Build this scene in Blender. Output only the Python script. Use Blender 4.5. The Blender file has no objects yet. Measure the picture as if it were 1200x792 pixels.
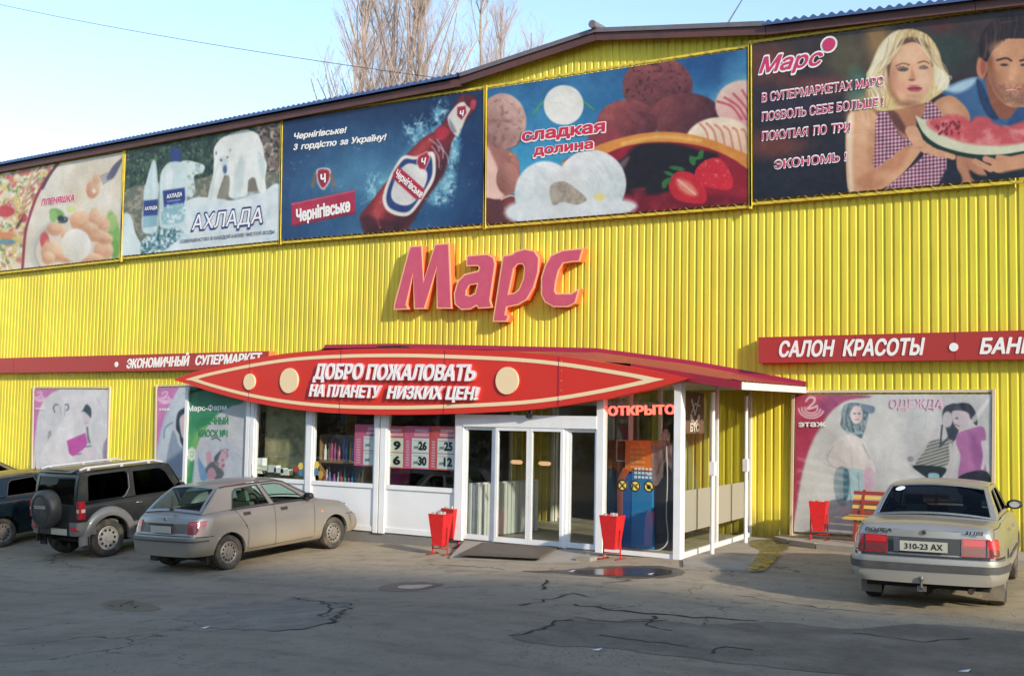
import bpy, bmesh, math, random
import numpy as np
from mathutils import Vector, Matrix
from mathutils.geometry import tessellate_polygon
random.seed(7); rng=np.random.default_rng(5)
sc=bpy.context.scene; COL=sc.collection; PI=math.pi
# ---------------------------------------------------------------- camera
FP,YAW,PITCH,ROLL=1394.63,-.60128,.070134,.017803      # focal length in photo pixels (1200 wide), angles
CH=2.0855
def axes():
    cy,sy=math.cos(YAW),math.sin(YAW)
    f=np.array([sy*math.cos(PITCH),cy*math.cos(PITCH),math.sin(PITCH)])
    r=np.array([cy,-sy,0.]); u=np.cross(r,f)
    cr,sr=math.cos(ROLL),math.sin(ROLL)
    return cr*r+sr*u, -sr*r+cr*u, f
AR,AU,AF=axes(); C0=np.array([0,0,CH])
cam=bpy.data.cameras.new('camera'); cam.sensor_width=36; cam.lens=FP/1200*36; cam.clip_end=3000; cam.clip_start=.1
camo=bpy.data.objects.new('camera',cam); COL.objects.link(camo)
M=Matrix([[AR[i],AU[i],-AF[i],C0[i]] for i in range(3)]+[[0,0,0,1]]); camo.matrix_world=M
sc.camera=camo
# ---------------------------------------------------------------- light
SAZ=math.radians(69); SEL=math.radians(21)              # sun: 69 degrees off the facade's normal towards the right
sd=Vector((math.sin(SAZ)*math.cos(SEL),-math.cos(SAZ)*math.cos(SEL),math.sin(SEL)))
w=bpy.data.worlds.new('World'); sc.world=w; w.use_nodes=True
nt=w.node_tree; bg=nt.nodes['Background']; sk=nt.nodes.new('ShaderNodeTexSky'); sk.sky_type='NISHITA'
sk.sun_disc=False; sk.sun_elevation=SEL; sk.sun_rotation=math.atan2(sd.x,sd.y)
sk.air_density=1.0; sk.dust_density=.7; sk.ozone_density=1.2; sk.altitude=100
nt.links.new(sk.outputs[0],bg.inputs[0]); bg.inputs[1].default_value=.15
sl=bpy.data.lights.new('sun','SUN'); sl.energy=2.6; sl.angle=math.radians(1.6); sl.color=(1,.88,.70)
so=bpy.data.objects.new('sun',sl); COL.objects.link(so); so.rotation_euler=sd.to_track_quat('Z','Y').to_euler()
so.location=(20,-20,30)
sc.view_settings.view_transform='Standard'; sc.view_settings.look='None'; sc.view_settings.gamma=1
sc.view_settings.exposure=1.05
sc.cycles.use_denoising=True; sc.cycles.max_bounces=8; sc.cycles.transparent_max_bounces=16
sc.cycles.sample_clamp_indirect=4; sc.cycles.caustics_reflective=False; sc.cycles.caustics_refractive=False
# ---------------------------------------------------------------- measuring helpers: a photo pixel becomes a point in the place
def ray(p): return AF+(p[0]-600)/FP*AR+(396-p[1])/FP*AU
def onY(p,Y): d=ray(p); return C0+d*(Y/d[1])
def onZ(p,Z): d=ray(p); return C0+d*((Z-CH)/d[2])
def prj(P):
    Q=np.asarray(P,float)-C0; z=Q@AF
    return np.stack([600+FP*(Q@AR)/z,396-FP*(Q@AU)/z],-1)
# ---------------------------------------------------------------- materials
def s2l(c): 
    c=[v/255 for v in c]
    return [v/12.92 if v<=.04045 else ((v+.055)/1.055)**2.4 for v in c]
MATS={}
def mat(name,rgb,rough=.6,metal=0,var=.12,scale=6,bump=0,bscale=60,dirt=None,coat=0,spec=.5,emis=None,es=0):
    """Principled with noise in colour, optional bump and low-frequency dirt"""
    if name in MATS: return MATS[name]
    m=bpy.data.materials.new(name); m.use_nodes=True; n=m.node_tree; b=n.nodes['Principled BSDF']
    b.inputs['Roughness'].default_value=rough; b.inputs['Metallic'].default_value=metal
    b.inputs['Specular IOR Level'].default_value=spec
    b.inputs['Coat Weight'].default_value=coat; b.inputs['Coat Roughness'].default_value=.12
    tc=n.nodes.new('ShaderNodeTexCoord')
    no=n.nodes.new('ShaderNodeTexNoise'); no.inputs['Scale'].default_value=scale; no.inputs['Detail'].default_value=6; no.inputs['Roughness'].default_value=.65
    n.links.new(tc.outputs['Object'],no.inputs['Vector'])
    mx=n.nodes.new('ShaderNodeMix'); mx.data_type='RGBA'
    lo=[c*(1-var) for c in rgb]; hi=[min(1,c*(1+var)) for c in rgb]
    mx.inputs[6].default_value=(*lo,1); mx.inputs[7].default_value=(*hi,1)
    n.links.new(no.outputs['Fac'],mx.inputs[0]); out=mx.outputs[2]
    if dirt:
        n2=n.nodes.new('ShaderNodeTexNoise'); n2.inputs['Scale'].default_value=dirt[2]; n2.inputs['Detail'].default_value=8
        n.links.new(tc.outputs['Object'],n2.inputs['Vector'])
        rp=n.nodes.new('ShaderNodeMapRange'); rp.inputs[1].default_value=.45; rp.inputs[2].default_value=.75; rp.inputs[4].default_value=dirt[1]
        n.links.new(n2.outputs['Fac'],rp.inputs[0])
        m2=n.nodes.new('ShaderNodeMix'); m2.data_type='RGBA'; m2.inputs[7].default_value=(*dirt[0],1)
        n.links.new(rp.outputs[0],m2.inputs[0]); n.links.new(out,m2.inputs[6]); out=m2.outputs[2]
    n.links.new(out,b.inputs['Base Color'])
    if bump:
        n3=n.nodes.new('ShaderNodeTexNoise'); n3.inputs['Scale'].default_value=bscale; n3.inputs['Detail'].default_value=5
        n.links.new(tc.outputs['Object'],n3.inputs['Vector'])
        bp=n.nodes.new('ShaderNodeBump'); bp.inputs['Strength'].default_value=1; bp.inputs['Distance'].default_value=bump
        n.links.new(n3.outputs['Fac'],bp.inputs['Height']); n.links.new(bp.outputs[0],b.inputs['Normal'])
    if emis: b.inputs['Emission Color'].default_value=(*emis,1); b.inputs['Emission Strength'].default_value=es
    MATS[name]=m; return m
def glass(name,tint=(.8,.85,.85),rough=.02,refl=.08,film=None,ior=1.5,gain=1.):
    """thin pane: see-through with a fresnel reflection"""
    if name in MATS: return MATS[name]
    m=bpy.data.materials.new(name); m.use_nodes=True; n=m.node_tree; n.nodes.clear()
    o=n.nodes.new('ShaderNodeOutputMaterial'); tr=n.nodes.new('ShaderNodeBsdfTransparent'); tr.inputs[0].default_value=(*tint,1)
    gl=n.nodes.new('ShaderNodeBsdfGlossy'); gl.inputs['Roughness'].default_value=rough
    lw=n.nodes.new('ShaderNodeFresnel'); lw.inputs[0].default_value=ior
    ad=n.nodes.new('ShaderNodeMath'); ad.operation='ADD'; ad.inputs[1].default_value=refl; ad.use_clamp=True
    mg=n.nodes.new('ShaderNodeMath'); mg.operation='MULTIPLY'; mg.inputs[1].default_value=gain; n.links.new(lw.outputs[0],mg.inputs[0]); n.links.new(mg.outputs[0],ad.inputs[0])
    # the far face of the pane only lets light through (its fresnel term would be total reflection)
    ge=n.nodes.new('ShaderNodeNewGeometry'); iv=n.nodes.new('ShaderNodeMath'); iv.operation='SUBTRACT'; iv.inputs[0].default_value=1; n.links.new(ge.outputs['Backfacing'],iv.inputs[1])
    m0=n.nodes.new('ShaderNodeMath'); m0.operation='MULTIPLY'; n.links.new(ad.outputs[0],m0.inputs[0]); n.links.new(iv.outputs[0],m0.inputs[1])
    mx=n.nodes.new('ShaderNodeMixShader'); n.links.new(m0.outputs[0],mx.inputs[0])
    base=tr
    if film:
        df=n.nodes.new('ShaderNodeBsdfDiffuse'); df.inputs[0].default_value=(*film[0],1)
        m2=n.nodes.new('ShaderNodeMixShader'); m2.inputs[0].default_value=film[1]
        n.links.new(tr.outputs[0],m2.inputs[1]); n.links.new(df.outputs[0],m2.inputs[2]); base=m2
    n.links.new(base.outputs[0],mx.inputs[1]); n.links.new(gl.outputs[0],mx.inputs[2]); n.links.new(mx.outputs[0],o.inputs[0])
    MATS[name]=m; return m
# ---------------------------------------------------------------- mesh builder and scene-graph helpers
class MB:
    def __init__(s): s.v=[]; s.f=[]; s.mi=[]; s.c=0
    def m(s,i): s.c=i; return s
    def add(s,vs,fs):
        b=len(s.v); s.v+=[tuple(map(float,p)) for p in vs]; s.f+=[tuple(b+i for i in f) for f in fs]; s.mi+=[s.c]*len(fs); return s
    def box(s,x0,x1,y0,y1,z0,z1):
        return s.add([(x0,y0,z0),(x1,y0,z0),(x1,y1,z0),(x0,y1,z0),(x0,y0,z1),(x1,y0,z1),(x1,y1,z1),(x0,y1,z1)],
          [(0,3,2,1),(4,5,6,7),(0,1,5,4),(1,2,6,5),(2,3,7,6),(3,0,4,7)])
    def obox(s,p,q,w,h,up=(0,0,1)):
        """beam from p to q with section w (sideways) x h (up)"""
        p=Vector(p);q=Vector(q);d=(q-p).normalized();u=Vector(up);r=d.cross(u).normalized();u=r.cross(d)
        r=r*w/2;u=u*h/2
        return s.add([p-r-u,p+r-u,p+r+u,p-r+u,q-r-u,q+r-u,q+r+u,q-r+u],[(0,1,2,3),(7,6,5,4),(0,4,5,1),(1,5,6,2),(2,6,7,3),(3,7,4,0)])
    def tube(s,pts,r,n=8,cap=True):
        pts=[Vector(p) for p in pts]; rs=r if isinstance(r,(list,tuple)) else [r]*len(pts)
        b=len(s.v); prev=None
        for i,p in enumerate(pts):
            d=(pts[min(i+1,len(pts)-1)]-pts[max(i-1,0)]).normalized()
            a=prev if prev is not None else (Vector((0,0,1)) if abs(d.z)<.9 else Vector((1,0,0)))
            x=(a-d*a.dot(d)).normalized(); y=d.cross(x); prev=x
            for k in range(n):
                t=2*PI*k/n; s.v.append(tuple(p+(x*math.cos(t)+y*math.sin(t))*rs[i]))
        for i in range(len(pts)-1):
            for k in range(n):
                a0=b+i*n+k;a1=b+i*n+(k+1)%n; s.f.append((a0,a1,a1+n,a0+n)); s.mi.append(s.c)
        if cap:
            s.f.append(tuple(b+k for k in range(n))[::-1]); s.mi.append(s.c)
            e=b+(len(pts)-1)*n; s.f.append(tuple(e+k for k in range(n))); s.mi.append(s.c)
        return s
    def lathe(s,prof,c,axis='y',n=24,closed=False):
        """prof [(radius, along)] round an axis through c"""
        b=len(s.v)
        for (r,a) in prof:
            for k in range(n):
                t=2*PI*k/n; x,y=r*math.cos(t),r*math.sin(t)
                s.v.append({'y':(c[0]+x,c[1]+a,c[2]+y),'x':(c[0]+a,c[1]+x,c[2]+y),'z':(c[0]+x,c[1]+y,c[2]+a)}[axis])
        m=len(prof)
        for i in range(m-1+(1 if closed else 0)):
            for k in range(n):
                j=(i+1)%m; s.f.append((b+i*n+k,b+i*n+(k+1)%n,b+j*n+(k+1)%n,b+j*n+k)); s.mi.append(s.c)
        return s
    def grid(s,P,wrap=False):
        """P[i][j] points"""
        b=len(s.v); R=len(P); Cn=len(P[0])
        for row in P: s.v+=[tuple(map(float,p)) for p in row]
        for i in range(R-1):
            for j in range(Cn-1): s.f.append((b+i*Cn+j,b+i*Cn+j+1,b+(i+1)*Cn+j+1,b+(i+1)*Cn+j)); s.mi.append(s.c)
        return s
    def slab(s,poly,off,holes=()):
        """flat polygon (3D points) with thickness vector off, optional holes"""
        loops=[list(poly)]+[list(h) for h in holes]; tris=tessellate_polygon([[Vector(p) for p in l] for l in loops])
        flat=[p for l in loops for p in l]; off=Vector(off); n=len(flat); b=len(s.v)
        s.v+=[tuple(map(float,p)) for p in flat]+[tuple(Vector(p)+off) for p in flat]
        for t in tris: s.f.append(tuple(b+i for i in t)); s.mi.append(s.c); s.f.append(tuple(b+n+i for i in t[::-1])); s.mi.append(s.c)
        k=0
        for l in loops:
            m=len(l)
            for i in range(m):
                a,c=b+k+i,b+k+(i+1)%m; s.f.append((a,c,c+n,a+n)); s.mi.append(s.c)
            k+=m
        return s
    def obj(s,name,mats,parent=None,smooth=None,fix=False):
        me=bpy.data.meshes.new(name); me.from_pydata(s.v,[],s.f)
        ms=mats if isinstance(mats,(list,tuple)) else [mats]
        for m in ms: me.materials.append(m)
        if len(ms)>1: me.polygons.foreach_set('material_index',s.mi)
        if fix:
            bm=bmesh.new(); bm.from_mesh(me); bmesh.ops.remove_doubles(bm,verts=bm.verts,dist=.0004); bmesh.ops.recalc_face_normals(bm,faces=bm.faces); bm.to_mesh(me); bm.free()
        if smooth:
            me.polygons.foreach_set('use_smooth',[True]*len(me.polygons)); me.set_sharp_from_angle(angle=math.radians(smooth))
        me.update(); o=bpy.data.objects.new(name,me); COL.objects.link(o)
        if parent: o.parent=parent
        return o
def tag(o,label=None,cat=None,group=None,kind=None):
    if label: o['label']=label
    if cat: o['category']=cat
    if group: o['group']=group
    if kind: o['kind']=kind
    return o
def thing(name,label,cat,loc=(0,0,0),rz=0,group=None):
    o=bpy.data.objects.new(name,None); COL.objects.link(o); o.location=loc; o.rotation_euler=(0,0,rz); o.empty_display_size=.2
    return tag(o,label,cat,group)
def root_at(name,label,cat,loc,group=None):
    """thing whose parts are built in world coordinates: parts get the inverse offset"""
    return thing(name,label,cat,loc,0,group)
def rel(o,root):
    o.parent=root; o.matrix_parent_inverse=Matrix.Translation(-Vector(root.location)); return o
def dup(root,loc,rz,label=None):
    r=root.copy(); COL.objects.link(r); r.location=loc; r.rotation_euler=(0,0,rz)
    if label: r['label']=label
    for ch in list(root.children):
        c=ch.copy(); COL.objects.link(c); c.parent=r
        for g in list(ch.children):
            d=g.copy(); COL.objects.link(d); d.parent=c
    return r
def struct(o): o['kind']='structure'; return o
# text ------------------------------------------------------------
_tc={}
def glyph_field(s,h=1/44):
    """distance field of a line of type: winding number of its outlines, distance to them"""
    if s in _tc: return _tc[s]
    c=bpy.data.curves.new('lettering','FONT'); c.body=s; c.resolution_u=4
    o=bpy.data.objects.new('lettering',c); COL.objects.link(o); bpy.context.view_layer.update()
    cu=o.to_curve(bpy.context.evaluated_depsgraph_get()); from mathutils.geometry import interpolate_bezier
    loops=[]
    for sp in cu.splines:
        P=[]
        if sp.type=='BEZIER':
            bp_=sp.bezier_points; n=len(bp_)
            for i in range(n):
                p,q=bp_[i],bp_[(i+1)%n]
                if p.handle_right_type=='VECTOR' and q.handle_left_type=='VECTOR': P.append((p.co.x,p.co.y))
                else: P+=[(v.x,v.y) for v in interpolate_bezier(p.co,p.handle_right,q.handle_left,q.co,6)[:-1]]
        else: P=[(v.co.x,v.co.y) for v in sp.points]
        loops.append(P)
    o.to_curve_clear(); bpy.data.objects.remove(o); bpy.data.curves.remove(c)
    A=np.array([p for l in loops for p in l]); x0,y0=A.min(0)-.16; x1,y1=A.max(0)+.16
    nx=int((x1-x0)/h)+2; ny=int((y1-y0)/h)+2; W=np.zeros((ny,nx)); D=np.full((ny,nx),.2)
    X=x0+np.arange(nx)*h; Y=y0+np.arange(ny)*h+h*.013; R_=.15
    for l in loops:
        for i in range(len(l)):
            (ax,ay),(bx,by)=l[i],l[(i+1)%len(l)]
            if ay!=by:
                lo,hi=min(ay,by),max(ay,by); r0=int(np.ceil((lo-Y[0])/h)); r1=int(np.ceil((hi-Y[0])/h))
                for r in range(max(r0,0),min(r1,ny)):
                    xc=ax+(bx-ax)*(Y[r]-ay)/(by-ay); k=int(np.ceil((xc-x0)/h)); W[r,:max(0,k)]+=1 if by>ay else -1
            i0=max(0,int((min(ax,bx)-R_-x0)/h)); i1=min(nx,int((max(ax,bx)+R_-x0)/h)+2); j0=max(0,int((min(ay,by)-R_-y0)/h)); j1=min(ny,int((max(ay,by)+R_-y0)/h)+2)
            gx=X[None,i0:i1]-ax; gy=Y[j0:j1,None]-ay; ex,ey=bx-ax,by-ay; L=ex*ex+ey*ey
            if L<1e-12: continue
            t=np.clip((gx*ex+gy*ey)/L,0,1); d=np.sqrt((gx-ex*t)**2+(gy-ey*t)**2); np.minimum(D[j0:j1,i0:i1],d,out=D[j0:j1,i0:i1])
    F=np.where(np.abs(W)>.5,-np.maximum(D,h*.3),D); _tc[s]=(F,X,Y,float(A[:,1].max())); return _tc[s]
def text_mesh(s,weight=0.,shear=0.,extrude=.0,spacing=1.):
    F,X,Y,_=glyph_field(s); f=max(weight,.004)-F; ny,nx=f.shape; ins=f>0
    vs=[];fs=[];idx={}
    def V(x,y,z):
        k=(round(x,5),round(y,5),z)
        if k not in idx: idx[k]=len(vs); vs.append((x+shear*y,y,z))
        return idx[k]
    code=ins[:-1,:-1].astype(int)+ins[:-1,1:]+ins[1:,1:]+ins[1:,:-1]
    for j in range(ny-1):
        i=0
        row=code[j]
        nz=np.nonzero(row)[0]; k=0
        while k<len(nz):
            i=nz[k]
            if row[i]==4:
                e=k
                while e+1<len(nz) and nz[e+1]==nz[e]+1 and row[nz[e+1]]==4: e+=1
                i2=nz[e]+1; fs.append((V(X[i],Y[j],1),V(X[i2],Y[j],1),V(X[i2],Y[j+1],1),V(X[i],Y[j+1],1))); k=e+1; continue
            C_=[(i,j),(i+1,j),(i+1,j+1),(i,j+1)]; poly=[];cr=[]
            for q in range(4):
                a_,b_=C_[q],C_[(q+1)%4]; fa,fb=f[a_[1],a_[0]],f[b_[1],b_[0]]
                if fa>0: poly.append((X[a_[0]],Y[a_[1]]))
                if (fa>0)!=(fb>0):
                    t=fa/(fa-fb); p=(X[a_[0]]+(X[b_[0]]-X[a_[0]])*t,Y[a_[1]]+(Y[b_[1]]-Y[a_[1]])*t); poly.append(p); cr.append((len(poly)-1,fa>0))
            if len(poly)>2:
                fs.append(tuple(V(p[0],p[1],1) for p in poly))
                if len(cr)==2:
                    (u,o1),(v,o2)=cr; 
                    a_,b_=(poly[u],poly[v]) if o1 else (poly[v],poly[u])
                    fs.append((V(a_[0],a_[1],1),V(a_[0],a_[1],-1),V(b_[0],b_[1],-1),V(b_[0],b_[1],1)))
            k+=1
    me=bpy.data.meshes.new('lettering'); me.from_pydata(vs,[],[tuple(dict.fromkeys(t)) for t in fs if len(set(t))>2])
    v=np.zeros(len(me.vertices)*3); me.vertices.foreach_get('co',v); return me,v.reshape(-1,3)
CAP=None
def text3(s,P0,P1,cap,mat_,parent=None,name='lettering',weight=.02,shear=0.,depth=.004,normal=(0,-1,0),up=(0,0,1),proud=0.):
    """text from P0 to P1 (baseline ends, world) with cap height, standing proud of its plane along normal"""
    global CAP
    if CAP is None:
        CAP=glyph_field('Н')[3]
    me,v=text_mesh(s,weight,shear,1.)
    P0=Vector(P0);P1=Vector(P1); ex=(P1-P0); L=ex.length; ex.normalize(); nn=Vector(normal); ez=Vector(up); ez=(ez-ex*ez.dot(ex)).normalized()
    x0,x1=v[:,0].min(),v[:,0].max(); sx=L/(x1-x0); sy=cap/CAP
    hz=(v[:,2]+1)/2*depth+proud
    W=np.array(P0)[None]+np.outer((v[:,0]-x0)*sx,np.array(ex))+np.outer(v[:,1]*sy,np.array(ez))+np.outer(hz,np.array(nn))
    me.vertices.foreach_set('co',W.astype(np.float32).ravel()); me.materials.clear(); me.materials.append(mat_); me.update(); me.name=name
    o=bpy.data.objects.new(name,me); COL.objects.link(o)
    if parent: rel(o,parent)
    return o
def text_px(s,a,b,cap,Y,m,parent,**k):
    """baseline from photo pixel a to b on the plane Y, cap height in pixels at a"""
    P0,P1=onY(a,Y),onY(b,Y); T=onY((a[0],a[1]-cap),Y)
    if ' ' not in s: return text3(s,P0,P1,T[2]-P0[2],m,parent,**k)
    # one object per word, spaced as the whole line is
    F,X,_,_c=glyph_field(s); col=(F<.004).any(0); on=np.nonzero(col)[0]; runs=[]; st_=on[0]; pv=on[0]
    for i in on[1:]:
        if (i-pv)*(X[1]-X[0])>.17: runs.append((st_,pv)); st_=i
        pv=i
    runs.append((st_,pv)); words=s.split()
    if len(runs)!=len(words): return text3(s,P0,P1,T[2]-P0[2],m,parent,**k)
    x0,x1=X[on[0]],X[on[-1]]; o=None
    for w_,(u,v) in zip(words,runs): o=text3(w_,P0+(P1-P0)*((X[u]-x0)/(x1-x0)),P0+(P1-P0)*((X[v]-x0)/(x1-x0)),T[2]-P0[2],m,parent,**k)
    return o
# ---------------------------------------------------------------- printed canvases, painted in code
def vnoise(X,Y,sc_,seed=0,oct=3):
    out=0;amp=1;tot=0
    for o in range(oct):
        g=np.random.default_rng(seed+o*17).random((64,64)); x=X/sc_*2**o; y=Y/sc_*2**o
        xi=np.floor(x).astype(int);yi=np.floor(y).astype(int);fx=x-xi;fy=y-yi;fx=fx*fx*(3-2*fx);fy=fy*fy*(3-2*fy)
        a=g[xi%64,yi%64];b=g[(xi+1)%64,yi%64];c=g[xi%64,(yi+1)%64];d=g[(xi+1)%64,(yi+1)%64]
        out=out+amp*(a*(1-fx)*(1-fy)+b*fx*(1-fy)+c*(1-fx)*fy+d*fx*fy);tot+=amp;amp*=.5
    return out/tot
def smooth_loop(P,n=6,closed=True):
    P=[np.array(p,float) for p in P]; N=len(P); out=[]
    for i in range(N if closed else N-1):
        p0=P[(i-1)%N] if closed or i>0 else P[0]; p1=P[i]; p2=P[(i+1)%N]; p3=P[(i+2)%N] if closed or i+2<N else P[-1]
        for k in range(n):
            t=k/n; out.append(.5*((2*p1)+(-p0+p2)*t+(2*p0-5*p1+4*p2-p3)*t*t+(-p0+3*p1-3*p2+p3)*t**3))
    if not closed: out.append(P[-1])
    return out
class Canvas:
    def __init__(s,quad,Y,W,H,tf=(0,0,1),plane='Y'):
        s.P=[onY(q,Y) if plane=='Y' else q for q in quad]; TL,TR,BR,BL=[np.array(p) for p in s.P]
        u=(np.arange(W)+.5)/W; v=(np.arange(H)+.5)/H; U,V=np.meshgrid(u,v)
        P=(TL*(1-U[...,None])+TR*U[...,None])*(1-V[...,None])+(BL*(1-U[...,None])+BR*U[...,None])*V[...,None]
        q=prj(P.reshape(-1,3)).reshape(H,W,2); s.X=(q[...,0]-tf[0])*tf[2]; s.Y=(q[...,1]-tf[1])*tf[2]
        s.I=np.zeros((H,W,3)); s.H=H;s.W=W; s.k=tf[2]; s.U=U; s.V=V
    def col(s,c): return np.array(c,float)/255
    def mix(s,m,c):
        c=s.col(c) if not (isinstance(c,np.ndarray) and c.ndim==3) else c
        s.I=s.I*(1-m[...,None])+c*m[...,None]; return s
    def fill(s,c): s.I[:]=s.col(c); return s
    def vgrad(s,c0,c1,a,b,axis='Y',m=1.):
        t=np.clip(((s.Y if axis=='Y' else s.X)-a)/(b-a),0,1)[...,None]; C=s.col(c0)*(1-t)+s.col(c1)*t
        s.I=s.I*(1-m)+C*m; return s
    def sd(s,pts):
        pts=np.array(pts,float); D=np.full(s.X.shape,1e9); N=len(pts); sl=s.crop(pts,10*s.k)
        if sl is None: return D
        SX,SY=s.X[sl],s.Y[sl]; d=np.full(SX.shape,1e9); ins=np.zeros(SX.shape,bool)
        for i in range(N):
            a=pts[i];b=pts[(i+1)%N]; e=b-a; L=max(1e-9,e@e); wx=SX-a[0];wy=SY-a[1]
            t=np.clip((wx*e[0]+wy*e[1])/L,0,1); d=np.minimum(d,(wx-e[0]*t)**2+(wy-e[1]*t)**2)
            if a[1]!=b[1]:
                c=((a[1]>SY)!=(b[1]>SY))&(SX<(b[0]-a[0])*(SY-a[1])/(b[1]-a[1])+a[0]); ins^=c
        d=np.sqrt(d); D[sl]=np.where(ins,-d,d); return D
    def crop(s,pts,pad):
        m=(s.X>pts[:,0].min()-pad)&(s.X<pts[:,0].max()+pad)&(s.Y>pts[:,1].min()-pad)&(s.Y<pts[:,1].max()+pad)
        r=np.where(m.any(1))[0]; c=np.where(m.any(0))[0]
        return None if len(r)==0 else (slice(r[0],r[-1]+1),slice(c[0],c[-1]+1))
    def mpoly(s,pts,soft=None,smooth=True):
        soft=soft or .75*s.k
        d=s.sd(smooth_loop(pts) if smooth else pts); return np.clip(.5-d/(2*soft),0,1)
    def poly(s,pts,c,soft=None,smooth=True,a=1.): return s.mix(s.mpoly(pts,soft,smooth)*a,c)
    def mell(s,cx,cy,rx,ry,ang=0,soft=None):
        soft=soft or .75*s.k; ca,sa=math.cos(math.radians(ang)),math.sin(math.radians(ang))
        x=(s.X-cx)*ca+(s.Y-cy)*sa; y=-(s.X-cx)*sa+(s.Y-cy)*ca; r=np.sqrt((x/rx)**2+(y/ry)**2)
        return np.clip(.5-(r-1)*min(rx,ry)/(2*soft),0,1)
    def ell(s,cx,cy,rx,ry,c,ang=0,soft=None,a=1.): return s.mix(s.mell(cx,cy,rx,ry,ang,soft)*a,c)
    def line(s,pts,w,c,soft=None,a=1.,smooth=True):
        soft=soft or .75*s.k
        pts=np.array(smooth_loop(pts,6,False) if smooth and len(pts)>2 else pts,float); D=np.full(s.X.shape,1e9); sl=s.crop(pts,10*s.k+w)
        if sl is None: return s
        d=D[sl]; SX,SY=s.X[sl],s.Y[sl]
        for i in range(len(pts)-1):
            p=pts[i];e=pts[i+1]-p;L=max(1e-9,e@e);wx=SX-p[0];wy=SY-p[1];t=np.clip((wx*e[0]+wy*e[1])/L,0,1)
            np.minimum(d,np.sqrt((wx-e[0]*t)**2+(wy-e[1]*t)**2),out=d)
        return s.mix(np.clip(.5-(D-w/2)/(2*soft),0,1)*a,c)
    def ball(s,cx,cy,rx,ry,hi,lo,lx=.35,ly=-.45,tex=.25,ts=12,seed=1,ang=0,clip=None):
        """soft scoop: printed light and shade of the picture itself"""
        m=s.mell(cx,cy,rx,ry,ang,soft=1.0*s.k)
        if clip is not None: m=m*clip
        t=np.clip(((s.X-cx)/rx*lx+(s.Y-cy)/ry*ly)*.7+.5,0,1); t=np.clip(t+tex*(vnoise(s.X,s.Y,ts,seed)-.5),0,1)
        C=s.col(lo)*(1-t[...,None])+s.col(hi)*t[...,None]; return s.mix(m,C)
    def noise(s,m,c,sc_,lo=.45,hi=.65,seed=3,a=1.):
        t=np.clip((vnoise(s.X,s.Y,sc_,seed)-lo+.03)/(hi-lo+.10),0,1); return s.mix(t*m*a,c)
    def strands(s,A,B,n,cols,w=3,seed=1,bend=12,a=.6,soft=None):
        """n hair strands from the curve A to the curve B"""
        r=np.random.default_rng(seed); A=np.array(A,float);B=np.array(B,float)
        def at(P,t): t=t*(len(P)-1); i=min(int(t),len(P)-2); return P[i]+(P[i+1]-P[i])*(t-i)
        for k in range(n):
            t=(k+r.random())/n; p=at(A,t); q=at(B,min(1,max(0,t+r.normal(0,.03)))); m=(p+q)/2; d=q-p; nn=np.array((-d[1],d[0]))/(np.hypot(*d)+1e-6)
            s.line([p,p*.66+q*.34+nn*r.normal(bend,abs(bend)*.5),p*.33+q*.67+nn*r.normal(bend*.6,abs(bend)*.6),q],r.uniform(.5,1)*w,cols[r.integers(len(cols))],a=a,soft=soft)
    def obj(s,name,parent,ny=10,rough=.45,sag=.01,gain=.8,normal=(0,-1,0),fold=.0):
        for _ in range(2):
            p=np.pad(s.I,((1,1),(1,1),(0,0)),'edge'); s.I=(p[:-2,1:-1]+p[2:,1:-1]+p[1:-1,:-2]+p[1:-1,2:]+4*p[1:-1,1:-1])/8
        g_=np.random.default_rng(s.W).normal(0,.018,(s.H,s.W,1)); mot=(vnoise(s.U*s.W,s.V*s.H,14,s.H)-.5)[...,None]*.07; s.I=np.clip(s.I+g_+mot,0,1)
        im=bpy.data.images.new(name,s.W,s.H,alpha=False); a=np.ones((s.H,s.W,4),np.float32); a[...,:3]=np.clip(s.I,0,1); im.pixels.foreach_set(a[::-1].ravel()); im.pack()
        m=bpy.data.materials.new(name); m.use_nodes=True; n=m.node_tree; b=n.nodes['Principled BSDF']; b.inputs['Roughness'].default_value=rough
        t=n.nodes.new('ShaderNodeTexImage'); t.image=im; t.extension='EXTEND'
        mu=n.nodes.new('ShaderNodeMix'); mu.data_type='RGBA'; mu.blend_type='MULTIPLY'; mu.inputs[0].default_value=1; mu.inputs[7].default_value=(gain,gain,gain,1)
        tc=n.nodes.new('ShaderNodeTexCoord'); no=n.nodes.new('ShaderNodeTexNoise'); no.inputs['Scale'].default_value=.9; no.inputs['Detail'].default_value=7
        n.links.new(tc.outputs['Object'],no.inputs['Vector'])
        mr=n.nodes.new('ShaderNodeMapRange'); mr.inputs[1].default_value=.3; mr.inputs[2].default_value=.7; mr.inputs[3].default_value=.86; mr.inputs[4].default_value=1.06; n.links.new(no.outputs['Fac'],mr.inputs[0])
        m3=n.nodes.new('ShaderNodeMix'); m3.data_type='RGBA'; m3.blend_type='MULTIPLY'; m3.inputs[0].default_value=1
        n.links.new(t.outputs[0],mu.inputs[6]); n.links.new(mu.outputs[2],m3.inputs[6]); n.links.new(mr.outputs[0],m3.inputs[7]); n.links.new(m3.outputs[2],b.inputs['Base Color'])
        n9=n.nodes.new('ShaderNodeTexNoise'); n9.inputs['Scale'].default_value=1.1; n9.inputs['Detail'].default_value=3; n9.inputs['Distortion'].default_value=1.2; n.links.new(tc.outputs['Object'],n9.inputs['Vector'])
        b9=n.nodes.new('ShaderNodeBump'); b9.inputs['Distance'].default_value=.05; b9.inputs['Strength'].default_value=.5; n.links.new(n9.outputs['Fac'],b9.inputs['Height']); n.links.new(b9.outputs[0],b.inputs['Normal'])
        TL,TR,BR,BL=[np.array(p) for p in s.P]; nx=ny*2; P=[];nn=np.array(normal,float)
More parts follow.
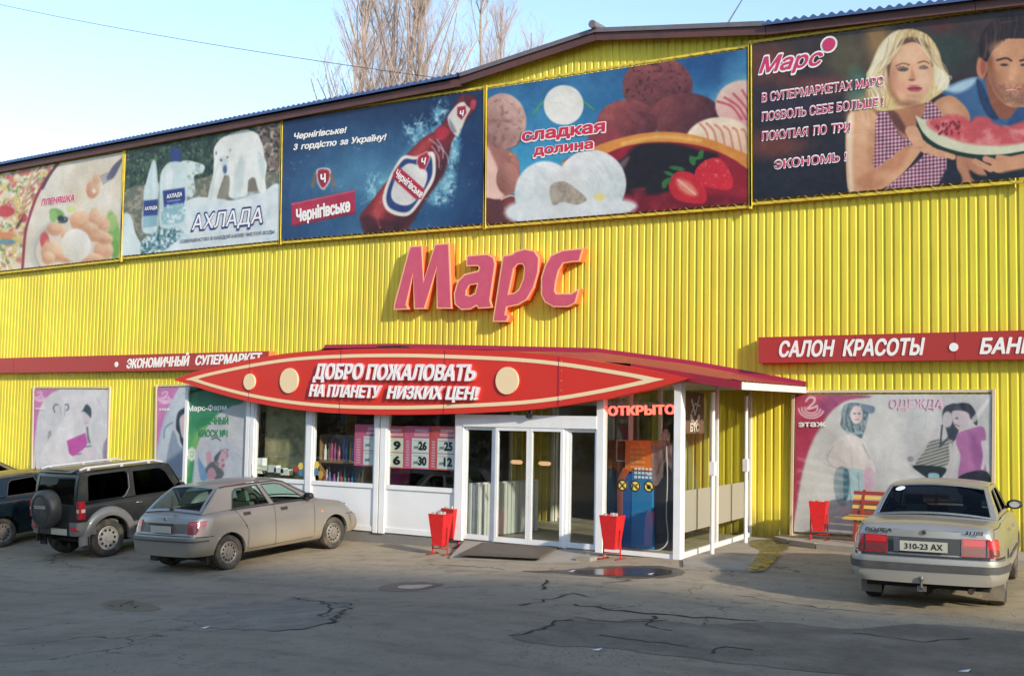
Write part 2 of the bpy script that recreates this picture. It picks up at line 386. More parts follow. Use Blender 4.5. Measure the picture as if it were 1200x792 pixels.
        for i in range(ny+1):
            row=[]
            for j in range(nx+1):
                u=j/nx;v=i/ny; p=(TL*(1-u)+TR*u)*(1-v)+(BL*(1-u)+BR*u)*v
                e=min(1,8*min(u,1-u,v,1-v)); h=(math.sin(u*23+v*5)*math.sin(v*9-u*7)*sag+fold*math.sin((u-v*.6)*14))*e
                row.append(p+nn*h)
            P.append(row)
        mb=MB().grid(P[::-1]); me=mb
        o=mb.obj(name,m,None,smooth=60); uv=o.data.uv_layers.new(name='uv'); 
        n1=nx+1; co=[((k%n1)/nx,(k//n1)/ny) for k in range(len(mb.v))]
        for lp in o.data.loops: uv.data[lp.index].uv=co[lp.vertex_index]
        if parent: rel(o,parent)
        return o
# ================================================================= MATERIALS
yellow=mat('yellow_cladding',(.745,.64,.055),.45,var=.07,scale=1.3,dirt=((.50,.40,.05),.35,.6),spec=.35)
def cladding_nodes(m):
    n=m.node_tree; b=n.nodes['Principled BSDF']; src=b.inputs['Base Color'].links[0].from_socket
    tc=n.nodes.new('ShaderNodeTexCoord'); sp=n.nodes.new('ShaderNodeSeparateXYZ'); n.links.new(tc.outputs['Object'],sp.inputs[0])
    dv=n.nodes.new('ShaderNodeMath'); dv.operation='MULTIPLY'; dv.inputs[1].default_value=1/1.141; n.links.new(sp.outputs[0],dv.inputs[0])
    fl=n.nodes.new('ShaderNodeMath'); fl.operation='FLOOR'; n.links.new(dv.outputs[0],fl.inputs[0])
    wn=n.nodes.new('ShaderNodeTexWhiteNoise'); wn.noise_dimensions='1D'; n.links.new(fl.outputs[0],wn.inputs['W'])
    mr=n.nodes.new('ShaderNodeMapRange'); mr.inputs[3].default_value=.90; mr.inputs[4].default_value=1.07; n.links.new(wn.outputs[0],mr.inputs[0])
    mp=n.nodes.new('ShaderNodeMapping'); mp.inputs['Scale'].default_value=(14,14,.35); n.links.new(tc.outputs['Object'],mp.inputs[0])
    no=n.nodes.new('ShaderNodeTexNoise'); no.inputs['Scale'].default_value=1; no.inputs['Detail'].default_value=5; n.links.new(mp.outputs[0],no.inputs['Vector'])
    m2=n.nodes.new('ShaderNodeMapRange'); m2.inputs[1].default_value=.45; m2.inputs[2].default_value=.72; m2.inputs[3].default_value=1; m2.inputs[4].default_value=.80; n.links.new(no.outputs['Fac'],m2.inputs[0])
    mu=n.nodes.new('ShaderNodeMath'); mu.operation='MULTIPLY'; n.links.new(mr.outputs[0],mu.inputs[0]); n.links.new(m2.outputs[0],mu.inputs[1])
    mx=n.nodes.new('ShaderNodeMix'); mx.data_type='RGBA'; mx.blend_type='MULTIPLY'; mx.inputs[0].default_value=1; n.links.new(src,mx.inputs[6]); n.links.new(mu.outputs[0],mx.inputs[7])
    # splash dirt that has dried on the lowest half metre
    n4=n.nodes.new('ShaderNodeTexNoise'); n4.inputs['Scale'].default_value=3; n4.inputs['Detail'].default_value=8; n.links.new(tc.outputs['Object'],n4.inputs['Vector'])
    ad=n.nodes.new('ShaderNodeMath'); ad.operation='MULTIPLY_ADD'; ad.inputs[1].default_value=-.9; n.links.new(n4.outputs['Fac'],ad.inputs[0]); n.links.new(sp.outputs[2],ad.inputs[2])
    m5=n.nodes.new('ShaderNodeMapRange'); m5.inputs[1].default_value=-.35; m5.inputs[2].default_value=.15; m5.inputs[3].default_value=.65; m5.inputs[4].default_value=0; n.links.new(ad.outputs[0],m5.inputs[0])
    m6=n.nodes.new('ShaderNodeMix'); m6.data_type='RGBA'; n.links.new(m5.outputs[0],m6.inputs[0]); n.links.new(mx.outputs[2],m6.inputs[6]); m6.inputs[7].default_value=(.16,.12,.05,1); n.links.new(m6.outputs[2],b.inputs['Base Color'])
cladding_nodes(yellow)
yelp=mat('yellow_paint',(.72,.55,.04),.45,var=.15,scale=9,dirt=((.25,.16,.05),.5,5))
brown=mat('brown_board',(.11,.045,.04),.55,var=.3,scale=5,dirt=((.05,.03,.03),.6,2))
blueroof=mat('blue_roof_sheet',(.055,.10,.24),.6,var=.3,scale=4)
greyflash=mat('grey_flashing',(.14,.13,.15),.6,var=.3,scale=4)
redsign=mat('red_sign_face',(.40,.035,.03),.4,var=.08,scale=2,dirt=((.30,.06,.05),.4,1.2))
redbright=mat('bright_red_board',(.66,.035,.022),.33,var=.05,scale=2,dirt=((.55,.06,.04),.3,1.5))
reddark=mat('dark_red_sheet',(.30,.012,.045),.45,var=.12,scale=4)
redbin=mat('red_bin_paint',(.60,.018,.020),.38,var=.12,scale=9,dirt=((.25,.02,.02),.4,8),bump=.002,bscale=30)
cream=mat('cream_print',(.86,.66,.40),.4,var=.04)
white=mat('white_lettering',(.84,.83,.80),.4,var=.04)
pvc=mat('white_plastic_frame',(.80,.81,.82),.35,var=.04,scale=2,dirt=((.62,.61,.57),.35,3))
pvcpan=mat('white_panel',(.78,.79,.80),.38,var=.03,scale=1.2,dirt=((.60,.59,.55),.3,1.5))
grey=mat('grey_plinth',(.20,.19,.18),.8,var=.25,scale=6,bump=.004,bscale=40)
dark=mat('dark_interior',(.02,.02,.022),.8,var=.3)
blackp=mat('black_plastic',(.016,.016,.018),.4,var=.2)
concrete=mat('concrete',(.34,.31,.26),.9,var=.18,scale=5,dirt=((.17,.15,.12),.6,2.5),bump=.006,bscale=50)
pinkface=mat('faded_pink_letter_face',(.56,.085,.15),.5,var=.06,dirt=((.62,.14,.19),.4,4))
rim=mat('cream_letter_rim',(.86,.46,.24),.4,var=.05)
orangeside=mat('orange_letter_return',(.85,.17,.055),.45,var=.08)
pane=glass('window_glass',(.93,.95,.93),.01,.05,ior=1.4)
paned=glass('door_glass',(.90,.93,.92),.01,.05)
frost=glass('frosted_glass_film',(.6,.6,.55),.35,.05,film=((.42,.40,.33),.72))
wirem=mat('cable_sheath',(.09,.09,.11),.6)
galv=mat('white_painted_pole',(.74,.74,.74),.4,var=.06,dirt=((.5,.48,.44),.4,6))
# ================================================================= SUPERMARKET
WY=21.5; PITCHR=.163
sm=thing('supermarket_building','large supermarket hall clad in ribbed bright yellow metal sheets under a brown eave','building',(-12,WY,0))
EY=21.24
L0=onY((0,190.7),EY);L1=onY((540,86),EY);A0=onY((698,33.5),EY);R0=onY((897,25.5),EY);R1=onY((1106,0),EY)
def lin(a,b,x): return a[2]+(b[2]-a[2])*(x-a[0])/(b[0]-a[0])
def ztop(x):
    if x<L1[0]: return lin(L0,L1,x)
    if x<A0[0]: return lin(L1,A0,x)
    if x<R0[0]: return lin(A0,R0,x)
    return lin(R0,R1,x)
XW0,XW1=-46.,13.
OPEN=[(-19.9,-14.75,2.62),(-13.6,-10.75,2.45)]     # shop openings behind the glazed porch
mb=MB(); x=XW0; k=0
def zb(x):
    for a,b,h in OPEN:
        if a<x<b: return h
    return -.9
while x<XW1:
    xs=[x,x+.098,x+.114,x+.146,x+.163]; ys=[WY,WY,WY+.020,WY+.020,WY]
    c=zb(x+.08)
    for i in range(4):
        a,b=xs[i],xs[i+1]; mb.add([(a,ys[i],c),(b,ys[i+1],c),(b,ys[i+1],ztop(b)-.05),(a,ys[i],ztop(a)-.05)],[(0,1,2,3)])
    x+=PITCHR
rel(mb.obj('wall_cladding',yellow),sm)
mb=MB()
mb.box(XW0,XW0+.2,WY,52,-.9,ztop(XW0)); mb.box(XW1-.2,XW1,WY,52,-.9,ztop(XW1)-.1); mb.box(XW0,XW1,52,52.2,-.9,9.2)
rel(mb.obj('side_wall',yellow),sm)
# dark shop rooms behind the openings
mb=MB()
for a,b,h in OPEN:
    mb.box(a-.6,b+.6,WY+5.4,WY+5.5,-.05,3.1); mb.box(a-.7,a-.6,WY+.03,WY+5.5,-.05,3.1); mb.box(b+.6,b+.7,WY+.03,WY+5.5,-.05,3.1); mb.box(a-.7,b+.7,WY+.03,WY+5.5,3.1,3.2)
rel(mb.obj('shop_room',mat('dim_room_wall',(.45,.40,.32),.8,var=.2)),sm)
mb=MB()
for a,b,h in OPEN:
    mb.box(a-.06,a,WY-.03,WY+.15,0,h+.06); mb.box(b,b+.06,WY-.03,WY+.15,0,h+.06); mb.box(a-.06,b+.06,WY-.035,WY+.15,h,h+.08)
rel(mb.obj('opening_trim',pvc),sm)
# eaves: brown boards, corrugated roof edge
def ribbon(x0,x1,y0,y1,za,zb_,n=2):
    m=MB(); X=[x0+(x1-x0)*i/n for i in range(n+1)]
    for i in range(n):
        a,b=X[i],X[i+1]; za0,zb0,za1,zb1=ztop(a+1e-4)+za,ztop(a+1e-4)+zb_,ztop(b-1e-4)+za,ztop(b-1e-4)+zb_
        m.add([(a,y0,za0),(b,y0,za1),(b,y1,za1),(a,y1,za0),(a,y0,zb0),(b,y0,zb1),(b,y1,zb1),(a,y1,zb0)],[(0,3,2,1),(4,5,6,7),(0,1,5,4),(1,2,6,5),(2,3,7,6),(3,0,4,7)])
    return m
cuts=[XW0-.5,-40,-34,-28.2,-22,L1[0]]
for a,b in zip(cuts,cuts[1:]): rel(ribbon(a+.004,b-.004,EY,EY+.04,-.30,-.12).obj('fascia_board',brown),sm)
cuts=[R0[0],-4.9,1,7,XW1+.5]
for a,b in zip(cuts,cuts[1:]): rel(ribbon(a+.004,b-.004,EY,EY+.04,-.26,-.09).obj('fascia_board',brown),sm)
for a,b in ((L1[0],A0[0]),(A0[0],R0[0])):
    rel(ribbon(a+.004,b-.004,EY-.01,EY+.04,-.26,-.10).obj('fascia_board',brown),sm)
    rel(ribbon(a+.004,b-.004,EY-.05,EY+.05,-.095,.0).obj('verge_flashing',greyflash),sm)
# soffit
rel(ribbon(XW0-.5,XW1+.5,EY+.045,WY+.6,-.16,-.10,80).obj('soffit',brown),sm)
def roofedge(x0,x1):
    m=MB(); x=x0; P=[];n=0
    xs=np.arange(x0,x1,.178/6)
    rows=[]
    for (yy,dz) in ((EY-.10,-.10),(EY-.10,-.03),(EY+1.6,.10)):
        rows.append([(x,yy,ztop(x)+dz+(.028*math.sin(2*PI*x/.178) if dz>-.05 else 0)) for x in xs])
    return m.grid(rows)
rel(roofedge(XW0-.5,L1[0]-.02).obj('corrugated_roof_sheet',blueroof),sm)
rel(roofedge(R0[0]+.02,XW1+.5).obj('corrugated_roof_sheet',blueroof),sm)
m=MB()
for a,b in ((XW0-.5,L1[0]),(L1[0],A0[0]),(A0[0],R0[0]),(R0[0],XW1+.5)):
    e=.0; za,zb2=ztop(a+1e-3)-.02,ztop(b-1e-3)-.02
    m.add([(a,EY+.06,za),(b,EY+.06,zb2),(b,52,zb2),(a,52,za)],[(0,1,2,3)])
rel(m.obj('roof',mat('roof_sheet',(.20,.21,.23),.7,var=.2)),sm)
rel(MB().tube([(A0[0],EY-.16,A0[2]+.05),(A0[0],EY+3,A0[2]+.05)],.085,12).obj('ridge_cap',greyflash,smooth=40),sm)
# ================================================================= BANNERS
def Zt(tf): return lambda x,y:(x/tf[2]+tf[0], y/tf[2]+tf[1])
BY=21.36
def banner(label,quad,tf,paint,texts,W=None,frame=True,Y=BY,name='advertising_banner',cat='banner',group=None,sag=.006,fold=0,gain=.78,rough=.42,barm=None):
    P=[onY(q,Y) for q in quad]; c=(P[0]+P[2])/2
    t=thing(name,label,cat,(c[0],Y,min(P[2][2],P[3][2])),0,group)
    W=W or int((quad[1][0]-quad[0][0])*1.9); H=max(60,int(W*abs(P[0][2]-P[3][2])/abs(P[1][0]-P[0][0])))
    C=Canvas(quad,Y,W,min(H,620),tf); paint(C); C.obj('printed_sheet',t,sag=sag,fold=fold,gain=gain,rough=rough)
    for a in texts:
        s,p0,p1,cap,m=a[:5]; kw=a[5] if len(a)>5 else {}
        z=Zt(tf); text_px(s,z(*p0),z(*p1),cap/tf[2],Y-.012-kw.pop('up_',0),m,t,**kw)
    if frame:
        bm_=barm or yelp
        TL,TR,BR,BL=[Vector(p) for p in P]; o=.035
        for a,b in ((TL+Vector((-.05,o,.06)),TR+Vector((.05,o,.06))),(BL+Vector((-.05,o,-.07)),BR+Vector((.05,o,-.07)))):
            rel(MB().obox(a,b,.05,.05).obj('frame_bar',bm_),t)
        for a,b in ((TL+Vector((-.045,o-.03,.09)),BL+Vector((-.045,o-.03,-.12))),(TR+Vector((.045,o-.03,.09)),BR+Vector((.045,o-.03,-.12)))):
            rel(MB().obox(a,b,.05,.05,(0,1,0)).obj('frame_bar',bm_),t)
        m=MB(); n=int((TR-TL).length/.33)
        for (A,B,dz) in ((BL,BR,-.07),(TL,TR,.06)):
            for i in range(n if Y==BY else 0):
                p=A.lerp(B,(i+.15)/n); q=A.lerp(B,(i+.5)/n)
                m.tube([p+Vector((0,-.012,.0)),q+Vector((0,.0,dz*1.3))],.004,4); m.tube([q+Vector((0,.0,dz*1.3)),A.lerp(B,(i+.85)/n)+Vector((0,-.012,0))],.004,4)
        if Y==BY: rel(tag(m.obj('lacing_cord',mat('lacing_cord',(.55,.48,.22),.6)),kind='stuff'),t)
    return t
magenta=mat('magenta_ink',(.52,.035,.13),.5,var=.05); pinkink=mat('pink_ink',(.70,.12,.22),.5,var=.05)
navy=mat('navy_ink',(.03,.04,.20),.5); greyink=mat('grey_ink',(.16,.18,.24),.5); whiteink=mat('white_ink',(.78,.78,.76),.5,var=.03)
redink=mat('red_ink',(.55,.02,.06),.5,var=.04); blackink=mat('black_ink',(.012,.012,.016),.5); palepink=mat('pale_pink_ink',(.75,.42,.55),.5)
greenink=mat('green_ink',(.03,.22,.09),.5)
# ---- 1 dumplings
def p_dump(C):
    C.fill((236,228,212)); C.noise(1.,(222,205,178),160,.3,.8,5)
    arc=[(375,100),(300,190),(235,300),(190,420),(155,560),(138,780),(-60,780),(-60,100)]
    m=C.mpoly(arc,smooth=False); C.mix(m,(238,222,190))
    C.noise(m,(215,110,100),34,.50,.60,11); C.noise(m,(225,200,110),30,.55,.62,12); C.noise(m,(120,150,90),26,.62,.68,13); C.noise(m,(245,240,230),22,.6,.66,14)
    C.ell(30,410,62,35,(200,60,60)); C.ell(30,560,55,22,(225,140,70)); C.ell(40,600,60,18,(110,150,160)); C.ell(140,450,28,30,(190,50,50)); C.ell(120,480,10,40,(90,40,40),25)
    for i in range(7): C.line([(110+i*14,480-i*52),(150+i*14,400-i*52)],9,(200,170,120))
    for i in range(7): C.line([(128+i*16,440-i*45),(172+i*14,400-i*45)],6,(170,80,70))
    C.line([(375,100),(300,190),(235,300),(190,420),(155,560),(138,780)],16,(150,35,60)); C.line([(352,120),(300,200),(262,270)],12,(70,45,60))
    C.ell(480,640,300,215,(214,208,196),-8); C.ell(485,640,280,198,(196,186,170),-8); C.ell(490,645,268,188,(226,214,196),-8)
    C.ell(352,425,48,30,(120,170,80),20); C.ell(330,440,24,40,(150,195,110)); C.ell(440,400,30,22,(214,222,150))
    C.ell(275,590,28,52,(214,80,80)); C.ell(290,620,18,40,(235,130,110))
    C.ell(700,560,42,150,(140,190,90),-6); C.ell(690,480,38,55,(170,205,120)); C.ell(712,640,24,60,(120,170,70))
    r=np.random.default_rng(3)
    for i,(x,y,a,b) in enumerate([(345,520,55,42),(500,470,66,66),(590,455,40,68),(640,500,40,60),(320,660,66,66),(600,560,62,40),(640,650,62,58),(400,690,70,38),(560,520,48,40),(300,700,40,40),(560,700,80,30),(420,560,40,34),(650,580,50,34)]):
        C.ball(x,y,a,b,(252,222,186),(206,138,96),ts=30,seed=i); C.line([(x-a*.6,y+b*.1),(x,y+b*.45),(x+a*.6,y+b*.15)],4,(196,120,84),a=.5)
    C.ball(470,620,92,102,(255,253,246),(226,214,196),tex=.1)
    C.ell(375,455,20,18,(28,30,40)); C.ell(402,462,17,17,(40,44,50)); C.ell(402,460,5,5,(200,210,200)); C.ell(385,478,22,6,(60,70,60))
    C.ball(575,270,42,60,(244,214,180),(205,130,95),ang=10); C.ell(582,284,11,15,(250,236,214)); C.ball(600,210,26,34,(240,214,184),(214,160,120))
    C.poly([(700,130),(760,78),(758,95),(712,190),(680,215),(660,205)],(96,96,116)); 
    for i in range(4): C.line([(668+i*7,176+i*10),(622+i*5,196+i*15)],6,(110,110,130))
banner('leftmost roof banner with cream print of dumplings on a plate and a fork',[(-46,211.5),(143.5,178.5),(141,302),(-46,322.5)],(0,170,5.28),p_dump,[
  ('ПЛЕНЯШКА',(255,374),(464,344),38,whiteink,dict(weight=.06,shear=.15,depth=.002)),('ПЛЕНЯШКА',(257,372),(462,343),36,magenta,dict(weight=.03,shear=.15,depth=.006))])
# ---- 2 bear and water bottles
def p_bear(C):
    C.fill((210,226,228)); C.vgrad((38,62,44),(66,86,60),20,430)
    C.noise(1.,(84,118,78),26,.52,.66,21); C.noise(1.,(18,34,24),18,.5,.6,22); C.noise(1.,(120,140,120),12,.68,.72,23)
    for x in range(60,540,26): C.line([(x,100),(x+4,420)],4,(24,36,26),a=.6)
    m=C.mpoly([(780,20),(940,0),(940,420),(820,330),(790,180)]); C.mix(m,(120,104,92)); C.noise(m,(186,170,156),20,.5,.6,24); C.noise(m,(56,48,44),14,.55,.6,25)
    m=C.mpoly([(20,420),(200,360),(420,340),(600,300),(760,330),(900,300),(900,520),(20,700)]); C.mix(m,(106,112,96)); C.noise(m,(160,150,130),16,.5,.6,26)
    C.poly([(420,440),(560,445),(640,455),(800,410),(910,385),(960,800),(-20,800),(100,740),(160,700),(300,620),(340,500)],(228,238,240))
    C.poly([(345,240),(470,255),(468,300),(420,320),(425,400),(400,440),(330,400)],(222,232,228)); C.noise(C.mpoly([(345,240),(470,255),(468,300),(420,320),(425,400),(400,440),(330,400)]),(150,180,180),16,.5,.7,30)
    C.poly([(10,560),(50,530),(75,570),(90,640),(140,740),(120,790),(-20,790)],(226,240,240)); 
    m=C.mpoly([(120,700),(180,640),(300,600),(360,640),(300,700),(200,770),(130,770)]); C.mix(m,(90,140,150)); C.noise(m,(220,236,238),14,.45,.55,27); C.noise(m,(30,70,80),12,.6,.7,28)
    B=(240,243,238); S=(196,214,214)
    C.poly([(585,100),(650,72),(715,58),(770,78),(800,130),(815,210),(830,260),(820,330),(825,405),(790,412),(775,380),(760,330),(725,345),(722,420),(680,440),(635,445),(612,420),(605,330),(590,320),(560,400),(540,455),(500,450),(505,400),(525,320),(530,230),(530,170),(550,130)],B)
    C.poly([(600,320),(620,330),(612,420),(575,440),(550,435),(575,385)],(150,148,130)); C.poly([(728,345),(760,335),(772,380),(770,408),(724,420)],(130,118,104))
    C.poly([(690,200),(700,300),(680,430),(640,440),(650,300)],S,soft=8,a=.6); C.poly([(780,180),(815,230),(815,330),(790,300)],S,soft=8,a=.7); C.poly([(560,250),(540,330),(520,440),(505,440),(530,300)],S,soft=6,a=.6)
    C.poly([(560,215),(600,205),(612,235),(606,285),(592,305),(580,290),(575,250)],(214,224,226),soft=3); C.ell(594,282,11,24,(70,96,140)); C.ell(572,230,6,5,(30,40,50)); C.ell(608,214,5,4,(50,60,70)); C.ell(544,190,4,8,(90,100,100)); C.ell(622,175,5,8,(160,170,165))
    C.poly([(185,235),(205,240),(215,330),(222,400),(216,470),(214,620),(130,630),(134,470),(138,400),(158,320)],(206,226,228)); C.poly([(195,250),(205,330),(208,600),(190,600),(184,330)],(236,246,246),soft=5,a=.7)
    C.poly([(136,458),(216,450),(214,540),(134,545)],(44,64,140),smooth=False); C.poly([(134,545),(214,540),(212,600),(132,612)],(150,190,206),smooth=False)
    C.poly([(290,165),(340,168),(342,230),(292,236)],(40,60,130)); C.poly([(300,238),(350,245),(378,300),(380,420),(372,560),(330,600),(240,612),(222,560),(226,400),(232,310),(262,255)],(214,232,232)); C.poly([(280,260),(300,300),(290,390),(262,390),(262,300)],(244,250,248),soft=6,a=.8)
    C.poly([(244,402),(366,384),(370,450),(360,480),(250,496)],(40,60,140),smooth=False); C.poly([(250,496),(360,480),(362,560),(340,580),(246,590)],(150,196,206)); C.noise(C.mpoly([(244,490),(366,474),(364,560),(250,590)]),(230,244,246),16,.5,.6,29)
    C.line([(270,462),(340,452)],5,(220,230,240))
    C.noise(C.mpoly([(400,520),(940,400),(960,800),(200,800)]),(205,224,230),60,.5,.8,31)
banner('roof banner with a white polar bear and two clear water bottles in a forest',[(148,176.5),(329,143),(327,281.5),(142.5,300)],(140,140,4.8),p_bear,[
  ('АХЛАДА',(400,628),(808,584),92,navy,dict(weight=.05,shear=.12,depth=.002)),('АХЛАДА',(408,622),(802,580),82,whiteink,dict(weight=.0,shear=.12,depth=.006)),
  ('СОВЕРШЕНСТВО В КАЖДОЙ КАПЛЕ ЧИСТОЙ ВОДЫ',(340,696),(872,640),18,greyink,dict(weight=.012,depth=.003)),
  ('АХЛАДА',(142,512),(212,504),18,whiteink,dict(weight=.02,depth=.003)),('АХЛАДА',(266,446),(352,430),22,whiteink,dict(weight=.02,depth=.003))])
# ---- 3 bottle
def p_bottle(C):
    C.fill((22,50,92))
    d=np.sqrt(((C.X-420)/360)**2+((C.Y-560)/300)**2); t=np.clip(1.25-d,0,1)[...,None]; t=np.clip(t*1.25,0,1);C.I=C.I*(1-t)+C.col((140,214,232))*t
    C.noise(np.clip(1.4-d,0,1),(60,130,170),120,.5,.9,41); C.vgrad((22,38,72),(24,60,110),90,260,m=.55)
    C.poly([(60,560),(50,600),(48,720),(900,660),(900,560)],(20,60,110),soft=60,a=.45)
    W=(180,224,232); W2=(110,180,204)
    r=np.random.default_rng(8)
    def tuft(cx,cy,rx,ry,n,sd_):
        rr=np.random.default_rng(sd_)
        for i in range(n):
            a=rr.uniform(0,6.28);x=cx+rx*math.cos(a)*rr.uniform(.5,1);y=cy+ry*math.sin(a)*rr.uniform(.5,1)
            C.line([(x,y),(x+rr.normal(0,12),y+rr.normal(0,14)),(x+rr.normal(0,22),y+rr.normal(0,24))],rr.uniform(2,5),W if rr.random()<.5 else W2,a=.45,soft=2.4)
        mk_=C.mell(cx,cy,rx*1.3,ry*1.3,soft=14); C.noise(mk_,W2,26,.46,.56,sd_+90,a=.8); C.noise(mk_,W,13,.54,.60,sd_+95,a=.9)
    tuft(620,270,55,40,26,1); tuft(705,190,25,50,18,2); tuft(720,420,40,110,34,3); tuft(440,510,36,50,22,4); tuft(765,320,18,60,16,5); tuft(700,510,50,50,16,6)
    C.poly([(575,330),(590,270),(640,250),(700,300),(760,350),(750,470),(640,560),(420,560),(400,520),(440,470),(500,420)],W2,soft=16,a=.35)
    # bottle: axis from (450,690) to (835,120)
    C.poly([(368,620),(420,555),(470,490),(560,370),(640,290),(690,262),(745,190),(800,112),(858,150),(812,225),(760,300),(740,370),(720,440),(640,560),(545,694),(400,700),(372,650)],(120,30,36))
    C.poly([(430,560),(520,440),(620,320),(680,290),(640,360),(520,520),(450,640),(410,650)],(196,72,66),soft=14,a=.8)
    C.poly([(560,560),(700,400),(740,340),(720,440),(640,560),(545,690),(480,695)],(60,14,24),soft=16,a=.85)
    C.poly([(372,640),(400,620),(450,640),(540,650),(520,695),(400,700)],(60,12,20),soft=10,a=.8); C.line([(430,600),(450,670)],8,(190,80,80),soft=5,a=.6)
    C.poly([(684,262),(720,245),(745,270),(720,300),(690,300)],(190,40,60),soft=5)
    C.poly([(742,196),(790,145),(835,160),(812,215),(780,285),(752,262),(738,226)],(226,222,214)); C.poly([(745,215),(775,270),(750,262)],(150,150,160),soft=4)
    C.poly([(805,118),(835,112),(858,130),(850,175),(815,155)],(90,20,30)); C.poly([(838,135),(858,140),(848,175),(832,165)],(190,60,80))
    C.poly([(778,165),(812,160),(815,190),(795,218),(777,200)],(170,30,55),smooth=False)
    lab=[(546,372),(606,372),(672,352),(686,400),(680,470),(640,540),(586,612),(540,625),(484,604),(462,560),(470,510),(500,440)]
    C.poly(lab,(236,232,222)); C.poly([(552,386),(600,386),(660,370),(672,410),(666,465),(628,532),(580,598),(542,608),(494,590),(478,556),(484,512),(510,446)],(40,60,120))
    C.poly([(566,404),(610,410),(650,440),(640,500),(600,560),(560,580),(516,568),(498,540),(504,500),(530,440)],(226,226,220)); C.poly([(520,440),(560,420),(600,470),(590,520),(540,560),(505,540)],(206,206,204),soft=8,a=.5)
    C.poly([(528,414),(640,512),(626,552),(600,552),(502,462),(508,440)],(190,30,60),smooth=False)
    C.poly([(612,372),(650,352),(662,378),(640,430),(616,424),(606,400)],(170,30,55),smooth=False); C.line([(612,372),(650,352),(662,378),(640,430),(616,424),(606,400),(612,372)],3,(236,228,222),smooth=False)
    for (a,b) in (((690,300),(716,380)),((700,330),(740,400)),((660,300),(700,350)),((670,330),(700,420))): C.line([a,((a[0]+b[0])/2+12,(a[1]+b[1])/2),b],5,(200,214,226),a=.8)
    C.poly([(183,430),(212,420),(242,428),(242,470),(226,500),(210,513),(194,498),(184,470)],(220,214,214)); C.poly([(190,434),(212,427),(236,434),(235,470),(222,494),(210,504),(198,492),(190,468)],(176,30,58))
    for s_ in (-1,1):
        for i in range(5): C.ell(212+s_*(34+i*3),450+i*12,5,10,(128,110,90),s_*30)
    C.poly([(77,570),(345,513),(347,614),(78,668)],(186,38,72),smooth=False); C.line([(80,574),(343,518)],4,(220,120,140),smooth=False); C.line([(80,664),(344,611)],4,(120,20,50),smooth=False)
    for i in range(120):
        x,y=r.uniform(60,880),r.uniform(150,690); C.ell(x,y,r.uniform(1,3.2),r.uniform(1,3.2),W if r.random()<.6 else (60,90,110),a=r.uniform(.3,.9))
banner('dark blue roof banner with a tilted brown beer bottle splashing in water',[(331.5,141),(566.5,105.5),(566.5,262),(329.5,281)],(320,80,3.6),p_bottle,[
  ('Чернігівське!',(88,300),(310,272),24,whiteink,dict(weight=.035,shear=.18,depth=.004)),('З гордістю за Україну!',(86,346),(478,302),24,whiteink,dict(weight=.035,shear=.18,depth=.004)),
  ('Ч',(200,484),(222,480),34,whiteink,dict(weight=.05,depth=.004)),('Чернігівське',(98,648),(326,602),50,whiteink,dict(weight=.045,depth=.006)),
  ('Чернігівське',(512,452),(622,548),30,whiteink,dict(weight=.03,depth=.004,up=(.6,0,.8))),('Ч',(626,408),(646,404),26,whiteink,dict(weight=.04,shear=.2,depth=.004)),('Ч',(788,204),(806,200),22,whiteink,dict(weight=.04,shear=.2,depth=.004))])
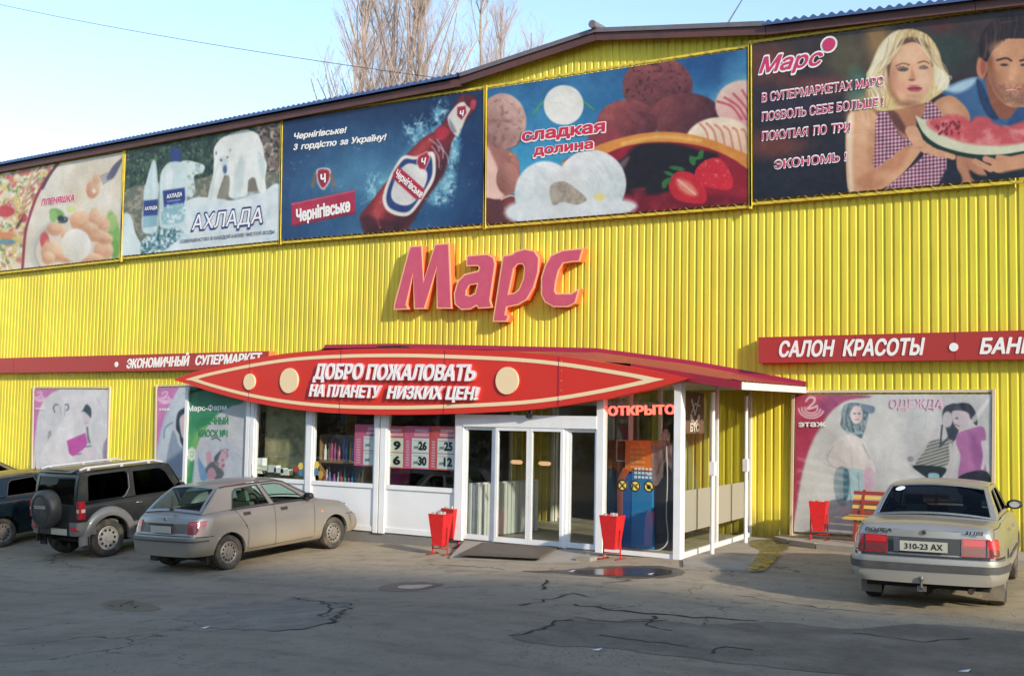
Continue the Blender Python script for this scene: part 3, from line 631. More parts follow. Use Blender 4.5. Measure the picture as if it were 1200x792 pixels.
# ---- 4 ice cream
def p_ice(C):
    C.fill((34,84,144)); C.vgrad((34,78,136),(70,176,216),90,560); C.noise(1.,(90,170,210),150,.5,.8,51,a=.6)
    C.poly([(900,280),(960,200),(1045,170),(1045,330),(960,330)],(140,206,224),soft=26,a=.8)
    C.ball(95,340,92,110,(226,190,176),(150,104,96),ts=26,seed=2,tex=.5)
    m=C.mell(95,360,90,110); C.noise(m,(120,78,72),16,.6,.7,52,a=.5); C.line([(40,420),(90,450),(150,430),(168,380)],5,(120,76,70),a=.6)
    C.poly([(30,430),(70,440),(150,470),(160,560),(120,620),(90,640),(20,640)],(178,118,106)); C.poly([(30,440),(60,480),(90,560),(100,630),(70,640),(30,640)],(250,214,196),soft=6,a=.9)
    C.ball(115,560,44,62,(208,150,130),(140,84,74)); C.poly([(20,640),(80,640),(150,620),(152,700),(140,730),(20,740)],(96,48,48)); C.poly([(100,650),(150,630),(180,640),(176,700),(120,720)],(130,60,56))
    C.line([(90,640),(130,625),(170,640)],6,(236,206,180)); C.ell(125,465,5,4,(220,170,90)); C.ell(133,488,3,3,(220,170,90))
    C.ball(695,205,136,118,(168,92,86),(74,34,44),ts=22,seed=4,tex=.5,lx=-.2,ly=-.5)
    mm=C.mell(695,205,132,114); C.noise(mm,(60,26,34),12,.64,.7,53,a=.8)
    C.ball(805,320,138,92,(140,72,70),(62,28,40),ts=24,seed=5,tex=.5,lx=-.6,ly=-.2); C.ball(580,340,118,86,(176,90,84),(84,36,46),ts=20,seed=6,tex=.5,lx=-.4)
    for i in range(7): C.line([(590+i*14,290+i*4),(640+i*8,330),(650+i*4,390)],3,(70,30,38),a=.55)
    C.poly([(420,420),(470,330),(560,400),(520,450),(440,450)],(150,60,66),soft=8)
    C.ball(1030,275,112,96,(246,224,206),(222,150,150),tex=.3,ts=30,lx=-.3)
    m=C.mell(1030,275,108,94)
    for i in range(5): C.mix(m*C_line(C,[(920+i*34,260-i*14),(980+i*26,280),(1020+i*18,330)],9),(206,92,104))
    C.ball(935,420,134,98,(250,240,214),(224,176,140),tex=.25,ts=30,lx=-.2,ly=-.6); m=C.mell(935,420,130,94)
    for i in range(6): C.mix(m*C_line(C,[(850+i*34,340+i*6),(884+i*30,380),(900+i*30,460)],8),(214,140,118))
    # orange rimmed bowl
    C.poly([(330,500),(420,450),(520,420),(640,395),(760,395),(880,415),(980,450),(1060,500),(1060,760),(530,720),(540,600),(470,540)],(150,18,38))
    C.poly([(320,504),(400,458),(510,415),(640,384),(760,380),(880,402),(980,440),(1060,480),(1060,530),(980,480),(880,438),(760,420),(640,424),(560,438),(480,470),(400,500)],(222,146,60)); C.line([(560,425),(700,398),(860,412)],10,(248,206,120),soft=8,a=.8)
    C.poly([(560,500),(620,430),(760,425),(860,450),(930,470),(880,560),(760,600),(640,640),(560,610)],(28,12,18),soft=8)
    C.poly([(470,580),(530,500),(590,470),(560,540),(520,590)],(52,34,36)); C.poly([(500,560),(560,490),(585,480),(540,550)],(130,110,106),soft=5,a=.7)
    C.poly([(560,640),(700,620),(1060,640),(1060,760),(530,720)],(116,10,30),soft=12); C.noise(C.mpoly([(580,600),(1050,600),(1050,700),(540,700)]),(176,40,60),40,.55,.8,55,a=.7)
    # white scoop
    C.ball(260,620,118,128,(250,252,250),(196,214,214),tex=.4,ts=26,seed=8); C.ball(440,580,134,132,(252,252,250),(190,208,208),tex=.4,ts=26,seed=9,lx=-.3); C.poly([(150,650),(570,640),(560,700),(160,730)],(226,236,236),soft=10)
    m=C.mpoly([(280,590),(330,570),(380,600),(420,640),(380,660),(330,650),(290,660)]); C.mix(m*.7,(176,160,136)); C.noise(m,(140,124,104),16,.45,.75,56,a=.6); C.ell(470,630,20,14,(238,224,140),soft=6)
    for (x,y,a,ang) in ((810,590,64,20),(910,545,72,10)):
        pass
    C.poly([(742,560),(780,530),(840,545),(880,600),(880,650),(830,655),(770,640),(742,605)],(206,34,46)); C.poly([(770,560),(820,575),(850,620),(820,625),(780,600)],(240,140,120),soft=8); C.line([(775,565),(840,620)],6,(250,200,180))
    C.poly([(840,530),(880,488),(940,484),(985,560),(975,600),(930,600),(880,590),(850,570)],(214,34,50)); C.noise(C.mpoly([(840,530),(880,488),(940,484),(985,560),(975,600),(930,600),(880,590),(850,570)]),(240,120,110),8,.66,.7,57)
    for (x,y,a,b,g) in ((730,570,22,10,-30),(740,540,20,8,20),(770,520,30,9,10),(830,490,12,20,-20),(862,465,10,18,20),(850,480,24,7,-10),(722,585,14,10,-60)): C.ell(x,y,a,b,(56,120,56),g)
    # plain disc over the name, green leaves
    for s_ in (-1,1): C.line([(330+s_*20,265),(330+s_*70,258),(330+s_*118,300+ (10 if s_<0 else -8))],6,(90,170,80))
    C.ell(332,275,77,77,(240,240,232)); pass
def C_line(C,pts,w):
    I=C.I; C.I=np.zeros_like(I); C.line(pts,w,(255,255,255)); m=C.I[...,0]; C.I=I; return m
banner('wide roof banner with ice cream scoops in a red bowl beside strawberries',[(571.5,104.5),(876,57.5),(877,238),(569.5,262.5)],(560,40,3.3),p_ice,[
  ('сладкая',(166,418),(496,378),46,whiteink,dict(weight=.075,depth=.002)),('сладкая',(170,414),(492,376),42,redink,dict(weight=.035,depth=.007)),
  ('долина',(212,472),(450,444),38,whiteink,dict(weight=.075,depth=.002)),('долина',(216,468),(446,441),34,redink,dict(weight=.035,depth=.007))])
# ---- 5 couple with watermelon
def p_melon(C):
    C.fill((58,40,42)); C.vgrad((70,54,50),(26,28,40),60,760)
    for (x,y,rx,ry,c,s_) in ((100,250,90,70,(110,60,48),40),(520,150,50,110,(150,118,76),30),(400,220,80,90,(90,84,60),40),(200,400,160,60,(52,40,58),30),(470,420,60,80,(196,150,96),30),(120,560,120,50,(110,60,50),30),(800,180,90,90,(52,64,56),40),(900,110,60,60,(70,54,50),30),(440,330,40,60,(80,120,104),20),(300,330,120,30,(120,64,60),20),(770,90,60,40,(90,50,44),20)): C.ell(x,y,rx,ry,c,soft=s_)
    # man
    C.poly([(770,350),(850,310),(920,298),(960,330),(1010,420),(1100,400),(1130,520),(1000,500),(880,470),(860,420),(800,380)],(66,104,150)); C.poly([(790,345),(860,310),(905,305),(880,340),(830,360)],(176,206,224),soft=8); C.poly([(905,310),(930,330),(960,400),(990,460),(950,450),(915,380)],(34,58,96),soft=4); C.poly([(1040,450),(1100,410),(1130,520),(1030,510)],(52,86,136))
    C.poly([(940,300),(990,320),(1060,400),(1040,450),(1000,460),(960,400)],(150,92,66))
    C.poly([(958,160),(1000,120),(1060,110),(1130,120),(1130,380),(1060,415),(1010,400),(970,350),(948,280),(944,210)],(206,150,112)); C.poly([(958,180),(975,260),(985,330),(1015,395),(975,355),(948,290),(944,210)],(150,94,66),soft=10)
    C.poly([(1000,355),(1060,400),(1100,395),(1100,330),(1060,375),(1010,335)],(150,106,84),soft=10,a=.8)
    C.ell(925,262,20,45,(200,130,98)); C.ell(930,262,10,30,(160,90,66),soft=3)
    C.poly([(918,220),(920,150),(950,100),(1000,64),(1060,56),(1130,70),(1130,140),(1060,150),(1020,150),(985,170),(960,210),(944,240),(925,225)],(40,28,28)); C.strands([(930,140),(970,85),(1030,58),(1110,66)],[(925,235),(975,190),(1020,150),(1110,140)],60,[(64,46,44),(34,22,24),(96,74,66)],5,7,-6,.55)
    C.ell(1000,190,40,26,(222,168,130),soft=14,a=.6); C.ell(985,300,24,40,(176,118,88),soft=14,a=.6); C.ell(1050,270,16,30,(232,180,140),soft=10,a=.6); C.noise(C.mpoly([(985,320),(1040,330),(1100,330),(1100,400),(1050,412),(1005,385)],soft=8),(110,76,62),6,.4,.7,66,a=.6)
    C.line([(1000,90),(1060,80)],6,(90,70,64),a=.6)
    C.line([(985,234),(1020,226),(1040,236)],7,(50,34,30)); C.ell(1012,252,14,5,(60,44,40)); C.line([(1075,236),(1100,230)],7,(50,34,30)); C.ell(1085,252,10,5,(60,44,40))
    C.poly([(1040,250),(1056,300),(1040,312),(1030,305)],(226,168,130),soft=4); C.line([(1012,345),(1040,352),(1075,345)],8,(176,84,80)); C.line([(1020,350),(1060,348)],3,(240,226,214))
    # woman: arms and dress
    C.poly([(415,440),(470,425),(520,450),(516,560),(505,640),(560,600),(640,540),(700,560),(640,650),(560,720),(480,752),(412,740),(400,600),(402,500)],(222,168,126)); C.poly([(402,500),(415,440),(430,450),(425,640),(430,740),(412,740)],(246,222,190),soft=8)
    C.poly([(440,700),(520,650),(600,590),(650,560),(600,660),(500,740)],(196,130,92),soft=10,a=.7)
    C.poly([(740,400),(800,370),(850,400),(880,450),(860,480),(740,470)],(206,150,112)); C.poly([(830,600),(900,620),(950,700),(850,705)],(196,136,104))
    dress=[(520,450),(560,430),(590,480),(620,530),(690,470),(700,400),(740,400),(780,470),(790,640),(770,725),(560,735),(600,690),(700,600),(650,560),(560,620),(505,645),(512,540)]
    m=C.mpoly(dress); C.mix(m,(226,206,212)); g=((np.floor(C.X/7).astype(int)%2)*.5+(np.floor((C.Y+.1*C.X)/7).astype(int)%2)*.5); C.mix(m*g,(112,34,66))
    C.poly([(570,400),(690,390),(700,440),(640,530),(610,520),(570,450)],(196,134,98)); C.poly([(560,430),(600,440),(640,520),(600,500)],(90,56,52),soft=5,a=.8)
    # hair back, face
    C.poly([(600,120),(660,115),(720,140),(760,200),(775,260),(800,310),(780,350),(740,380),(700,400),(560,430),(510,420),(500,380),(540,340),(480,300),(500,250),(530,180),(565,140)],(230,206,146)); C.noise(C.mpoly([(600,120),(660,115),(720,140),(760,200),(775,260),(800,310),(780,350),(740,380),(560,430),(500,380),(480,300),(530,180)]),(186,152,92),20,.5,.7,61,a=.7)
    C.poly([(500,250),(540,170),(600,122),(590,200),(560,300),(540,400),(500,380),(490,300)],(248,244,220),soft=8,a=.85); C.poly([(745,180),(775,260),(800,310),(790,350),(750,330),(745,250)],(250,246,224),soft=6,a=.85)
    C.poly([(590,190),(620,160),(680,160),(724,190),(736,250),(732,320),(710,370),(670,405),(630,400),(590,360),(568,300),(570,240)],(236,186,148)); C.poly([(568,240),(580,330),(610,390),(640,405),(600,400),(560,340)],(170,112,84),soft=9,a=.8)
    C.poly([(600,170),(640,145),(700,155),(730,200),(735,260),(715,200),(670,165),(620,175),(590,200),(572,260),(565,300),(560,240)],(104,76,56),soft=4)
    C.ell(690,320,30,28,(246,200,166),soft=12,a=.7); C.ell(610,335,24,24,(232,160,130),soft=12,a=.6)
    C.line([(595,256),(620,246),(645,252)],5,(120,80,60)); C.line([(680,244),(705,238),(722,246)],5,(120,80,60)); C.ell(620,271,18,6,(70,60,62)); C.ell(700,264,16,6,(70,60,62)); C.ell(620,270,4,3,(220,220,220)); C.ell(700,263,4,3,(220,220,220))
    C.poly([(655,265),(668,300),(662,314),(645,312),(650,290)],(214,152,118),soft=4); C.ell(655,310,12,4,(150,90,74),soft=2); C.ell(666,345,27,10,(184,72,84)); C.line([(642,344),(666,342),(692,342)],3,(120,30,50))
    C.strands([(640,118),(600,135),(565,150)],[(560,250),(510,300),(490,330)],26,[(252,248,226),(236,214,160),(206,172,110)],5,1,-10,.6)
    C.strands([(560,250),(510,300),(490,330)],[(560,420),(520,400),(490,380)],26,[(250,244,216),(226,200,140),(180,142,86)],5,2,14,.55)
    C.strands([(660,118),(700,130),(745,170)],[(740,250),(775,270),(800,300)],22,[(250,246,222),(232,208,150),(196,160,98)],5,3,10,.55)
    C.strands([(740,250),(775,270),(800,300)],[(735,370),(760,350),(815,300)],16,[(250,246,222),(232,208,150)],4,4,-8,.55)
    C.strands([(600,118),(660,112),(720,138)],[(570,170),(650,150),(735,180)],26,[(246,238,206),(214,184,124),(160,124,84)],4,5,5,.5)
    for (x,y) in ((600,268),(612,264),(626,264),(640,268)): C.line([(x,y),(x-3,y-6)],2,(60,44,40),a=.7)
    C.ell(620,268,6,5,(90,110,110)); C.ell(701,262,5,5,(90,110,110)); C.ell(620,268,2.5,2.5,(20,20,24)); C.ell(701,262,2.5,2.5,(20,20,24)); C.line([(600,266),(618,259),(640,268)],2.5,(90,54,44)); C.line([(686,260),(702,254),(716,262)],2.5,(90,54,44))
    C.ell(664,333,18,4,(206,120,118)); C.ell(668,352,16,4,(206,104,108)); C.ell(664,372,22,6,(210,150,120),soft=5,a=.6); C.ell(700,290,18,30,(252,214,180),soft=12,a=.5); C.ell(640,215,40,26,(246,206,172),soft=14,a=.6)
    C.ell(585,300,14,60,(186,124,94),soft=10,a=.5); C.ell(640,402,34,12,(150,96,72),soft=9,a=.6)
    C.ell(470,500,34,80,(240,196,156),soft=20,a=.6); C.ell(500,590,16,70,(176,116,84),soft=12,a=.5); C.ell(560,680,50,20,(240,190,150),soft=12,a=.5); C.ell(800,420,34,30,(232,180,140),soft=14,a=.6)
    # watermelon
    C.poly([(672,455),(690,470),(700,510),(760,560),(860,592),(960,600),(1060,590),(1130,560),(1130,600),(1060,608),(960,616),(860,608),(760,580),(700,540),(678,500)],(24,52,40))
    C.poly([(670,450),(700,462),(780,480),(900,520),(1130,480),(1130,565),(1060,590),(960,600),(860,592),(760,562),(700,515)],(226,226,196))
    C.poly([(715,470),(760,456),(800,445),(850,450),(880,470),(905,452),(950,456),(975,478),(1030,488),(1130,460),(1130,535),(1040,560),(940,562),(850,550),(770,520),(725,495)],(214,92,96),soft=7); C.noise(C.mpoly([(715,470),(800,445),(880,470),(950,456),(1030,488),(1130,460),(1130,535),(940,562),(770,520)]),(240,150,150),34,.5,.7,63)
    r=np.random.default_rng(4)
    for i in range(34): C.ell(740+r.random()*100,470+r.random()*50,4,6,(130,40,50),30)
    for (a,b) in (((640,510),(700,560)),((650,530),(730,590)),((670,545),(760,600)),((700,580),(815,608))): C.line([a,((a[0]+b[0])/2,(a[1]+b[1])/2-4),b],22,(226,170,130)); 
    C.poly([(630,500),(668,488),(690,520),(700,560),(660,560)],(232,178,138))
    for (a,b) in (((900,625),(960,655)),((940,615),(1010,640)),((990,610),(1080,625))): C.line([a,((a[0]+b[0])/2,(a[1]+b[1])/2),b],24,(214,156,118))
    C.poly([(960,640),(1060,600),(1130,600),(1130,650),(1000,672)],(214,156,118))
    C.poly([(880,660),(940,680),(1130,650),(1130,720),(960,700),(900,700)],(24,30,40),soft=6); C.poly([(800,620),(850,700),(760,725),(790,650)],(30,34,50),soft=5)
def mars_text(tf): return [('Марс',(60,288),(316,250),64,whiteink,dict(weight=.07,shear=.3,depth=.002)),('Марс',(64,284),(312,248),58,magenta,dict(weight=.025,shear=.3,depth=.006))]
T5=mars_text(0)
for (s_,p0,p1,cap) in (('В супермаркетах МАРС',(74,396),(548,330),34),('позволь себе больше !',(74,470),(548,410),34),('покупая по ТРИ',(74,545),(420,508),34),('экономь !',(122,655),(405,622),34)):
    s_=s_.upper(); T5+=[(s_,p0,p1,cap,whiteink,dict(weight=.05,depth=.002,shear=.05)),(s_,(p0[0]+2,p0[1]-2),(p1[0]-2,p1[1]-2),cap-5,magenta,dict(weight=.0,depth=.006,shear=.05))]
bn=banner('rightmost roof banner with a blonde woman and dark haired man holding a watermelon slice',[(882,52.5),(1203,8.5),(1203,207.5),(882.5,234.5)],(870,0,3.3),p_melon,T5)
C=Canvas([(955,42),(977,40),(977,60),(955,62)],BY-.012,40,40,(870,0,3.3)); 
mk=MB(); c_=onY((971.5,52.5),BY-.012); mk.lathe([(0,0),(.165,0),(.165,-.004)],c_,'y',24); rel(mk.obj('round_badge',whiteink),bn)
mk=MB(); mk.lathe([(0,-.006),(.125,-.006),(.125,-.009)],c_,'y',24); rel(mk.obj('round_badge',magenta),bn)
# ================================================================= SIGN STRIPS AND THE RAISED NAME
def strip(label,x0,x1,zt,zbm,texts,dot,seams):
    Yf=WY-.20; t=thing('sign_strip',label,'sign',((x0+x1)/2,WY,zbm))
    rel(MB().box(x0,x1,Yf,WY-.002,zbm,zt).obj('sign_box',[redsign]),t)
    for (s_,a,b,cap) in texts: text_px(s_,a,b,cap,Yf-.002,white,t,weight=.035,shear=.22,depth=.01)
    for d in dot:
        c=onY(d,Yf-.002); rel(MB().lathe([(0,-.012),(.075,-.012),(.075,0)],c,'y',20).obj('round_dot',white),t)
    for x in seams: rel(MB().box(x-.006,x+.006,Yf-.004,Yf-.001,zbm+.004,zt-.004).obj('joint',reddark),t)
    return t
Ys=WY-.2
pl=onY((315,410.2),Ys); pl0=onY((0,420.6),Ys)
tl=strip('long red sign strip on the left wall with white Cyrillic words for economy supermarket',XW0,pl[0],(pl[2]+pl0[2])/2,3.30,[('ЭКОНОМИЧНЫЙ',(148.5,431.5),(222,428),10.5),('СУПЕРМАРКЕТ',(229,427.5),(307,424.5),10.5)],[(136.5,427)],[-27.6,-33,-38.5])
rel(MB().box(pl[0],pl[0]+.012,Ys,WY-.004,3.302,3.76).obj('end_cap',orangeside),tl)
pr_=onY((888.7,395.2),Ys); pb=onY((888.7,425.3),Ys)
strip('red sign strip right of the porch with white Cyrillic words for beauty salon and bank',pr_[0],7.,pr_[2]+.0,pb[2],[('САЛОН КРАСОТЫ',(913,417.7),(1084,415.2),17.5),('БАНК',(1148,414.2),(1215,413.2),17.5)],[(1117.7,406.7)],[-7.05,-5.3,-3])
# raised name
def zmpt(p): return (440+p[0]/4.286,270+p[1]/4.286)
G=dict(
 M=([(180,84),(228,82),(240,268),(303,74),(364,70),(377,386),(314,386),(309,175),(243,388),(200,388),(189,205),(150,372),(158,390),(98,392),(100,372),(172,100)],[]),
 A=([(463,132),(560,124),(588,138),(596,170),(570,352),(580,382),(520,386),(510,370),(475,390),(432,392),(404,368),(400,320),(418,258),(450,225),(520,208),(528,184),(515,172),(462,174)],[[(518,262),(470,270),(452,300),(450,326),(475,333),(505,318)]]),
 P=([(645,132),(690,124),(702,112),(750,98),(795,108),(816,140),(812,210),(790,285),(755,345),(715,368),(655,380),(646,425),(664,430),(655,452),(596,452),(598,434)],[[(712,165),(740,163),(752,182),(748,240),(725,298),(700,318),(662,325),(690,190)]]),
 C=([(1035,96),(1020,150),(985,152),(940,160),(915,200),(900,260),(895,305),(905,322),(985,322),(1015,303),(998,362),(965,378),(895,378),(855,355),(838,320),(838,240),(856,180),(885,130),(940,105)],[]))
Yl=WY-.21
def offs(poly,d):
    n=len(poly);out=[]; A=sum(poly[i][0]*poly[(i+1)%n][1]-poly[(i+1)%n][0]*poly[i][1] for i in range(n)); sg=1 if A>0 else -1
    for i in range(n):
        p0,p1,p2=[np.array(poly[(i+j)%n],float) for j in (-1,0,1)]
        e1=(p1-p0)/np.linalg.norm(p1-p0); e2=(p2-p1)/np.linalg.norm(p2-p1); n1=np.array((e1[1],-e1[0]))*sg; n2=np.array((e2[1],-e2[0]))*sg
        b=n1+n2; b/=max(.3,np.linalg.norm(b)); out.append(tuple(p1+b*d/max(.45,b@n1)))
    return out
def planar(poly,Y): return [tuple(onY(zmpt(p),Y)) for p in poly]
ns=thing('raised_letter_sign','big raised slanted pink letters spelling the shop name on the yellow wall','sign',(onY((570,380),WY)[0],WY,4.5))
for k_,(o_,h_) in G.items():
    rimo=[(p[0],p[1]) for p in offs(o_,7)]; rimh=[offs(h,-6) for h in h_]
    l=rel(MB().slab(planar(rimo,Yl),(0,.19,0),[planar(h,Yl) for h in rimh]).obj('letter',[orangeside]),ns)
    f=MB().slab(planar(rimo,Yl-.016),(0,.0155,0),[planar(h,Yl-.016) for h in rimh]).obj('letter_rim',[rim]); f.parent=l; f.matrix_parent_inverse=Matrix.Translation(-Vector(ns.location))
    f.matrix_parent_inverse=l.matrix_parent_inverse.copy() if False else Matrix.Identity(4)
    f=MB().slab(planar(o_,Yl-.021),(0,.0045,0),[planar(h,Yl-.021) for h in h_]).obj('letter_face',[pinkface]); f.parent=l
for x in (500,612): 
    a=onY((x,266 if x<560 else 262),WY-.03); b=onY((x+1,300),WY-.03); rel(MB().tube([a,b],.008,6).obj('hanger_wire',wirem),ns)
# ================================================================= POSTERS ON THE WALL
def figure_posters():
    def swirl(C,cx,cy,r,c=(240,214,224)):
        for k,(ra,t0,t1) in enumerate(((.98,.10,.98),(.74,.06,1.02),(.5,.0,1.05))): C.line([(cx+ra*r*math.cos(PI*(t0+(t1-t0)*i/8)),cy+.05*r+ra*.78*r*math.sin(PI*(t0+(t1-t0)*i/8))) for i in range(9)],r*.13,c)
        C.line([(cx-r*.42,cy-r*.50),(cx-r*.15,cy-r*.80),(cx+r*.25,cy-r*.72),(cx+r*.2,cy-r*.42),(cx-r*.1,cy-r*.12),(cx-r*.3,cy+r*.08),(cx+r*.1,cy+r*.02),(cx+r*.45,cy-r*.12)],r*.16,c)
    def cl(C):
        C.fill((206,208,206)); C.noise(1.,(186,190,194),180,.4,.8,71); C.vgrad((206,208,206),(196,200,204),80,650,m=.5)
        C.poly([(100,70),(330,80),(430,90),(330,105),(250,170),(180,290),(140,430),(112,600),(100,660)],(176,62,92),soft=5); C.poly([(150,70),(430,85),(330,104),(250,170),(180,290),(140,430),(118,560),(150,380),(190,270),(240,170)],(140,90,130),soft=8,a=.6); C.poly([(100,70),(240,78),(180,150),(120,240),(100,300)],(206,90,120),soft=16,a=.6)
        swirl(C,183,135,54)
        # woman left
        C.poly([(310,180),(318,130),(350,115),(400,120),(445,135),(425,160),(415,200),(405,240),(390,268),(360,240),(330,235),(308,210)],(88,112,122)); C.noise(C.mpoly([(310,180),(318,130),(350,115),(400,120),(425,160),(405,240),(390,268),(330,240)]),(150,170,176),12,.5,.6,72); C.poly([(350,120),(445,130),(440,160),(400,145)],(120,140,160)); C.strands([(325,125),(350,116),(400,122)],[(312,215),(360,240),(410,225)],40,[(70,92,104),(140,162,170),(176,196,202)],4,11,9,.6); C.ell(373,165,26,38,(222,206,206)); C.ell(385,172,12,26,(196,176,180),soft=8,a=.7); C.ell(365,160,5,3,(80,90,100)); C.ell(384,160,5,3,(80,90,100)); C.line([(366,186),(382,186)],3,(170,110,120))
        C.poly([(290,270),(350,250),(410,280),(440,360),(455,400),(400,412),(300,405),(255,370),(262,310)],(216,212,212)); C.line([(275,300),(250,350),(290,390),(400,400)],5,(176,176,186)); C.line([(350,260),(356,400)],3,(190,190,198)); C.line([(400,290),(430,350)],4,(170,172,182))
        C.poly([(288,392),(335,400),(335,535),(296,540),(276,470)],(136,160,170)); C.poly([(335,404),(400,408),(390,540),(330,538)],(176,206,214)); C.poly([(318,405),(340,404),(340,500),(320,520)],(60,110,130),soft=4); C.poly([(405,404),(445,400),(440,520),(412,530)],(214,186,206)); C.line([(340,410),(350,530)],3,(110,150,160)); C.line([(380,410),(384,500)],3,(120,156,166))
        # two women right
        C.line([(640,170),(600,190),(596,240),(640,250)],4,(190,190,200),a=.7); C.poly([(740,140),(770,120),(800,125),(810,200),(790,270),(765,270),(750,220),(735,190)],(64,72,84)); C.ell(757,185,22,34,(196,190,196)); C.line([(740,210),(700,240),(680,290),(640,330),(600,370)],22,(196,194,200)); C.ell(600,352,14,12,(150,150,160)); C.line([(606,376),(618,392)],14,(170,170,178))
        t_=C.mpoly([(690,275),(770,270),(778,300),(745,385),(625,378),(660,320)]); C.mix(t_,(176,180,176)); C.mix(t_*((np.floor((C.Y+.3*C.X)/7).astype(int)%2)*1.),(110,116,112)); C.line([(735,210),(728,290)],6,(50,56,70)); C.line([(780,240),(726,300)],6,(50,56,70))
        C.poly([(615,378),(745,388),(735,425),(700,445),(640,410)],(38,52,60)); C.poly([(678,412),(720,415),(716,450),(680,440)],(150,190,206)); C.line([(770,290),(770,380),(740,440)],14,(206,204,208)); C.line([(800,300),(790,360),(770,430)],16,(210,206,210))
        C.poly([(775,150),(800,118),(845,118),(868,140),(882,175),(880,210),(860,190),(845,165),(820,160),(800,185)],(58,62,74)); C.strands([(775,150),(800,120),(850,122)],[(800,185),(850,170),(880,208)],30,[(40,44,58),(90,96,108)],4,12,5,.6); C.poly([(778,150),(830,150),(850,170),(845,200),(820,232),(795,220),(780,190)],(202,192,198)); C.line([(790,205),(806,214)],3,(150,80,100)); C.ell(796,180,6,3,(80,80,96))
        C.poly([(800,245),(850,225),(905,215),(920,265),(900,290),(915,370),(920,405),(880,420),(820,425),(802,420),(812,340),(795,290)],(176,116,168)); C.poly([(850,240),(900,300),(910,400),(880,420),(860,330)],(146,88,146),soft=10,a=.7); C.line([(906,280),(915,330),(905,390)],14,(206,196,204)); C.poly([(808,424),(925,405),(935,520),(810,500)],(40,44,58))
        C.poly([(860,180),(940,85),(938,100),(880,190)],(240,240,240),soft=4,a=.7)
        for i in range(9): C.line([(150+i*70,640-i*10),(260+i*70,560-i*12)],8,(176,180,184),soft=10,a=.5)
        for i in range(6): C.line([(130,600-i*50),(330,560-i*30)],6,(228,228,226),soft=9,a=.5)
    t=banner('large crumpled poster of women with shopping bags on the wall behind the bench',[(932.5,462.3),(1161.7,462),(1160.2,636),(930,622.5)],(900,440,3.6),cl,[('этаж',(128,216),(245,214),24,whiteink,dict(weight=.03,depth=.002)),('ОДЕЖДА',(515,138),(742,138),40,palepink,dict(weight=-.008,shear=.1,depth=.002))],Y=WY-.05,sag=.012,fold=.012,gain=.88,name='wall_poster',cat='poster',barm=mat('cream_bar',(.6,.5,.35),.5))
    def sm1(C):
        C.fill((214,212,216)); C.noise(1.,(196,200,206),120,.4,.8,73)
        C.poly([(195,270),(340,275),(300,300),(250,350),(218,440),(200,600),(195,640)],(196,120,176),soft=4); swirl(C,233,320,34)
        C.line([(318,410),(310,385),(322,365),(335,368)],7,(96,104,116)); C.line([(375,370),(392,365),(398,385),(388,400)],7,(90,98,110)); C.ell(362,392,22,26,(206,206,210)); C.line([(350,380),(352,420)],5,(160,170,180)); C.line([(380,385),(375,425)],5,(150,160,170))
        C.line([(280,560),(288,520),(298,560)],5,(110,120,130)); C.line([(280,580),(298,582)],4,(120,130,140)); C.poly([(270,590),(410,420),(430,600),(400,700),(240,700)],(222,220,224),soft=6)
        C.poly([(480,400),(500,365),(525,385),(530,420),(520,445),(476,405)],(50,70,80)); C.poly([(480,405),(522,440),(515,480),(498,495),(484,470)],(206,196,206)); C.line([(492,470),(506,474)],3,(180,120,150)); C.line([(505,500),(512,560),(524,600)],12,(110,120,130))
        C.poly([(388,575),(495,530),(508,590),(470,650),(420,665),(402,650)],(186,76,160),smooth=False); C.poly([(520,590),(490,620),(450,650),(440,680),(540,690),(560,620)],(206,200,208)); C.line([(492,610),(528,606)],5,(70,80,96)); C.line([(450,655),(470,650)],5,(90,90,110))
        C.poly([(600,600),(632,560),(632,720),(600,700)],(130,110,140),soft=6,a=.7); C.line([(560,330),(600,420),(605,560)],4,(190,196,200))
    for lab,dx,q in (('small pale wall poster with a person holding a magenta folder above the parked jeep',0,[(40.3,456),(127.3,456.5),(124.5,556),(38.5,556)]),):
        banner(lab,q,(0,400,4.95),sm1,[('этаж',(205,394),(258,394),13,whiteink,dict(weight=.02,depth=.002))],Y=WY-.04,gain=.88,name='wall_poster',cat='poster',barm=mat('cream_bar',(.6,.5,.35),.5),W=200)
    def sm2(C):
        C.fill((176,190,204)); C.noise(1.,(150,166,186),100,.4,.8,74); C.poly([(910,268),(1075,270),(1030,310),(985,360),(950,450),(915,600),(905,640)],(196,120,176),soft=4); swirl(C,960,325,42)
        C.poly([(1020,300),(1080,280),(1080,790),(910,790),(920,640),(960,470)],(192,202,212),soft=6); C.poly([(1030,420),(1060,390),(1090,400),(1090,620),(1050,590),(1040,540),(1022,500)],(40,54,72)); C.poly([(1045,440),(1090,420),(1090,540),(1060,560),(1045,510)],(206,186,190)); C.poly([(1000,520),(1040,600),(1090,640),(1090,790),(960,790)],(136,152,172),soft=6); C.line([(950,560),(960,500),(1000,470)],8,(40,110,130),a=.6)
    banner('small purple and grey wall poster partly hidden behind the porch corner',[(184.5,454.5),(272,452.5),(271,560),(183,560)],(0,400,4.95),sm2,[('этаж',(920,402),(985,402),18,whiteink,dict(weight=.02,depth=.002))],Y=WY-.04,gain=.88,name='wall_poster',cat='poster',barm=mat('cream_bar',(.6,.5,.35),.5),W=180)
figure_posters()
# ================================================================= GLAZED PORCH
KY=17.05
def kx(x,y=560): return float(onY((x,y),KY)[0])
KL,KR=-20.12,-8.43                       # ends of the front
KRW=-9.12                                # where the right side meets the wall
kp=thing('glazed_porch','white framed glass entrance porch under the long red board','porch',((KL+KR)/2,KY,0))
def K(mb,name,m,parent=None,**k):
    o=mb.obj(name,m,None,**k)
    if parent is None: return rel(o,kp)
    o.parent=parent; return o
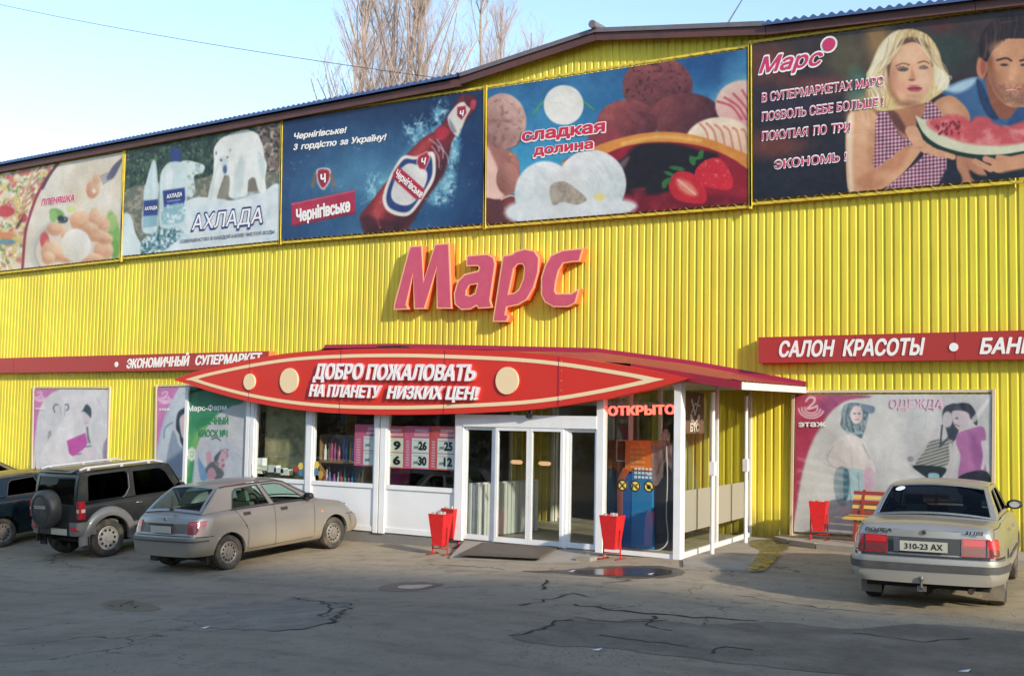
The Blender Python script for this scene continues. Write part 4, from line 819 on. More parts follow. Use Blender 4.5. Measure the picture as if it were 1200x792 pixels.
# plinth and floor
K(MB().box(KL,KR-.03,KY+.03,KY+.3,-.75,-.02),'plinth',grey); K(MB().box(KL,KL+.2,KY+.3,WY-.01,-.75,-.021),'plinth',grey)
tile=mat('porch_floor',(.48,.43,.33),.45,var=.12,scale=3,dirt=((.15,.12,.09),.5,2))
m=MB(); m.slab([(KL,KY+.05,-.018),(KR-.03,KY+.05,-.018),(KRW-.03,WY,-.018),(KL,WY,-.018)],(0,0,.016)); K(m,'floor',tile)
m=MB(); m.box(-19.9,-10.75,WY+.03,WY+5.4,-.03,-.004); K(m,'floor',tile)
# posts
posts=[(KL,KL+.09),(kx(286.5),kx(290.5)),(kx(291.5),kx(296)),(kx(359,520),kx(365.5,520)),(kx(438.5),kx(443.5)),(kx(445),kx(451.5)),(kx(534),kx(543)),(kx(699.5),kx(707.5)),(kx(790,600),kx(798,600))]
for i,(a,b) in enumerate(posts):
    d=.10 if i<8 else .13
    K(MB().box(a,b,KY-.0-(.03 if i>=6 else .012),KY+d,-.02,2.74),'post',pvc)
P=[(a,b) for a,b in posts]
bays=[(P[2][1],P[3][0]),(P[3][1],P[4][0]),(P[5][1],P[6][0])]
for a,b in bays:
    K(MB().box(a+.002,b-.002,KY+.0,KY+.08,.80,.88),'sill_rail',pvc); K(MB().box(a+.002,b-.002,KY+.004,KY+.08,.0,.09),'bottom_rail',pvc)
    K(MB().box(a+.002,b-.002,KY+.025,KY+.06,.09,.80),'lower_panel',pvcpan)
    for x0,x1 in ((a+.002,a+.045),(b-.045,b-.002)): K(MB().box(x0,x1,KY+.008,KY+.08,.881,2.69),'sash_stile',pvc)
    K(MB().box(a+.002,b-.002,KY+.008,KY+.08,2.69,2.74),'sash_rail',pvc)
    K(MB().box(a+.045,b-.045,KY+.04,KY+.046,.881,2.69),'window_pane',pane)
# pharmacy panel
a,b=P[0][1],P[1][0]
K(MB().box(a,b,KY+.04,KY+.06,0,2.75),'lower_panel',pvcpan)
TLp=(float(a),KY+.03,2.70);TRp=(float(b),KY+.03,2.70);BRp=(float(b),KY+.03,.03);BLp=(float(a),KY+.03,.03)
C=Canvas([TLp,TRp,BRp,BLp],KY,170,290,(200,455,6.89),plane='p')
C.fill((206,208,210)); C.poly([(100,-80),(620,-80),(590,100),(480,150),(380,210),(300,300),(240,390),(205,480),(190,600),(180,1000),(90,1000)],(56,146,100)); C.poly([(115,-80),(620,-80),(590,90),(400,110),(115,60)],(40,118,82),soft=30)
C.poly([(450,160),(370,215),(300,290),(220,340),(180,430),(150,560),(120,640),(170,560),(205,480),(240,390),(300,300),(380,210)],(130,196,110),soft=8); C.poly([(150,400),(230,330),(210,420),(170,560),(140,700)],(120,190,110),soft=20,a=.6)
for k in range(8):
    t=k*PI/4; C.ell(170+26*math.cos(t),530+40*math.sin(t),12,17,(232,236,230))
C.ell(170,530,12,16,(240,240,220))
C.poly([(200,560),(250,480),(300,430),(370,400),(440,430),(540,440),(560,800),(540,1000),(190,1000)],(196,202,212),soft=10); C.poly([(290,520),(320,510),(330,580),(310,620),(290,600)],(210,160,170)); C.poly([(220,560),(250,600),(300,680),(300,730),(240,730)],(120,160,196),soft=6); C.poly([(380,540),(440,480),(470,520),(440,600),(420,680),(370,640),(350,600)],(198,170,182)); C.noise(C.mpoly([(380,540),(440,480),(470,520),(440,600),(420,680),(370,640)]),(150,110,126),20,.5,.6,81)
C.poly([(280,650),(340,590),(370,620),(430,680),(400,730),(330,720)],(96,104,112),soft=6); C.poly([(300,660),(340,640),(370,700),(330,735),(300,730)],(190,150,166)); C.line([(330,410),(370,398),(400,420)],9,(70,80,84)); C.poly([(350,560),(400,500),(410,490),(370,600)],(90,100,110),soft=5)
C.obj('printed_sheet',kp,ny=4,sag=.0,gain=.78)
zz=Zt((200,455,6.89))
for s_,p0,p1,cap,mm,wt in (('Марс-Фарм',(140,184),(452,172),42,whiteink,.03),('АПТЕЧНЫЙ',(212,288),(466,288),54,greenink,.03),('КИОСК №1',(225,388),(460,390),54,greenink,.03)):
    text_px(s_,zz(*p0),zz(*p1),cap/6.89,KY+.025,mm,kp,weight=wt,depth=.003)
# automatic door block
hz0,hz1=1.99,2.20
dx0,dx1=P[6][1],P[7][0]
K(MB().box(dx0+.002,dx1-.002,KY-.045,KY+.12,hz0,hz1),'door_header',pvc)
K(MB().box(dx0+.002,dx1-.002,KY+.03,KY+.036,hz1+.002,2.74),'transom_pane',paned); mxx=kx(620,480); K(MB().box(mxx-.03,mxx+.03,KY+.0,KY+.06,hz1+.002,2.74),'transom_post',pvc)
def leaf(xa,xb,y,name,sw=.055):
    """frame > pane"""
    f=MB(); f.box(xa,xa+sw,y,y+.045,.012,hz0-.003).box(xb-sw,xb,y,y+.045,.012,hz0-.003).box(xa+sw,xb-sw,y+.001,y+.044,.012,.10).box(xa+sw,xb-sw,y+.001,y+.044,hz0-.06,hz0-.003)
    o=K(f,name,pvc); g=MB().box(xa+sw,xb-sw,y+.02,y+.026,.10,hz0-.06).obj('pane',paned); g.parent=o; return o
q=[kx(v) for v in (543,579.5,621,662.5,699.5)]
leaf(q[0]+.004,q[1]-.03,KY+.02,'side_light'); leaf(q[3]+.03,q[4]-.004,KY+.02,'side_light')
for x in (q[1],q[3]): K(MB().box(x-.028,x+.028,KY-.01,KY+.1,.0,hz0-.002),'post',pvc)
leaf(q[1]+.03,q[2]-.004,KY-.035,'sliding_door_leaf'); leaf(q[2]+.004,q[3]-.03,KY-.035,'sliding_door_leaf')
stk=mat('orange_sticker',(.85,.50,.25),.5)
for (cx,cy) in ((604.3,541.3),(637.3,543)):
    c=onY((cx,cy),KY-.045); K(MB().box(c[0]-.10,c[0]+.10,KY-.0185,KY-.0155,c[2]-.035,c[2]+.035).box(c[0]-.125,c[0]+.125,KY-.0183,KY-.0157,c[2]-.018,c[2]+.018),'door_sticker',stk)
c=onY((619.5,487),KY-.1); K(MB().lathe([(0,-.05),(.04,-.04),(.055,0),(.05,.03),(0,.04)],(c[0],KY-.1,c[2]),'z',14).box(c[0]-.012,c[0]+.012,KY-.1,KY-.05,c[2]+.0,c[2]+.1),'camera_dome',blackp,smooth=50)
# last front bay, whole glass
a,b=P[7][1],P[8][0]
K(MB().box(a+.002,b-.002,KY+.0,KY+.07,-.02,.05),'bottom_rail',pvc); K(MB().box(a+.002,b-.002,KY+.03,KY+.036,.05,2.69),'window_pane',pane)
K(MB().box(a+.002,b-.002,KY+.0,KY+.07,2.69,2.74),'sash_rail',pvc)
# right side: oblique wall from the corner to the building
A=Vector((KR-.01,KY+.13,0)); B=Vector((KRW,WY-.01,0)); D=(B-A); Ls=D.length; D.normalize(); Nn=Vector((D.y,-D.x,0))
def side(s0,s1,o0,o1,z0,z1,name,m):
    p=[A+D*s0+Nn*o0,A+D*s1+Nn*o0,A+D*s1+Nn*o1,A+D*s0+Nn*o1]
    return K(MB().slab([(v.x,v.y,z0) for v in p],(0,0,z1-z0)),name,m)
side(0,Ls,-.06,.0,-.02,.0,'threshold',pvc); side(0,1.3,-.05,-.003,-.6,-.02,'lower_panel',pvcpan); side(1.3,Ls,-.05,-.006,-.6,-.02,'lower_panel',concrete)
side(0,Ls,-.05,.002,.001,.075,'bottom_rail',pvc)
def s_at(px,py):  # where a photo pixel meets the side plane
    d=ray((px,py)); d=Vector(d); t=((A-Vector(C0)).dot(Nn))/d.dot(Nn); return (Vector(C0)+d*t-A).dot(D),(Vector(C0)+d*t).z
s1=s_at(841.5,560)[0]; s2=s_at(872,560)[0]
side(s1-.03,s1+.03,-.05,.003,.076,2.76,'post',pvc); side(Ls-.07,Ls,-.05,.001,.076,2.76,'post',pvc); side(0,.05,-.05,.001,.076,2.76,'post',pvc)
for (u,v) in ((.05,s1-.03),(s1+.03,Ls-.07)):
    side(u,v,-.028,-.022,.076,2.76,'window_pane',pane)
    side(u+.02,v-.02,-.0205,-.0195,.38,1.04,'frosted_band',frost)
# emblem sticker on the side pane
stm=glass('brown_sticker',(.5,.4,.32),.3,.03,film=((.22,.14,.10),.62)); e0=s_at(804,480)[0]; e1=s_at(826,480)[0]
side(e0,e1,-.0185,-.0175,1.95,2.62,'window_sticker',stm)
emw=mat('sticker_emblem',(.60,.55,.50),.5)
def sideP(s,z,o=-.012): p=A+D*s+Nn*o; return (p.x,p.y,z)
ec=(e0+e1)/2
for r_,t0,t1 in ((.30,3.5,5.9),(.24,3.6,5.8)): K(MB().tube([sideP(ec+r_*.9*math.cos(t0+(t1-t0)*i/10),2.36+r_*math.sin(t0+(t1-t0)*i/10)) for i in range(11)],.012,5),'emblem',emw)
K(MB().tube([sideP(ec-.2,2.5),sideP(ec,2.25),sideP(ec+.24,2.56)],.014,5).tube([sideP(ec-.2,2.28),sideP(ec+.02,2.44),sideP(ec+.26,2.4)],.012,5),'emblem',emw)
text3('БТС',sideP(ec-.26,1.98),sideP(ec+.24,1.98),.13,emw,kp,normal=Nn,weight=.03)
# roof: slopes to the front and down to the right
WL=[(KL-.2,3.80),(-18.16,3.78),(-15.6,3.68),(-12.58,3.56),(-8.05,3.00)]
F1=onY((739,426),KY-.05); 
def oneave(px,py): # point on the eave line running parallel to the side from the wall end
    P0=Vector((-8.05,WY,0)); d=Vector(ray((px,py))); t=((P0-Vector(C0)).dot(Nn))/d.dot(Nn); return Vector(C0)+d*t
F2=oneave(869,446.6); E2=oneave(941,452)
ft=[(KL-.2,KY-.0,2.55),(-18.2,KY-.0,2.95),(-14.4,KY-.0,3.20),(-11.2,KY-.0,3.20),(F1[0],KY-.0,F1[2]),(F2.x,F2.y,F2.z)]
wt_=[(KL-.2,WY-.01,3.80),(-18.16,WY-.01,3.78),(-15.0,WY-.01,3.66),(-12.58,WY-.01,3.56),(-10.4,WY-.01,3.27),(-8.05,WY-.01,E2.z)]
def rf(i0,u,v,dz=0):
    a=Vector(ft[i0])*(1-u)+Vector(ft[i0+1])*u; b=Vector(wt_[i0])*(1-u)+Vector(wt_[i0+1])*u; p=a*(1-v)+b*v; return (p.x,p.y,p.z+dz)
for i0 in range(5):
    m=MB(); n=24
    m.grid([[rf(i0,u/2,v/n,.013*(1 if (v%2) else 0) if i0>=3 else 0) for v in range(n+1)] for u in range(3)]); 
    m.grid([[rf(i0,u/2,v/n,-.03) for v in range(n+1)][::-1] for u in range(3)]); K(m,'roof_sheet',reddark)
# flashing against the wall
m=MB()
for i in range(5):
    a,b=wt_[i],wt_[i+1]; m.add([(a[0],WY-.05,a[2]-.01),(b[0],WY-.05,b[2]-.01),(b[0],WY-.003,b[2]+.09),(a[0],WY-.003,a[2]+.09),(a[0],WY-.30,a[2]-.02),(b[0],WY-.30,b[2]-.02)],[(0,1,2,3),(4,5,1,0)])
K(m,'wall_flashing',reddark)
# front fascia right of the board and the white corrugated eave end
m=MB().slab([(F1[0],F1[1],F1[2]),(F2.x,F2.y,F2.z),(F2.x,F2.y,F2.z-.125),(F1[0]+.0,F1[1],F1[2]-.15)],(0,.02,0)); K(m,'fascia',mat('maroon_fascia',(.36,.02,.04),.4,var=.1))
m=MB(); n=44; up=[];lo=[]
for i in range(n+1):
    p=F2.lerp(Vector((-8.05,WY-.01,E2.z)),i/n); up.append((p.x+.005,p.y,p.z-.02+.014*(i%2))); lo.append((p.x+.005,p.y,p.z-.125))
m.grid([lo,up]); m.grid([[(x-.02,y,z) for x,y,z in up],[(x-.02,y,z) for x,y,z in lo]]); K(m,'eave_end_strip',mat('white_eave_strip',(.80,.76,.72),.4,var=.05))
m=MB(); 
for i in range(n+1): pass
m.add([tuple(F2.lerp(Vector((-8.05,WY-.01,E2.z)),0)+Vector((.012,0,.0))),tuple(Vector((-8.05,WY-.01,E2.z))+Vector((.012,0,.0))),tuple(Vector((-8.05,WY-.01,E2.z))+Vector((-.2,0,.05))),tuple(F2+Vector((-.2,0,.05)))],[(0,1,2,3)]); K(m,'eave_cap',reddark)
# ceiling of the porch
m=MB().slab([(KL+.1,KY+.14,2.765),(KR-.1,KY+.14,2.765),(KRW-.08,WY-.02,2.765),(KL+.1,WY-.02,2.765)],(0,0,.02)); K(m,'ceiling',mat('porch_ceiling',(.7,.7,.68),.7))
K(MB().box(KL+.02,KL+.04,KY+.1,WY-.02,-.02,2.7),'left_wall',pvcpan)
# supporting poles
for (px,py,zb_) in ((834.5,648.5,0),(873.8,634,.0)):
    g=None
    best=min(((abs(float(prj([(Vector((-8.83,WY,0))-D*s)+Vector((0,0,0))])[0][0])-px),s) for s in np.arange(.5,4.4,.02)))
    p=Vector((-8.83,WY,0))-D*best[1]; K(MB().tube([(p.x,p.y,-.03),(p.x,p.y,2.62)],.034,12),'support_pole',galv,smooth=40)
    K(MB().box(p.x-.045,p.x+.045,p.y-.045,p.y+.045,1.28,1.5),'pole_clamp',galv)
# small black box on the roof
c=onY((462,409),20.5); K(MB().box(c[0]-.35,c[0]+.35,20.3,20.6,c[2]-.1,c[2]+.06),'roof_box',blackp)
# low white partition between the window bay and the doors, and a radiator-like ribbed board
xw=(P[6][0]+P[6][1])/2
m=MB()
for i in range(16): y=KY+.25+i*.13; m.box(xw+.12,xw+.17,y,y+.10,.02,.95)
K(m,'ribbed_partition',pvcpan); K(MB().box(xw+.06,xw+.115,KY+.2,KY+2.4,.0,.98),'partition_board',pvcpan)
K(MB().box(P[7][0]-.02,P[7][0]+.03,KY+.15,WY-2.2,.0,2.72),'inner_glass_screen',paned)
for y in (KY+1.1,KY+2.2): K(MB().box(P[7][0]-.03,P[7][0]+.04,y,y+.05,0,2.72),'inner_post',pvc)
# ================================================================= ROCKET-SHAPED WELCOME BOARD
RY=16.80
top=[(203,445),(222,437.5),(250,430),(298,420),(345,413),(400,409.3),(460,408),(520,408.8),(600,412),(660,417.5),(720,426.5),(765,434.5),(806,443.6)]
bot=[(806,443.6),(765,455),(740,460.5),(700,468.5),(650,476.5),(600,481.5),(520,485),(460,485.8),(398,484.3),(340,479),(290,470),(250,459.5),(222,450.5)]
tp=smooth_loop([onY(p,RY) for p in top],5,False); bp=smooth_loop([onY(p,RY) for p in bot],5,False)
outl=[tuple(p) for p in tp[:-1]]+[tuple(p) for p in bp]
rk=thing('welcome_board','long pointed rocket shaped bright red board over the entrance with cream stripe and white words','sign',(-14.4,RY,2.8))
rel(MB().slab(outl,(0,.20,0)).obj('board',redbright),rk)
o2=[(p[0],p[2]) for p in outl]
def inset(d): return offs(o2,-d)
def clean(pl,cx=-14.4): return pl
# cream stripe: nested lens shapes, built from top and bottom curves moved towards the centre line
def lens(dz,dx):
    T=[];B_=[]
    n=60; xa,xb=outl[0][0]+dx,tp[-1][0]-dx
    tx=[p[0] for p in tp]; tz=[p[2] for p in tp]; bx=[p[0] for p in bp][::-1]; bz=[p[2] for p in bp][::-1]
    for i in range(n+1):
        x=xa+(xb-xa)*i/n; zt_=np.interp(x,tx,tz); zb2=np.interp(x,bx,bz); 
        T.append((x,zt_)); B_.append((x,zb2))
    # taper so both curves meet at the ends
    za=(T[0][1]+B_[0][1])/2; zc=(T[-1][1]+B_[-1][1])/2
    T=[(x,max((z-dz),za+(zc-za)*i/n)) for i,(x,z) in enumerate(T)]; B_=[(x,min((z+dz),za+(zc-za)*i/n)) for i,(x,z) in enumerate(B_)]
    return T,B_
T1,B1=lens(.10,.40); T2,B2=lens(.165,.88)
def poly_y(T,B_,Y): return [(x,Y,z) for x,z in T]+[(x,Y,z) for x,z in B_[::-1][1:-1]]
st=MB()
for (To,Ti) in ((T1,None),(B1,None)):
    pass
n=60
for i in range(n):
    for (S1,S2) in ((T1,'t'),(B1,'b')):
        x0,z0=S1[i];x1,z1=S1[i+1]
        def inner(x,z,side):
            tt=np.interp(x,[p[0] for p in T2],[p[1] for p in T2]) if side=='t' else np.interp(x,[p[0] for p in B2],[p[1] for p in B2])
            if x<T2[0][0] or x>T2[-1][0]:
                tt=(np.interp(x,[p[0] for p in T1],[p[1] for p in T1])+np.interp(x,[p[0] for p in B1],[p[1] for p in B1]))/2
            return tt
        a0,a1=inner(x0,z0,S2),inner(x1,z1,S2); y=RY-.006
        if abs(a0-z0)+abs(a1-z1)>.004: st.add([(x0,y,z0),(x1,y,z1),(x1,y,a1),(x0,y,a0)],[(0,1,2,3)])
rel(st.obj('cream_stripe',cream),rk)
for (cx,cy,rx,ry) in ((293.2,447.3,6.8,9.4),(339.6,446,11,14.2),(595,446,14,15.2)):
    c=onY((cx,cy),RY); a_=onY((cx+rx,cy),RY)[0]-c[0]; b_=c[2]-onY((cx,cy+ry),RY)[2]; r_=(a_+b_)/2
    ring=[(c[0]+r_*math.cos(t),RY-.03,c[2]+r_*math.sin(t)) for t in np.linspace(0,2*PI,33)[:-1]]; rel(MB().slab(ring,(0,.0295,0)).obj('round_porthole',cream),rk)
for x,ya,yb in ((293,420.5,470),(400,409.5,484),(521.5,409.5,484.5),(655,417.5,475)):
    p=onY((x,ya),RY);q_=onY((x,yb),RY); rel(MB().box(p[0]-.006,p[0]+.006,RY-.0075,RY-.0005,q_[2]+.01,p[2]-.01).obj('panel_joint',reddark),rk)
    m=MB()
    for j in range(5): 
        z=q_[2]+(p[2]-q_[2])*(j+.5)/5; m.lathe([(0,-.006),(.012,-.004),(.014,0)],(p[0]+.05,RY-.001,z),'y',8)
    rel(tag(m.obj('rivets',mat('rivet',(.45,.2,.18),.4)),kind='stuff'),rk)
wl=mat('raised_white_letters',(.84,.84,.84),.35,var=.03); hal=mat('pink_letter_return',(.80,.35,.42),.4)
for s_,a,b,cap in (('ДОБРО',(369,443.8),(427,444.3),17),('ПОЖАЛОВАТЬ',(431,444.5),(558.5,446),17),('НА ПЛАНЕТУ',(364.5,464),(448,466.3),13.4),('НИЗКИХ ЦЕН!',(455.5,466.6),(562.5,468.3),14)):
    text_px(s_,a,b,cap,RY,hal,rk,weight=.038,shear=.22,depth=.055,proud=.0); text_px(s_,a,b,cap,RY,wl,rk,weight=.03,shear=.22,depth=.012,proud=.056)
# ================================================================= THINGS IN AND ON THE PORCH
neon=mat('neon_red',(.9,.05,.04),.4,emis=(1,.07,.05),es=2.6)
nn_=thing('neon_open_sign','glowing red neon word meaning open, hung inside the glass','neon sign',(onY((753,486),17.2)[0],17.2,2.2))
text_px('ОТКРЫТО',(713.5,486.5),(791.5,484.8),10.2,17.2,neon,nn_,weight=.028,depth=.03)
m=MB(); 
for x in (718,786): p=onY((x,475),17.2); m.tube([p,(p[0],17.2,2.76)],.004,5)
rel(m.obj('hanging_wire',wirem),nn_)
# price posters
pinkp=mat('poster_magenta',(.72,.13,.28),.5); redp=mat('poster_red',(.70,.10,.10),.5); palep=mat('poster_white',(.78,.83,.86),.5,var=.04); beig=mat('poster_cream',(.76,.78,.68),.5)
pos=[((416,497,441.5,546.5),pinkp,palep,('4','5'),'price poster with a big 4 over a 5 in the window nearest the hatchback'),((451.5,499,473,549),redp,beig,('9','6'),'price poster with a big 9 over a 6 and cream cards'),
 ((474.5,499,502.8,550),pinkp,palep,('26','30'),'price poster with 26 over 30 under a magenta heading'),((504.5,499,533,551.5),redp,palep,('25','12'),'price poster with 25 over 12 under a red heading beside the door')]
for (x0,y0,x1,y1),hc,pc,(n1,n2),lab in pos:
    Y=KY+.07; a=onY((x0,y0),Y);b=onY((x1,y1),Y); z0,z1=b[2],a[2]; W_=b[0]-a[0]; X0=a[0]
    if x0==416: X0=a[0]; W_=.78
    if x0==451.5: X0=b[0]-.78;W_=.78
    t=thing('price_poster',lab,'poster',(X0+W_/2,Y,z0),0,'price posters in the porch windows')
    rel(MB().box(X0,X0+W_,Y,Y+.004,z0,z1).obj('poster_sheet',hc),t); cx0=X0+W_*.30
    Hh=z1-z0
    for j,nm in enumerate((n1,n2)):
        zz0=z0+Hh*(.03 if j else .385); rel(MB().box(cx0,X0+W_*.97,Y-.004,Y-.001,zz0,zz0+Hh*.335).obj('price_card',pc),t)
        wn=W_*(.30 if len(nm)>1 else .2); text3(nm,(X0+W_*.90-wn-.02,Y-.006,zz0+Hh*.07),(X0+W_*.90,Y-.006,zz0+Hh*.07),Hh*.19,blackink,t,weight=.05,depth=.002)
        m=MB(); m.obox((cx0+.04,Y-.006,zz0+Hh*.06),(cx0+.17,Y-.006,zz0+Hh*.20),.002,.012,(0,1,0)).box(cx0+.05,cx0+.16,Y-.007,Y-.005,zz0+Hh*.09,zz0+Hh*.15).box(cx0+.03,cx0+.26,Y-.007,Y-.005,zz0+Hh*.275,zz0+Hh*.285); rel(m.obj('small_print',mat('grey_print',(.25,.28,.30),.5)),t)
    m=MB()
    for (u0,u1,v) in ((.42,.92,.90),(.38,.95,.80)): m.box(X0+W_*u0,X0+W_*u1,Y-.003,Y-.001,z0+Hh*(v-.035),z0+Hh*(v+.035))
    for k in range(10): m.box(X0+W_*.07,X0+W_*.2,Y-.003,Y-.001,z0+Hh*(.06+k*.062),z0+Hh*(.095+k*.062))
    rel(m.obj('heading_print',palepink),t)
# round stickers on the corner bay glass
def stick(cx,cy,kind,lab):
    c=onY((cx,cy),KY+.02); t=thing('round_warning_sticker',lab,'sticker',tuple(c),0,'round yellow stickers on the porch glass')
    rel(MB().lathe([(0,-.002),(.095,-.002),(.095,0)],c,'y',24).obj('sticker_disc',mat('yellow_sticker',(.85,.62,.12),.5)),t)
    rel(MB().lathe([(.072,-.003),(.095,-.003),(.095,-.0035),(.072,-.0035)],c,'y',24,True).obj('sticker_ring',blackp),t)
    y=c[1]-.004; m=MB()
    if kind==0: m.obox((c[0]-.05,y,c[2]-.05),(c[0]+.05,y,c[2]+.05),.002,.018,(0,1,0)) if False else m.tube([(c[0]-.05,y,c[2]-.05),(c[0]+.05,y,c[2]+.05)],.009,5).tube([(c[0]-.05,y,c[2]+.05),(c[0]+.05,y,c[2]-.05)],.009,5)
    if kind==1: m.tube([(c[0]-.05,y,c[2]-.045),(c[0]-.04,y,c[2]+.04),(c[0]+.0,y,c[2]+.0),(c[0]+.05,y,c[2]+.035)],.010,5).tube([(c[0]+.05,y,c[2]-.045),(c[0]+.0,y,c[2]+.0)],.010,5)
    if kind==2: m.lathe([(0,-.001),(.036,-.001),(.036,.001)],(c[0],y,c[2]-.008),'y',10).tube([(c[0]-.06,y,c[2]+.05),(c[0]+.06,y,c[2]-.05)],.008,5)
    rel(m.obj('pictogram',blackp),t)
stick(729.6,568.4,0,'leftmost round yellow sticker, with a black cross, on the glass left of the terminal'); stick(744.5,569.2,1,'middle round yellow sticker on the glass in front of the blue terminal'); stick(760.5,569.8,2,'rightmost round yellow sticker, dark blob crossed out, at the blue terminal edge')
# payment terminal
TY=17.9
org=mat('terminal_orange',(.80,.20,.03),.35,var=.06); blu=mat('terminal_blue',(.015,.10,.38),.3,var=.1); blud=mat('terminal_light_blue',(.02,.22,.55),.3)
def tx(x,y=580): return float(onY((x,y),TY)[0])
def tz(y,x=745): return float(onY((x,y),TY)[2])
te=thing('payment_terminal','tall orange and blue self service terminal behind the corner window','terminal',(tx(748),TY,0))
z0=0.0
rel(MB().slab([(tx(732),TY,tz(516)),(tx(762),TY,tz(516)),(tx(764),TY,tz(551)),(tx(758),TY,tz(553)),(tx(732),TY,tz(552))],(0,.42,0)).obj('top_housing',org),te)
rel(MB().slab([(tx(741),TY-.02,tz(552)),(tx(764),TY-.02,tz(552)),(tx(766),TY-.02,z0+.0),(tx(741),TY-.02,z0)],(0,.45,0)).obj('cabinet',blud),te)
rel(MB().slab([(tx(733),TY-.012,tz(560)),(tx(741.1),TY-.012,tz(552)),(tx(741.1),TY-.012,z0),(tx(730),TY-.012,z0),(tx(730),TY-.012,tz(566))],(0,.44,0)).obj('cabinet_side',blu),te)
rel(MB().slab([(tx(731),TY-.03,tz(548)),(tx(738),TY-.03,tz(551)),(tx(730.2),TY-.03,tz(566)),(tx(730.0),TY-.03,z0),(tx(725),TY-.03,z0),(tx(724.5),TY-.03,tz(563))],(0,.4,0)).obj('curved_trim',mat('terminal_trim',(.42,.10,.04),.4)),te)
m=MB()
for r_ in range(3):
    for c_ in range(5): m.box(tx(744)+c_*.07,tx(744)+c_*.07+.045,TY-.026,TY-.02,tz(560)+r_*.07,tz(560)+r_*.07+.04)
rel(m.obj('keypad',palep),te)
m=MB()
for i in range(5):
    for j in range(3): m.box(tx(738)+j*.10,tx(738)+j*.10+.075,TY-.006,TY,tz(549)+i*.085,tz(549)+i*.085+.045)
rel(m.obj('button_rows',mat('terminal_buttons',(.75,.35,.12),.4)),te)
rel(MB().box(tx(759),tx(763),TY-.03,TY-.021,tz(556),tz(553)).obj('small_white_tag',whiteink),te)
mc=thing('wrapped_machine','dark blue machine covered with crumpled clear plastic next to the orange terminal','machine',(tx(777),TY+.1,0))
rel(MB().slab([(tx(765),TY+.05,tz(525)),(tx(784),TY+.05,tz(519)),(tx(786),TY+.05,tz(560)),(tx(786),TY+.05,0),(tx(763.5),TY+.05,0)],(0,.5,0)).obj('cabinet',mat('machine_navy',(.015,.018,.04),.35)),mc)
plas=glass('clear_plastic_wrap',(.8,.8,.8),.30,.06,film=((.50,.36,.36),.42))
P_=[]
for i in range(9):
    row=[]
    for j in range(13):
        u=j/12;v=i/8; x=tx(763+u*24); z=tz(516+v*(46 if u<.6 else 30)+6*math.sin(u*7)); row.append((x,TY+.0+.012*math.sin(u*9+v*5)*math.cos(v*7-u*3),z))
    P_.append(row)
rel(MB().grid(P_).obj('plastic_cover',plas),mc)
rel(MB().tube(smooth_loop([(tx(781),TY-.02,tz(520)),(tx(783),TY-.03,tz(560)),(tx(782),TY-.03,tz(600)),(tx(784),TY-.03,.18),(tx(779),TY-.15,.03),(tx(768),TY-.2,.012),(tx(757),TY-.15,.012),(tx(751),TY-.1,.02)],5,False),.011,6).obj('power_cable',mat('pale_cable',(.42,.42,.36),.5)),mc)
rel(MB().lathe([(.0,.0),(.07,.0),(.075,.12),(.04,.16),(.03,.2),(0,.2)],(tx(770),TY+.3,tz(516)),'z',12).obj('neck',mat('machine_grey',(.4,.4,.4),.4),smooth=40),mc)
fr_=thing('notice_frame','narrow white framed red notice hanging in the dark corner bay','notice',(tx(727),TY+.8,1.2))
a=onY((722,515),TY+.5);b=onY((738,541),TY+.5)
m=MB(); m.box(a[0],b[0],TY+.5,TY+.52,a[2]-.02,a[2]).box(a[0],a[0]+.02,TY+.5,TY+.52,b[2],a[2]).box(b[0]-.03,b[0],TY+.5,TY+.52,b[2],a[2]).box(a[0],b[0],TY+.5,TY+.52,b[2],b[2]+.02); rel(m.obj('frame',palep),fr_)
rel(MB().box(a[0]+.03,b[0]-.03,TY+.51,TY+.515,b[2]+.02,a[2]-.02).obj('notice_sheet',mat('dark_red_print',(.12,.02,.02),.5)),fr_)
# shop goods seen through the windows
shelf=mat('shelf_wood',(.26,.17,.09),.5)
def shelfunit(name,lab,x0,x1,y,zs,depth=.35):
    t=thing(name,lab,'shelf',((x0+x1)/2,y,0)); 
    for z in zs: rel(MB().box(x0,x1,y,y+depth,z-.05,z).obj('shelf_board',shelf),t)
    for x in (x0-.03,x1): rel(MB().box(x,x+.03,y,y+depth,0,zs[-1]+.5).obj('side_panel',shelf),t)
    rel(MB().box(x0,x1,y+depth,y+depth+.02,0,zs[-1]+.5).obj('back_panel',mat('shelf_back',(.10,.09,.12),.6)),t)
    return t
pal=[(.5,.5,.55),(.10,.12,.35),(.35,.06,.10),(.45,.45,.30),(.25,.08,.30),(.6,.6,.6),(.05,.2,.3),(.5,.3,.1),(.08,.25,.12)]
gm=[mat('goods_%s'%n_,c,.35,var=.1) for n_,c in zip(('silver','blue','red','cream','violet','white','teal','amber','green'),pal)]
shelfunit('goods_shelf','brown shop shelf of small goods behind the second porch window',-16.38,-15.25,17.28,(.72,1.27),.22)
shelfunit('goods_shelf','dark shop shelf behind the first porch window',-20.0,-17.5,19.2,(.7,1.2,1.7))
ORD='first second third fourth fifth sixth seventh eighth ninth tenth eleventh twelfth thirteenth fourteenth fifteenth sixteenth seventeenth eighteenth nineteenth twentieth'.split()+['late']*20
r=random.Random(4)
